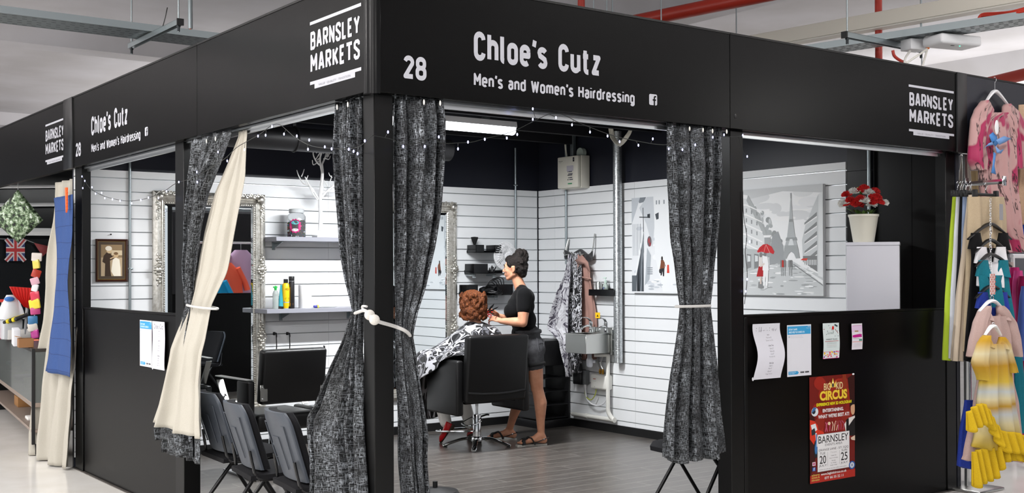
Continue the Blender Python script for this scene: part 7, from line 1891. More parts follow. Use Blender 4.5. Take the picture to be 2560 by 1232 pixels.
for ul, ur, bl_, br_, vb, q, c, lab in tro:
    y = ya(q)
    garment('trousers', lab, 'trousers', [([(ul, ur, 487, y), (lerp(ul, bl_, .3), lerp(ur, br_, .3), 600, y), (lerp(ul, bl_, .75), lerp(ur, br_, .75), 760, y), (bl_, br_, vb, y)], 0.030, 1.2, q * 9)], m_cloth('trouser_cloth', c, c, 0.8, 90))
    cc = on_y((ul + ur) / 2, 480, y)
    h_ = thing('clip_hanger', 'black clip hanger holding the ' + lab.split(',')[0].split(' on the')[0].split(' hanging')[0].split(' between')[0].split(' with one')[0], 'hanger', tuple(cc))
    MB().rbox(-0.07, -0.006, -0.012, 0.07, 0.006, 0.004, 0.003).build('bar', M['black'], h_)
    for s in (-1, 1): MB().rbox(s * 0.055 - 0.012, -0.012, -0.035, s * 0.055 + 0.012, 0.012, 0.012, 0.004).build('clip', M['black'], h_)
    MB().tube(smoothpath([(0, 0, 0), (0, 0, 0.035), (0.014, 0, 0.055), (0, 0, 0.075), (-0.012, 0, 0.062)], 4), 0.003, 6).build('hook', M['chrome'], h_)
yk = ya(0.62)
garment('trousers', 'khaki high-waisted trousers facing the aisle behind the hanging tops', 'trousers', [([(2420, 2510, 492, yk), (2420, 2515, 540, yk), (2418, 2518, 700, yk), (2412, 2516, 880, yk)], 0.05, 3.5, 0.7)], m_cloth('khaki_cloth', '#b7a68c', '#a8967b', 0.85, 120))
cc = on_y(2464, 486, yk); h_ = thing('clip_hanger', 'wide black clip hanger holding the khaki trousers', 'hanger', tuple(cc))
MB().rbox(-0.13, -0.008, -0.012, 0.13, 0.008, 0.008, 0.003).build('bar', M['black'], h_)
for s in (-1, 1): MB().rbox(s * 0.13 - 0.014, -0.016, -0.05, s * 0.13 + 0.014, 0.016, 0.03, 0.005).build('clip', M['black'], h_)
MB().tube(smoothpath([(0, 0, 0), (0, 0, 0.035), (0.016, 0, 0.06), (0, 0, 0.08), (-0.014, 0, 0.066)], 4), 0.003, 6).build('hook', M['chrome'], h_)
tg = thing('price_tag', 'grey swing ticket hanging on the khaki trousers', 'tag', tuple(on_y(2503, 530, yk - 0.10)))
MB().rbox(-0.022, -0.001, -0.055, 0.022, 0.001, 0.055, 0.0006, seg=1).build('card', mat('grey_card', '#8b8b90', 0.6), tg)
# chain of tops
blackc, whitec, tealc, bluec = m_cloth('black_top', '#131315', '#0d0d0f', .85, 90), m_cloth('white_top', '#e2e1e4', '#d5d4d8', .8, 90), m_cloth('teal_top', '#1d7484', '#176270', .8, 90), m_cloth('royal_blue_top', '#2b3f9e', '#22337f', .8, 90)
y0 = ya(0.70)
tops = [('black sleeveless top, uppermost on the hanging chain', 2475, 535, 560, 2428, 2520, 590, 905, blackc, 0.0, 2421, 2512), ('white sleeveless top, second on the hanging chain', 2476, 572, 600, 2443, 2514, 625, 700, whitec, -0.04, 2444, 2512),
        ('teal sleeveless top, third on the hanging chain', 2476, 612, 636, 2447, 2520, 658, 800, tealc, -0.08, 2446, 2526), ('royal blue sleeveless top above the blush blouse', 2477, 690, 715, 2446, 2518, 738, 1130, bluec, -0.11, 2444, 2538)]
for k, (lab, uc, vh, vn, sl, sr, v0, vb, m_, dy, bl_, br_) in enumerate(tops):
    y = y0 + dy
    hanger('black hanger of the ' + lab.split(',')[0].split(' above')[0], uc, vh, vn, sl - 8, sr + 8, v0 + 8, y, M['black'])
    garment('top', lab, 'top', [([(sl, sr, v0 + 30, y), (sl + 2, sr, v0 + 60, y), (bl_, br_, max(v0 + 90, vb), y)], 0.045, 2.5, k * 1.3),
        ([(sl + 1, sl + 22, v0 - 8, y), (sl, sl + 26, v0 + 34, y)], 0.03, 0.5, 0.2, m_, 'strap'), ([(sr - 22, sr - 1, v0 - 8, y), (sr - 26, sr, v0 + 34, y)], 0.03, 0.5, 0.2, m_, 'strap')], m_)
tg = thing('price_tag', 'red and white patterned ticket hanging on the teal top', 'tag', tuple(on_y(2481, 710, y0 - 0.17)))
f = Flat(y=-0.0015); wT, hT = 22 * 7.9 / CAM_F, 50 * 7.9 / CAM_F
f.rect(-wT / 2, -hT / 2, wT / 2, hT / 2, '#ecd7d2'); rt_ = random.Random(1)
for i in range(5):
    for j in range(9):
        if (i + j) % 2: f.ell(-wT / 2 + wT * (i + .5) / 5, -hT / 2 + hT * (j + .5) / 9, wT * .085, hT * .045, '#d8412f', 6)
f.build('printed_face', M['paper'], tg); MB().rbox(-wT / 2, -0.001, -hT / 2, wT / 2, 0.001, hT / 2, 0.0005, seg=1).tube([(0, 0, hT / 2), (0.002, 0.01, hT / 2 + 0.12)], 0.0012, 4).build('card', M['white'], tg)
ch = MB(); pch = [on_y(2476, v, y0 - 0.02 - 0.13 * (v - 500) / 320) for v in range(500, 830, 6)]
for i, p in enumerate(pch):
    ch.tube([p + Vector((0.006 * cos(a) if i % 2 else 0, 0 if i % 2 else 0.006 * cos(a), 0.011 * sin(a))) for a in [2 * pi * j / 10 for j in range(10)]], 0.0016, 4, True)
tag(ch.build('hanging_chain', M['chrome']), 'thin chrome chain linking the cascading tops', 'chain')
# blush blouse and yellow dress in front
yb = y0 - 0.17; blush = m_cloth('blush_jersey', '#bda39d', '#b09690', .8, 120)
hanger('white hanger of the blush pink blouse', 2480, 738, 752, 2448, 2512, 778, yb, M['white'])
garment('blouse', 'blush pink blouse with frilled long hem behind the yellow dress', 'blouse', [([(2452, 2516, 790, yb), (2444, 2528, 840, yb), (2446, 2530, 950, yb), (2436, 2545, 1010, yb), (2412, 2560, 1140, yb - 0.02), (2408, 2556, 1150, yb - 0.02)], 0.05, 3, 1.0),
    ([(2464, 2470, 764, yb), (2456, 2474, 768, yb), (2448, 2474, 778, yb), (2438, 2462, 810, yb), (2430, 2452, 860, yb), (2426, 2446, 892, yb)], 0.05, 1, 0.5), ([(2496, 2503, 764, yb), (2494, 2512, 768, yb), (2494, 2524, 780, yb), (2510, 2540, 810, yb), (2520, 2546, 850, yb), (2530, 2546, 890, yb)], 0.05, 1, 1.5),
    ([(2458, 2472, 772, yb), (2450, 2478, 800, yb)], 0.035, 0.5, 0.1, blush, 'shoulder'), ([(2498, 2512, 772, yb), (2494, 2520, 800, yb)], 0.035, 0.5, 0.1, blush, 'shoulder')], blush)
def m_stripes():
    m = mat('tie_dye_yellow_stripes', '#e2b93a', 0.75, spec=0.2, sheen=0.1); t = NT(m)
    v = t.coord('UV', (0.15, 1, 1)); n = t.noise(v, 7, 2)
    sp = t.new('ShaderNodeSeparateXYZ'); t.link(t.coord('UV'), sp.inputs[0])
    zz = t.math('ADD', sp.outputs[1], t.math('MULTIPLY', n, 0.05))
    k = t.math('DIVIDE', t.math('SUBTRACT', zz, 0.30), 1.05)
    s = [(0.0, '#d9b436'), (0.10, '#dcc77a'), (0.17, '#e0bd3c'), (0.30, '#e6d9a8'), (0.36, '#cfd4d4'), (0.41, '#c79a2c'), (0.455, '#e9dcae'), (0.50, '#cfd6d6'), (0.56, '#e2c14a'), (0.66, '#c99a2a'), (0.74, '#e9dcb2'), (0.82, '#dca92c'), (0.93, '#e8c94a')]
    t.base(t.ramp(k, [(a_, tuple(x_ * 0.72 for x_ in lin(c_))) for a_, c_ in s])); return m
M['stripes'] = m_stripes(); frill = m_cloth('yellow_frill', '#cfae22', '#bf9b1a', .75, 60)
yy = yb - 0.10
hanger('white hanger of the yellow striped dress', 2483, 806, 815, 2462, 2502, 838, yy, M['white'])
yd = garment('dress', 'yellow tie-dye striped dress with frills, frontmost of the hanging clothes', 'dress', [([(2464, 2512, 860, yy), (2460, 2522, 900, yy), (2450, 2530, 1000, yy), (2446, 2540, 1080, yy), (2438, 2550, 1120, yy)], 0.06, 2.6, 0.5, M['stripes'], 'body'),
    ([(2464, 2472, 838, yy), (2460, 2480, 868, yy)], 0.03, 0.5, 0.1, M['stripes'], 'shoulder'), ([(2500, 2508, 842, yy), (2496, 2516, 872, yy)], 0.03, 0.5, 0.1, M['stripes'], 'shoulder'),
    ([(2464, 2470, 838, yy - 0.01), (2454, 2474, 846, yy - 0.01), (2446, 2472, 862, yy - 0.01), (2436, 2466, 905, yy - 0.01), (2452, 2464, 950, yy - 0.01)], 0.05, 1.2, 0.7), ([(2502, 2508, 842, yy), (2500, 2518, 850, yy), (2504, 2526, 864, yy), (2516, 2538, 930, yy)], 0.04, 1.2, 1.7)], M['stripes'])
yo = Vector(yd.location)
def ruffle(top, drop, n, name, y):
    pts = [on_y(u, v, y) for u, v in top]; pts = smoothpath(pts, 20); rows = []; N = len(pts)
    for i in range(9):
        q = i / 8; row = []
        for j, p in enumerate(pts):
            s = j / (N - 1); d = on_y(*drop(s), y) - on_y(*top[0], y) if False else None
            row.append(p + Vector((0, (0.010 + 0.024 * q) * sin(n * 2 * pi * s + 0.5) - 0.02 * q, -drop(s) * q + 0.012 * q * sin(n * 2 * pi * s + 1.5))) - yo)
        rows.append(row)
    MB().grid(rows).build(name, frill, yd, angle=180, solid=0.004)
sc_ = 7.9 / CAM_F
ruffle([(2418, 1030), (2440, 1012), (2462, 1010), (2480, 1040), (2505, 1075), (2540, 1080), (2566, 1090)], lambda s: (44 if s < .5 else 46) * sc_, 11, 'upper_frill', yy - 0.085)
ruffle([(2432, 1130), (2450, 1122), (2480, 1120), (2505, 1090), (2530, 1095), (2560, 1110)], lambda s: lerp(80, 40, s) * sc_, 9, 'hem_frill', yy - 0.06)
garment('dress', 'long royal blue dress hem showing below the blush blouse', 'dress', [([(2414, 2440, 1000, yb + 0.07), (2405, 2445, 1080, yb + 0.07), (2403, 2440, 1168, yb + 0.07)], 0.04, 1.5, 0.2)], bluec)
# rail further back at the right edge
rb = thing('clothes_rail', 'white clothes rail with coloured garments at the right edge', 'clothes rail', tuple(on_y(2545, 640, 0.55)))
MB().cyl((-0.10, 0, 0), (1.3, 0, 0), 0.018).build('bar', M['white'], rb)
MB().cyl((-0.08, 0, -1.66), (-0.08, 0, 0), 0.016).cyl((1.2, 0, -1.66), (1.2, 0, 0), 0.016).build('upright', M['white'], rb)
far = [(2516, 2534, 655, 760, '#d9d3cb', 'pale garment on the white rail at the right edge'), (2524, 2548, 668, 850, '#c02f76', 'magenta garment on the white rail at the right edge'), (2534, 2556, 676, 1010, '#e0559a', 'pink garment with orange print on the white rail'), (2546, 2570, 690, 1130, '#9c1b52', 'deep raspberry garment on the white rail'), (2552, 2580, 715, 900, '#4a62ab', 'blue patterned garment on the white rail, at the picture edge')]
for i, (ul, ur, v0, vb, c, lab) in enumerate(far):
    garment('garment', lab, 'garment', [([(ul + 5, ur - 5, v0, 0.50 - 0.07 * i), (ul, ur, v0 + 30, 0.50 - 0.07 * i), (ul - 2, ur + 6, vb, 0.50 - 0.07 * i)], 0.05, 2, i)], m_cloth('rail_cloth', c, c, .8, 50))
garment('garment', 'teal long garment behind the blush blouse at the right edge', 'garment', [([(2538, 2552, 850, 0.06), (2540, 2568, 1080, 0.06)], 0.03, 1.5, 1)], tealc)
# the stall across the aisle, seen in the left mirror
ra = thing('clothes_rail', 'chrome clothes rail across the aisle, seen only in the left mirror', 'clothes rail', (4.9, -2.35, 0))
MB().cyl((-1.0, 0, 2.05), (1.6, 0, 2.05), 0.016).build('bar', M['chrome'], ra)
for x in (-0.98, 1.58): MB().cyl((x, 0, 0), (x, 0, 2.05), 0.016).build('upright', M['chrome'], ra)
def shirt(x, y, zt, c, lab):
    zt += 0.04; t = thing('shirt', lab, 'shirt', (x, y, zt), group=None)
    rows = []
    for i in range(15):
        q = i / 14; w = lerp(0.10, 0.26, min(1, q * 5)) if q < 0.2 else lerp(0.26, 0.30, q); d = 0.05 + 0.02 * q
        rows.append([(w * cos(a), d * sin(a) + 0.02 * q * sin(6 * w * cos(a) * 4), -0.75 * q) for a in [2 * pi * k / 28 for k in range(28)]])
    m_ = MB().grid(rows, wrap=True); m_.add(rows[0], [tuple(range(28))]); m_.add(rows[-1], [tuple(range(28))[::-1]])
    m_.build('body', m_cloth('shirt_cloth', c, c, .8, 80), t, angle=180)
    for s in (-1, 1): MB().tube([(s * 0.2, 0, -0.08), (s * 0.32, 0, -0.30), (s * 0.36, 0, -0.42)], [0.07, 0.065, 0.07], 12, flat=0.6).build('sleeve', m_cloth('shirt_cloth', c, c, .8, 80), t)
    MB().tube([(0, 0, -0.02), (0, 0, 2.05 - zt)], 0.003, 5).build('hook', M['chrome'], t)
for x, y, zt, c, lab in [(4.62, -2.35, 1.90, '#b79ab8', 'lilac shirt across the aisle, mirrored above the coral one'), (4.30, -2.20, 1.70, '#e9634a', 'coral shirt across the aisle, mirrored in the left mirror'), (4.02, -2.05, 1.50, '#1e8fc0', 'turquoise shirt across the aisle, mirrored in the left mirror'), (5.1, -2.4, 1.85, '#25262e', 'dark shirt across the aisle, mirrored at the left mirror edge'), (5.5, -2.4, 1.85, '#e9634a', 'second coral shirt across the aisle, farther along the rail')]:
    shirt(x, y, zt, c, lab)
# ------------------------------------------------------------------ cable trays and hangers under the hall ceiling
def cable_tray(name, label, p0, p1, w, h=0.055):
    p0, p1 = Vector(p0), Vector(p1); d = (p1 - p0).normalized(); q = Vector((0, 0, 1)).cross(d).normalized(); L_ = (p1 - p0).length
    t = thing(name, label, 'cable tray', tuple(p0), math.atan2(d.y, d.x))
    MB().box(0, -w / 2, 0, L_, w / 2, 0.004).build('bed', M['galv'], t, smooth=False)
    for s in (-1, 1):
        MB().box(0, s * w / 2 - 0.003, 0, L_, s * w / 2 + 0.003, h).box(0, s * (w / 2 - 0.009) - 0.006, h - 0.004, L_, s * (w / 2 - 0.009) + 0.006, h).build('flange', M['galv'], t, smooth=False)
    sl = MB(); n = int(L_ / 0.07)
    for i in range(n):
        x = (i + 0.5) * L_ / n
        for j in range(5):
            y = -w / 2 + w * (j + 0.5) / 5; o = 0.018 if j % 2 else 0
            sl.add([(x + o - 0.017, y - 0.005, -0.0012), (x + o + 0.017, y - 0.005, -0.0012), (x + o + 0.017, y + 0.005, -0.0012), (x + o - 0.017, y + 0.005, -0.0012)], [(0, 1, 2, 3)])
    o = sl.build('slots', M['galv_dark'], t, smooth=False); o['kind'] = 'stuff'
    return t
ZT = 3.50
pa, pb = on_z(0, 30, ZT), on_z(530, 95, ZT); yc_ = on_z(0, 45, ZT).y
tl = cable_tray('cable_tray', 'perforated galvanised cable tray crossing the upper left under the ceiling', (-4.6, yc_, ZT), (3.0, yc_, ZT), 0.37)
lab_ = Flat(y=0.0)
bw = 0.05
for x0_, x1_, c in [(0.0, 0.26, '#e8e8e6'), (0.26, 0.41, '#3f6a35'), (0.41, 0.475, '#e8e8e6'), (0.475, 0.53, '#2c4a86'), (0.53, 0.585, '#e8e8e6'), (0.585, 0.77, '#4a7048')]: lab_.rect(x0_, 0, x1_, bw, c)
lab_.text('safety first', 0.60, 0.014, 0.76, 0.036, '#dfe6dc', 0.0)
o = lab_.build('label_strip', M['paper'], tl); q0 = on_z(0, 62, ZT)
o.location = (q0.x + 0.05 + 4.6, q0.y - yc_ - 0.0, -0.004); o.rotation_euler = (radians(-90), 0, 0)
o.location = (q0.x + 0.05 + 4.6, -0.185, 0.002); o.rotation_euler = (0, 0, 0)
def trapeze(label, a, b, zc, rod_top=4.5):
    a, b = Vector(a), Vector(b); d = (b - a); L_ = d.length
    t = thing('trapeze_hanger', label, 'hanger', tuple(a), math.atan2(d.y, d.x))
    MB().box(0, -0.022, 0, L_, -0.018, 0.042).box(0, 0.018, 0, L_, 0.022, 0.042).box(0, -0.022, 0.038, L_, 0.022, 0.042).build('channel', M['galv'], t, smooth=False)
    sl = MB(); n = int(L_ / 0.05)
    for i in range(n): sl.box((i + .3) * L_ / n, -0.006, 0.036, (i + .75) * L_ / n, 0.006, 0.0385)
    o = sl.build('slots', M['galv_dark'], t, smooth=False); o['kind'] = 'stuff'
    for x in (0.03, L_ - 0.03):
        MB().cyl((x, 0, -0.05), (x, 0, rod_top - a.z), 0.0065, n=10).build('threaded_rod', M['galv'], t)
        MB().cyl((x, 0, -0.012), (x, 0, 0.0), 0.016, n=6).cyl((x, 0, -0.045), (x, 0, -0.012), 0.011, n=8).build('nut', M['galv_dark'], t)
    MB().box(L_ - 0.002, -0.026, -0.004, L_ + 0.012, 0.026, 0.046).build('end_cap', M['black'], t, smooth=False)
    return t
ha, hb_ = on_z(326, 122, ZT - 0.05), on_z(450, 62, ZT - 0.05)
tz = trapeze('slotted steel hanger crossing under the left cable tray', ha, hb_, ZT, 4.68)
MB().tube([(0.75, 0, 0.03), (0.80, 0.01, 0.12), (0.79, 0.03, 0.20)], 0.004, 5).build('cable_tie', M['black'], tz)
cp = on_z(476, 72, 3.62)
t = thing('conduit_drop', 'galvanised conduit end with an orange cable above the left fascia', 'conduit', tuple(cp))
MB().tube(smoothpath([(0, 0, 0), (0, 0, 0.30), (0.03, 0.02, 0.40), (0.12, 0.06, 0.46), (0.5, 0.25, 0.50)], 5), 0.019, 10).build('tube', M['galv'], t)
MB().tube(smoothpath([(0, 0, 0.02), (-0.005, 0, -0.03), (-0.03, 0, -0.06)], 4), 0.010, 8).build('orange_cable', mat('orange_cable', '#d8622c', 0.5), t)
ZR = 3.40
ra_, rb_ = on_z(2560, 55, ZR), on_z(2180, 112, ZR)
dd_ = (rb_ - ra_).normalized()
tr_ = cable_tray('cable_tray', 'perforated galvanised cable tray above the right fascia', ra_ - dd_ * 1.6, rb_ + dd_ * 1.3, 0.25)
t2a, t2b = on_z(2308, 132, ZR - 0.05), on_z(2112, 94, ZR - 0.05)
trapeze('slotted steel hanger crossing under the right cable tray', t2a, t2b, ZR, 4.68)
MB()
ea, eb = on_z(2620, -10, 3.62), on_z(1900, 116, 3.62)
de = (eb - ea); t = thing('trunking_beam', 'long cream trunking beam slanting above the right fascia', 'trunking', tuple(ea), math.atan2(de.y, de.x))
MB().rbox(-1.0, -0.075, -0.02, de.length + 2.5, 0.075, 0.10, 0.004, seg=1).build('body', M['cream'], t)
MB().rbox(-1.0, -0.060, -0.032, de.length + 2.5, 0.060, -0.018, 0.003, seg=1).build('lid', mat('white_lid', '#e5e2da', 0.5), t)
t = thing('access_point', 'flat white wireless box hung beside the right cable tray', 'wireless box', tuple(on_z(2380, 108, ZR - 0.06)), -0.25)
MB().rbox(-0.20, -0.11, -0.03, 0.20, 0.11, 0.05, 0.022, seg=3).build('case', M['white'], t)
MB().rbox(-0.06, -0.06, -0.0325, -0.03, -0.045, -0.029, 0.001, seg=1).build('port', M['black'], t); MB().ball((0.02, -0.06, -0.031), 0.005, 8, 6).build('status_light', mat('green_led', '#40e0a0', 0.3, emit='#40ffb0', estr=3), t)
t = thing('junction_box', 'small white junction box with looping white cable above the right fascia', 'junction box', tuple(on_z(2283, 116, ZR - 0.06)), -0.25)
MB().rbox(-0.075, -0.06, -0.035, 0.075, 0.06, 0.05, 0.006).build('case', M['white'], t)
jl = Vector(t.location); jd = (jl - CAM_POS).dot(_F)
W2_ = lambda u, v, a=0.0: (Matrix.Rotation(0.25, 4, 'Z') @ (at(u, v, jd + a) - jl))
MB().tube(smoothpath([W2_(2318, 122, -.1), W2_(2300, 135, -.25), W2_(2270, 155, -.3), W2_(2248, 172, -.3)], 5), 0.0085, 8).build('white_cable', M['pvc'], t)
MB().tube(smoothpath([W2_(2275, 128, -.1), W2_(2262, 150, -.3), W2_(2266, 180, -.35), W2_(2284, 192, -.35), W2_(2302, 175, -.3), W2_(2312, 145, -.2), W2_(2318, 124, -.1)], 6), 0.0085, 8).build('white_cable', M['pvc'], t)
MB().cyl(W2_(2316, 120, -.1), W2_(2322, 118, -.1), 0.014).build('orange_joint', mat('orange_joint', '#e5762c', 0.4), t)
# red pipes
def pipe(label, pts, r, m):
    return tag(MB().tube([Vector(p) for p in pts], r, 16).build('sprinkler_pipe', m), label, 'pipe')
pa_, pb_ = on_z(1640, 43, 3.9), on_z(1840, 2, 3.9); dp_ = pb_ - pa_
pipe('long red pipe running under the ceiling above the corner fascia', [pa_ - dp_ * 4.5, pb_ + dp_ * 4], 0.062, M['red'])
q = on_z(1453, -20, 3.9); pipe('short red drop pipe at the top above the hairdresser lettering', [(q.x, q.y, 4.68), (q.x, q.y, 3.2)], 0.030, M['red'])
q = on_z(2331, 80, 3.35); pipe('thin vertical red pipe behind the white boxes on the right', [(q.x + 0.6, q.y + 0.9, 4.68), (q.x + 0.6, q.y + 0.9, 2.9)], 0.030, M['red'])
q0, q1 = on_z(2480, 205, 3.35), on_z(2560, 186, 3.35); pipe('red pipe at the right edge just above the navy fascia', [q0 - (q1 - q0) * 1.5, q1 + (q1 - q0) * 4], 0.055, M['red'])
t = thing('red_cable', 'bundle of red cables lying over the right cable tray', 'cable', tuple(on_z(2450, 50, ZR + 0.06)))
ro = Vector(t.location); rd_ = (ro - CAM_POS).dot(_F)
for k in range(3):
    MB().tube(smoothpath([at(2445 + 2 * k, 50, rd_) - ro, at(2455, 36 + 2 * k, rd_) - ro, at(2490, 33 + 3 * k, rd_ - 0.1) - ro, at(2530, 29 + 3 * k, rd_ - 0.25) - ro, at(2590, 12 + 4 * k, rd_ - 0.4) - ro], 5), 0.010, 8).build('strand', M['red'], t)
MB().tube(smoothpath([at(2232, 126, rd_ + .2) - ro, at(2236, 140, rd_ + .2) - ro, at(2250, 151, rd_ + .2) - ro, at(2262, 156, rd_ + .25) - ro], 5), 0.012, 8).build('strand', M['red'], t)
for i, (u, v0) in enumerate([(1484, 30), (1517, 35), (1531, 38), (1653, 40), (1841, 80), (2304, 60)]):
    p = on_z(u, v0, 3.8)
    tag(MB().cyl((p.x, p.y, 3.02 if u < 2000 else 3.42), (p.x, p.y, 4.68), 0.006, n=8).build('hanger_rod', M['galv']),
        ['first thin ceiling rod above the hairdresser lettering, counting from the left', 'second thin ceiling rod above the hairdresser lettering', 'third thin ceiling rod above the hairdresser lettering', 'thin ceiling rod crossing the long red pipe', 'thin ceiling rod above the joint in the right fascia', 'thin ceiling rod above the white junction box'][i], 'rod')

# ------------------------------------------------------------------ fairy lights
fl_t = thing('fairy_lights', 'string of small blue-white fairy lights looping round the stall openings', 'fairy lights', (0, 0, 2.4))
fo_ = Vector((0, 0, 2.4))
XF = -0.018
pathL = [on_x(u, v, XF) for u, v in [(205, 438), (225, 470), (260, 490), (300, 500), (330, 502), (370, 495), (410, 478), (440, 458), (480, 446), (510, 430), (560, 398), (590, 370), (620, 352), (650, 335), (680, 313), (700, 312), (720, 328), (740, 345), (780, 365), (830, 371), (860, 372), (885, 370), (905, 362)]]
corner_pts = [on_x(928, 341, -0.005), on_y(940, 340, -0.01)]
pathR = [on_y(u, v, XF) for u, v in [(985, 350), (1000, 362), (1040, 358), (1080, 346), (1105, 358), (1145, 357), (1180, 355), (1210, 347), (1260, 335), (1290, 325), (1330, 305), (1365, 288)]]
pathR2 = [on_y(u, v, XF) for u, v in [(1418, 291), (1440, 303), (1475, 318), (1530, 338), (1590, 352), (1660, 362), (1700, 350), (1740, 345), (1790, 340), (1830, 342), (1855, 340)]]
gap = [on_y(1380, 284, 0.02), on_y(1400, 285, 0.02)]
allp = pathL + corner_pts + pathR + gap + pathR2
sm = [p - fo_ for p in smoothpath(allp, 4)]
MB().tube(sm, 0.0019, 6).build('wire', M['wire'], fl_t)
down = [on_y(u, v, -0.01) for u, v in [(1846, 338), (1852, 360), (1858, 380), (1864, 388)]]
MB().tube([p - fo_ for p in smoothpath(down, 4)], 0.0019, 6).build('wire', M['wire'], fl_t)
side = [on_y(u, v, 0.035) for u, v in [(1857, 478), (1859, 540), (1867, 590), (1863, 630), (1868, 680), (1866, 720), (1861, 760)]]
MB().tube([p - fo_ for p in smoothpath(side, 4)], 0.0019, 6).build('wire', M['wire'], fl_t)
bulbs = [(on_x(u, v, XF - 0.004), w) for u, v, w in [(205, 441, 1), (207, 470, -1), (212, 452, 1), (230, 468, 1), (239, 484, -1), (254, 482, 1), (262, 495, -1), (281, 498, -1), (300, 502, 1), (329, 508, -1), (352, 500, 1), (371, 494, 1), (396, 495, -1), (416, 478, 1), (447, 455, 1), (492, 430, 1), (493, 455, -1), (545, 380, 1), (568, 402, -1), (611, 374, -1), (645, 340, -1), (664, 338, -1), (680, 316, 1), (710, 335, -1), (742, 340, 1), (773, 350, 1), (770, 373, -1), (812, 367, 1), (829, 372, -1), (872, 373, -1), (884, 378, -1), (894, 384, -1), (912, 352, 1)]] + \
        [(on_y(u, v, XF - 0.004), w) for u, v, w in [(970, 330, 1), (1008, 366, -1), (1062, 366, -1), (1097, 342, 1), (1145, 372, -1), (1170, 355, -1), (1212, 348, 1), (1267, 345, -1), (1293, 336, -1), (1332, 298, 1), (1332, 272, 1), (1390, 294, -1), (1430, 312, -1), (1475, 330, -1), (1519, 340, -1), (1549, 354, 1), (1596, 363, -1), (1632, 347, 1), (1672, 372, -1), (1706, 374, -1), (1738, 362, 1), (1782, 343, 1), (1810, 337, 1), (1857, 338, 1), (1868, 391, -1)]] + \
        [(on_y(u, v, 0.03), w) for u, v, w in [(1874, 604, 1), (1868, 698, -1), (1864, 728, -1)]]
for p, w in bulbs:
    q = p - fo_; near = min(sm, key=lambda s: (s - q).length)
    b = MB().ball(q, (0.0042, 0.0042, 0.0075), 8, 6).build('bulb', M['led'], fl_t)
    if 0.012 < (near - q).length < 0.12: MB().tube([near, q + (near - q).normalized() * 0.008], 0.0014, 5).build('lead', M['wire'], b)

# ------------------------------------------------------------------ the neighbouring stall at the far left
struct(MB().box(0.16, 9.6, 0, 5.0, 9.7, 3.0).box(4.9, 5.0, 0, 5.0, 9.6, 3.0).build('wall_neighbour', mat('neighbour_dark_glass', '#191b1d', 0.2), smooth=False))
struct(MB().box(0.05, 5.0, 2.985, 5.0, 9.7, 3.0).build('ceiling_neighbour', mat('neighbour_ceiling', '#8e9092', 0.7), smooth=False))
def bar_at(name, label, y, u0, v0, u1, v1, th, c):
    a, b = on_y(u0, v0, y), on_y(u1, v1, y)
    return tag(MB().tube([a, b], th, 6).build(name, mat(name + '_paint', c, 0.4)), label, 'shelf rail')
bar_at('shelf_rail', 'upper white rail inside the neighbouring stall at the left edge', 9.5, -200, 469, 160, 466, 0.02, '#e2e4e6')
bar_at('shelf_rail', 'middle white rail inside the neighbouring stall behind the diamond foil', 9.5, -200, 514, 160, 511, 0.024, '#e2e4e6')
bar_at('shelf_rail', 'lower white rail inside the neighbouring stall above the flag bunting', 9.5, -200, 577, 160, 580, 0.05, '#d5d7d8')
ND = 11.9
def N_(u, v, d=ND): return at(u, v, d)
t = thing('foil_decoration', 'green and silver diamond-shaped foil packet hanging at the left edge', 'decoration', tuple(N_(47, 540, 10.9)))
fo2 = Vector(t.location); dia = [(45, 474), (108, 550), (45, 607), (-22, 545)]
mb = MB(); C4 = [at(u, v, 10.9) - fo2 for u, v in dia]
rows = []
for i in range(13):
    row = []
    for j in range(13):
        s, r = i / 12, j / 12; p = C4[0].lerp(C4[1], s).lerp(C4[3].lerp(C4[2], s), r)
        b = 0.045 * (sin(pi * s) * sin(pi * r)) ** 0.6 if 0 < s < 1 and 0 < r < 1 else 0
        row.append(p - _F * (b + 0.008 * noise.noise(Vector((s * 9, r * 9, 1)))))
    rows.append(row)
def m_foil2():
    m = mat('green_silver_foil', '#a9b9a0', 0.18, 0.3); tt = NT(m); n = tt.noise(tt.coord('Object'), 26, 4, 0.7)
    tt.base(tt.ramp(n, [(0.40, '#151a16'), (0.49, '#4c6442'), (0.57, '#93a588'), (0.66, '#dfe5e2')])); tt.bump(n, 0.6, 0.02); return m
mb.grid(rows).build('packet', m_foil2(), t, solid=0.004)
MB().tube([C4[0], C4[0] + Vector((0, 0, 0.35))], 0.003, 5).build('string', M['wire_clear'], t)
# bunting flag
t = thing('bunting_flag', 'dim union flag bunting on the dark glass of the neighbouring stall', 'flag', tuple(on_y(15, 652, 9.55)))
a, b = on_y(15, 652, 9.55), on_y(62, 598, 9.55); w, h = b.x - a.x, b.z - a.z
f = Flat(y=-0.002); f.rect(0, 0, w, h, '#2c3a66')
for p0, p1 in (((0, 0), (w, h)), ((0, h), (w, 0))): f.line([p0, p1], h * .20, '#b9b4b6'); f.line([p0, p1], h * .08, '#9c3a3c')
f.rect(w * .38, 0, w * .62, h, '#b9b4b6'); f.rect(0, h * .36, w, h * .64, '#b9b4b6'); f.rect(w * .43, 0, w * .57, h, '#a33335'); f.rect(0, h * .42, w, h * .58, '#a33335')
f.build('printed_cloth', M['print'], t)
MB().tube([(-0.6, 0, h + 0.02), (0, 0, h), (w, 0, h), (w + 0.25, 0, h - 0.10), (w + 0.5, 0, h - 0.06)], 0.004, 5).build('string', M['wire_clear'], t)
MB().add([(w + 0.10, -0.003, h - 0.04), (w + 0.32, -0.003, h - 0.09), (w + 0.2, -0.003, h - 0.20)], [(0, 1, 2)]).build('red_pennant', mat('dull_red', '#7d3436', 0.7), t, solid=0.002)
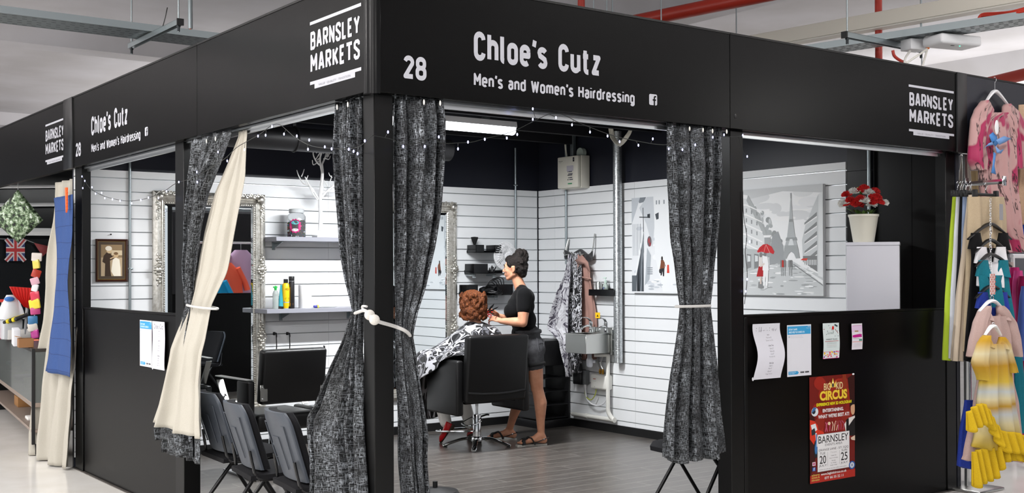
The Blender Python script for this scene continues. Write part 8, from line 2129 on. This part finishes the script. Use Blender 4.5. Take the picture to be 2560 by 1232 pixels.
# glass display cabinet
zc = 0.93
ca, cb2 = on_z(-60, 812, zc), on_z(80, 872, zc); cd = (cb2 - ca); Lc_ = cd.length; rz_ = math.atan2(cd.y, cd.x)
cab = thing('display_cabinet', 'low glass display cabinet on a trolley at the left edge', 'cabinet', (ca.x, ca.y, 0), rz_)
dpt = 0.42
for x in (0.012, Lc_ - 0.012):
    for y in (0.012, dpt): MB().rbox(x - 0.014, y - 0.014, 0.10, x + 0.014, y + 0.014, zc, 0.002, seg=1).build('upright', M['black'], cab)
MB().rbox(0, 0, zc - 0.03, Lc_, dpt + 0.02, zc, 0.004, seg=1).build('top_frame', mat('dark_trim', '#2a2522', 0.4), cab)
MB().rbox(0, 0, 0.42, Lc_, dpt + 0.02, 0.46, 0.004, seg=1).rbox(0, 0, 0.20, Lc_, dpt + 0.02, 0.225, 0.004, seg=1).build('shelf', mat('worn_shelf', '#8a7c72', 0.5), cab)
cg = mat('cabinet_glass', '#dfe8e6', 0.04, trans=0.85, ior=1.1)
for x0_, x1_ in ((0.02, Lc_ * .48), (Lc_ * .49, Lc_ - 0.02)): MB().box(x0_, 0.004, 0.46, x1_, 0.009, zc - 0.03).build('glass_door', cg, cab, smooth=False)
MB().box(Lc_ - 0.008, 0.02, 0.46, Lc_ - 0.004, dpt, zc - 0.03).build('glass_side', cg, cab, smooth=False)
MB().box(Lc_ * .483, 0.002, 0.46, Lc_ * .488, 0.012, zc - 0.03).build('door_edge', M['black'], cab, smooth=False)
MB().box(0.02, dpt - 0.01, 0.46, Lc_ - 0.02, dpt, zc - 0.03).build('back_panel', mat('cabinet_back', '#cfcfc8', 0.6), cab, smooth=False)
for x in (0.05, Lc_ - 0.05):
    for y in (0.04, dpt - 0.04): MB().cyl((x, y - 0.012, 0.05), (x, y + 0.012, 0.05), 0.05, n=18).build('castor', M['black'], cab)
cm = Matrix.Translation((ca.x, ca.y, 0)) @ Matrix.Rotation(rz_, 4, 'Z')
def in_cab(x, y, z): return tuple(cm @ Vector((x * Lc_, y, z)))
for k, (x, y, z, sx, sy, sz, c, lab) in enumerate([(.25, .22, .46, .10, .08, .07, '#6fa04a', 'green packet in the glass cabinet'), (.55, .24, .46, .14, .10, .05, '#a77bb8', 'lilac packet in the glass cabinet'), (.72, .20, .46, .12, .08, .09, '#d8c9a8', 'cream packet in the glass cabinet'), (.35, .26, .54, .16, .08, .04, '#5f86a8', 'blue packet lying on top of the green one in the cabinet')]):
    tag(MB().rbox(-sx, -sy, 0, sx, sy, sz, 0.02).build('packet', mat('packet_' + c[1:], c, 0.4), loc=in_cab(x, y, z), rot=(0, 0, rz_)), lab, 'packet')
tag(MB().rbox(-0.16, -0.14, 0, 0.16, 0.14, 0.10, 0.004).build('cardboard_box', mat('cardboard', '#9a6f43', 0.8), loc=in_cab(.62, .24, .225), rot=(0, 0, rz_)), 'flat brown cardboard box under the glass cabinet', 'box')
tag(MB().rbox(-0.10, -0.05, 0, 0.10, 0.05, 0.03, 0.008).build('packet', mat('white_packet', '#e2e0dc', 0.6), loc=in_cab(.85, .10, .225), rot=(0, 0, rz_)), 'white packet on the lowest cabinet shelf', 'packet')
def top_thing(name, lab, cat, u, v, d=None):
    p = on_z(u, v, zc + 0.002); return thing(name, lab, cat, tuple(p), rz_)
t = top_thing('basket', 'pink plastic basket on the glass cabinet', 'basket', 8, 846)
pkm = mat('pink_basket', '#b52a58', 0.45); mb = MB()
shell_box(mb, -0.16, -0.10, 0, 0.12, 0.10, 0.13, 0.008); mb.build('body', pkm, t); MB().rbox(-0.17, -0.11, 0.125, 0.13, -0.095, 0.14, 0.003).rbox(-0.17, 0.095, 0.125, 0.13, 0.11, 0.14, 0.003).build('rim', pkm, t)
t = top_thing('paper_pack', 'white paper pack leaning on the pink basket', 'packet', 40, 862); MB().rbox(-0.075, -0.03, 0, 0.075, 0.03, 0.15, 0.004, T=Matrix.Rotation(0.12, 4, 'Y')).build('pack', mat('white_card', '#dcdce2', 0.6), t)
t = top_thing('open_box', 'small open brown cardboard box at the cabinet corner', 'box', 64, 868); mb = MB(); shell_box(mb, -0.08, -0.06, 0, 0.06, 0.06, 0.08, 0.004); mb.build('body', mat('cardboard_brown', '#8d6440', 0.8), t)
MB().rbox(-0.08, -0.10, 0.078, 0.06, -0.055, 0.082, 0.001, seg=1, T=Matrix.Rotation(-0.2, 4, 'X')).build('flap', mat('cardboard_pale', '#a87f57', 0.8), t)
d0 = (on_z(30, 850, zc) - CAM_POS).dot(_F)
def standing(name, lab, cat, u, v, build):
    p = at(u, v, d0 + 0.12); t = thing(name, lab, cat, (p.x, p.y, zc + 0.002)); build(t, Vector((p.x, p.y, zc + 0.002))); return t
def _bag(t, o):
    mb = MB(); r = random.Random(7); rows = []
    for i in range(12):
        q = i / 11; w = 0.11 * (1 - 0.75 * q ** 1.6) + 0.015; rows.append([(w * cos(a) * (1 + 0.08 * r.random()), 0.6 * w * sin(a), 0.20 + 0.24 * q) for a in [2 * pi * k / 18 for k in range(18)]])
    g = MB().grid(rows, wrap=True); g.add(rows[0], [tuple(range(18))]); g.add(rows[-1], [tuple(range(18))[::-1]]); g.build('bag', mat('cloudy_bag', '#d9dbe0', 0.25), t)
    MB().ball((-0.03, -0.06, 0.40), (0.05, 0.015, 0.025), 10, 6).build('blue_print', mat('blue_bag_print', '#3f78c4', 0.4), t)
    MB().rbox(-0.09, -0.09, 0, 0.09, 0.09, 0.20, 0.02).build('contents', mat('grey_tub', '#b9bcc0', 0.5), t)
standing('plastic_bag', 'cloudy plastic bag of goods on the glass cabinet', 'bag', 28, 850, _bag)
def _brush(t, o):
    hd_ = at(55, 745, d0 + 0.12) - o; b0 = at(62, 835, d0 + 0.12) - o; b0.z = max(0.0, b0.z)
    MB().cyl(b0, at(68, 766, d0 + 0.12) - o, 0.014).build('handle', mat('grey_handle', '#8f9296', 0.4), t)
    rows = []
    for (u0, u1, v) in [(25, 83, 716), (30, 83, 726), (36, 80, 738), (50, 76, 752), (62, 72, 766)]:
        a, b = at(u0, v, d0 + 0.12) - o, at(u1, v + 4, d0 + 0.12) - o
        rows.append([a.lerp(b, k / 14) - _F * (0.02 + (0.012 if k % 2 else 0)) for k in range(15)] + [b.lerp(a, k / 14) + _F * 0.02 for k in range(15)])
    g = MB().grid(rows, wrap=True); g.add(rows[0], [tuple(range(30))]); g.add(rows[-1], [tuple(range(30))[::-1]]); g.build('bristles', mat('red_bristles', '#b81f1a', 0.5), t)
standing('brush', 'red fan-shaped brush standing bristles up on the glass cabinet', 'brush', 62, 838, _brush)
def _stick(t, o):
    MB().cyl((0, 0, 0), at(14, 778, d0 + 0.1) - o, 0.016).build('stick', mat('lime_plastic', '#63c23a', 0.4), t)
standing('green_stick', 'bright green stick standing among goods on the cabinet', 'stick', 16, 838, _stick)
def _stick2(t, o):
    e = at(8, 752, d0 + 0.1) - o
    MB().cyl((0, 0, 0), e, 0.018).build('stick', mat('grey_stick', '#a2a5a9', 0.4), t); MB().rbox(-0.06, -0.03, -0.012, 0.05, 0.03, 0.016, 0.006, T=Matrix.Translation(e)).build('red_head', mat('red_head', '#cf3a34', 0.4), t)
standing('mop', 'grey mop handle with a red head at the left edge', 'mop', 8, 838, _stick2)
def _tools(t, o):
    r = random.Random(3)
    for k, c in enumerate(['#17181a', '#d9c522', '#1b1c1e', '#e1cf2a', '#26282a']):
        p = at(26 + 7 * k, 800 - 2 * k, d0 + 0.05) - o
        MB().capsule(p + Vector((-0.05, 0, -0.02)), p + Vector((0.05, 0.0, 0.02)), 0.022, 0.018).build('grip', mat('grip_' + c[1:], c, 0.4), t)
    MB().rbox(-0.10, -0.06, 0, 0.12, 0.06, 0.10, 0.01).build('carton', mat('pale_carton', '#d5d3d0', 0.6), t)
standing('tool_pack', 'black and yellow packed tools on the glass cabinet', 'tools', 42, 846, _tools)
def _packs(t, o):
    r = random.Random(11); cols = ['#d8d0c8', '#d9c75a', '#c4483a', '#d6a8b8', '#e0e0e4', '#d33a52', '#e7d23e', '#cc4f8a', '#4c86b8', '#dfd9d0', '#b03a8a', '#e8734a']
    for k in range(12):
        u, v = 90 - 0.5 * k, 642 + 19.5 * k
        a = at(u, v, d0 - 0.1) - o
        MB().rbox(-r.uniform(.03, .06), -0.012, -r.uniform(.03, .052), r.uniform(.03, .06), 0.012, r.uniform(.03, .052), 0.010, T=Matrix.Translation(a) @ Matrix.Rotation(-CAM_YAW + r.uniform(-.5, .5), 4, 'Z') @ Matrix.Rotation(r.uniform(-.35, .35), 4, 'Y')).build('sachet', mat('sachet_' + cols[k][1:], cols[k], 0.25), t)
    MB().tube([at(90, 640, d0 - 0.09) - o, at(84, 872, d0 - 0.09) - o], 0.006, 6).build('strip', mat('clear_strip', '#c9cdd2', 0.3), t)
standing('sachet_strip', 'hanging strip of colourful sachets beside the cream curtain', 'sachets', 86, 868, _packs)
# ------------------------------------------------------------------ group phrases for repeats
GROUPS = {'fascia_sign': 'fascia boards round the stall', 'doorway_post': 'posts of the two openings', 'end_post': 'end posts of the stall', 'counter_panel': 'half-height panels', 'joint_cover': 'cover strips between fascia boards',
          'black_curtain': 'black silver-flecked curtains', 'cream_curtain': 'cream curtains', 'curtain_tieback': 'curtain tiebacks', 'wall_mirror': 'silver carved mirrors', 'conduit': 'metal conduits on the walls', 'wall_shelf': 'grey shelves',
          'product_tube': 'product tubes on the lower shelf', 'wall_hook': 'black hooks under the shelf', 'slatwall_tray': 'black trays on the back wall', 'tray_clip': 'clear tray clips', 'batten_light': 'batten lights', 'salon_chair': 'black salon chairs',
          'hairdressing_cape': 'capes on the coat rack', 'basin_tap': 'taps of the wash basin', 'price_list': 'price lists', 'check_in_poster': 'blue-headed notices', 'flyer': 'small flyers on the right panel', 'trousers': 'trousers on the rail arm',
          'clip_hanger': 'black clip hangers', 'clothes_hanger': 'clothes hangers', 'top': 'tops on the hanging chain', 'garment': 'garments on the far rails', 'dress': 'dresses of the clothes stall', 'shirt': 'shirts across the aisle', 'price_tag': 'swing tickets',
          'clothes_rail': 'clothes rails', 'cable_tray': 'perforated cable trays', 'trapeze_hanger': 'slotted steel hangers', 'sprinkler_pipe': 'red pipes under the ceiling', 'hanger_rod': 'thin ceiling rods', 'shelf_rail': 'white rails in the neighbouring stall', 'packet': 'packets in the glass cabinet', 'person': 'people in the stall'}
for o in list(scene.objects):
    if o.parent is None and o.get('category') and not o.get('group'):
        k = o.name.split('.')[0]
        if k in GROUPS: o['group'] = GROUPS[k]
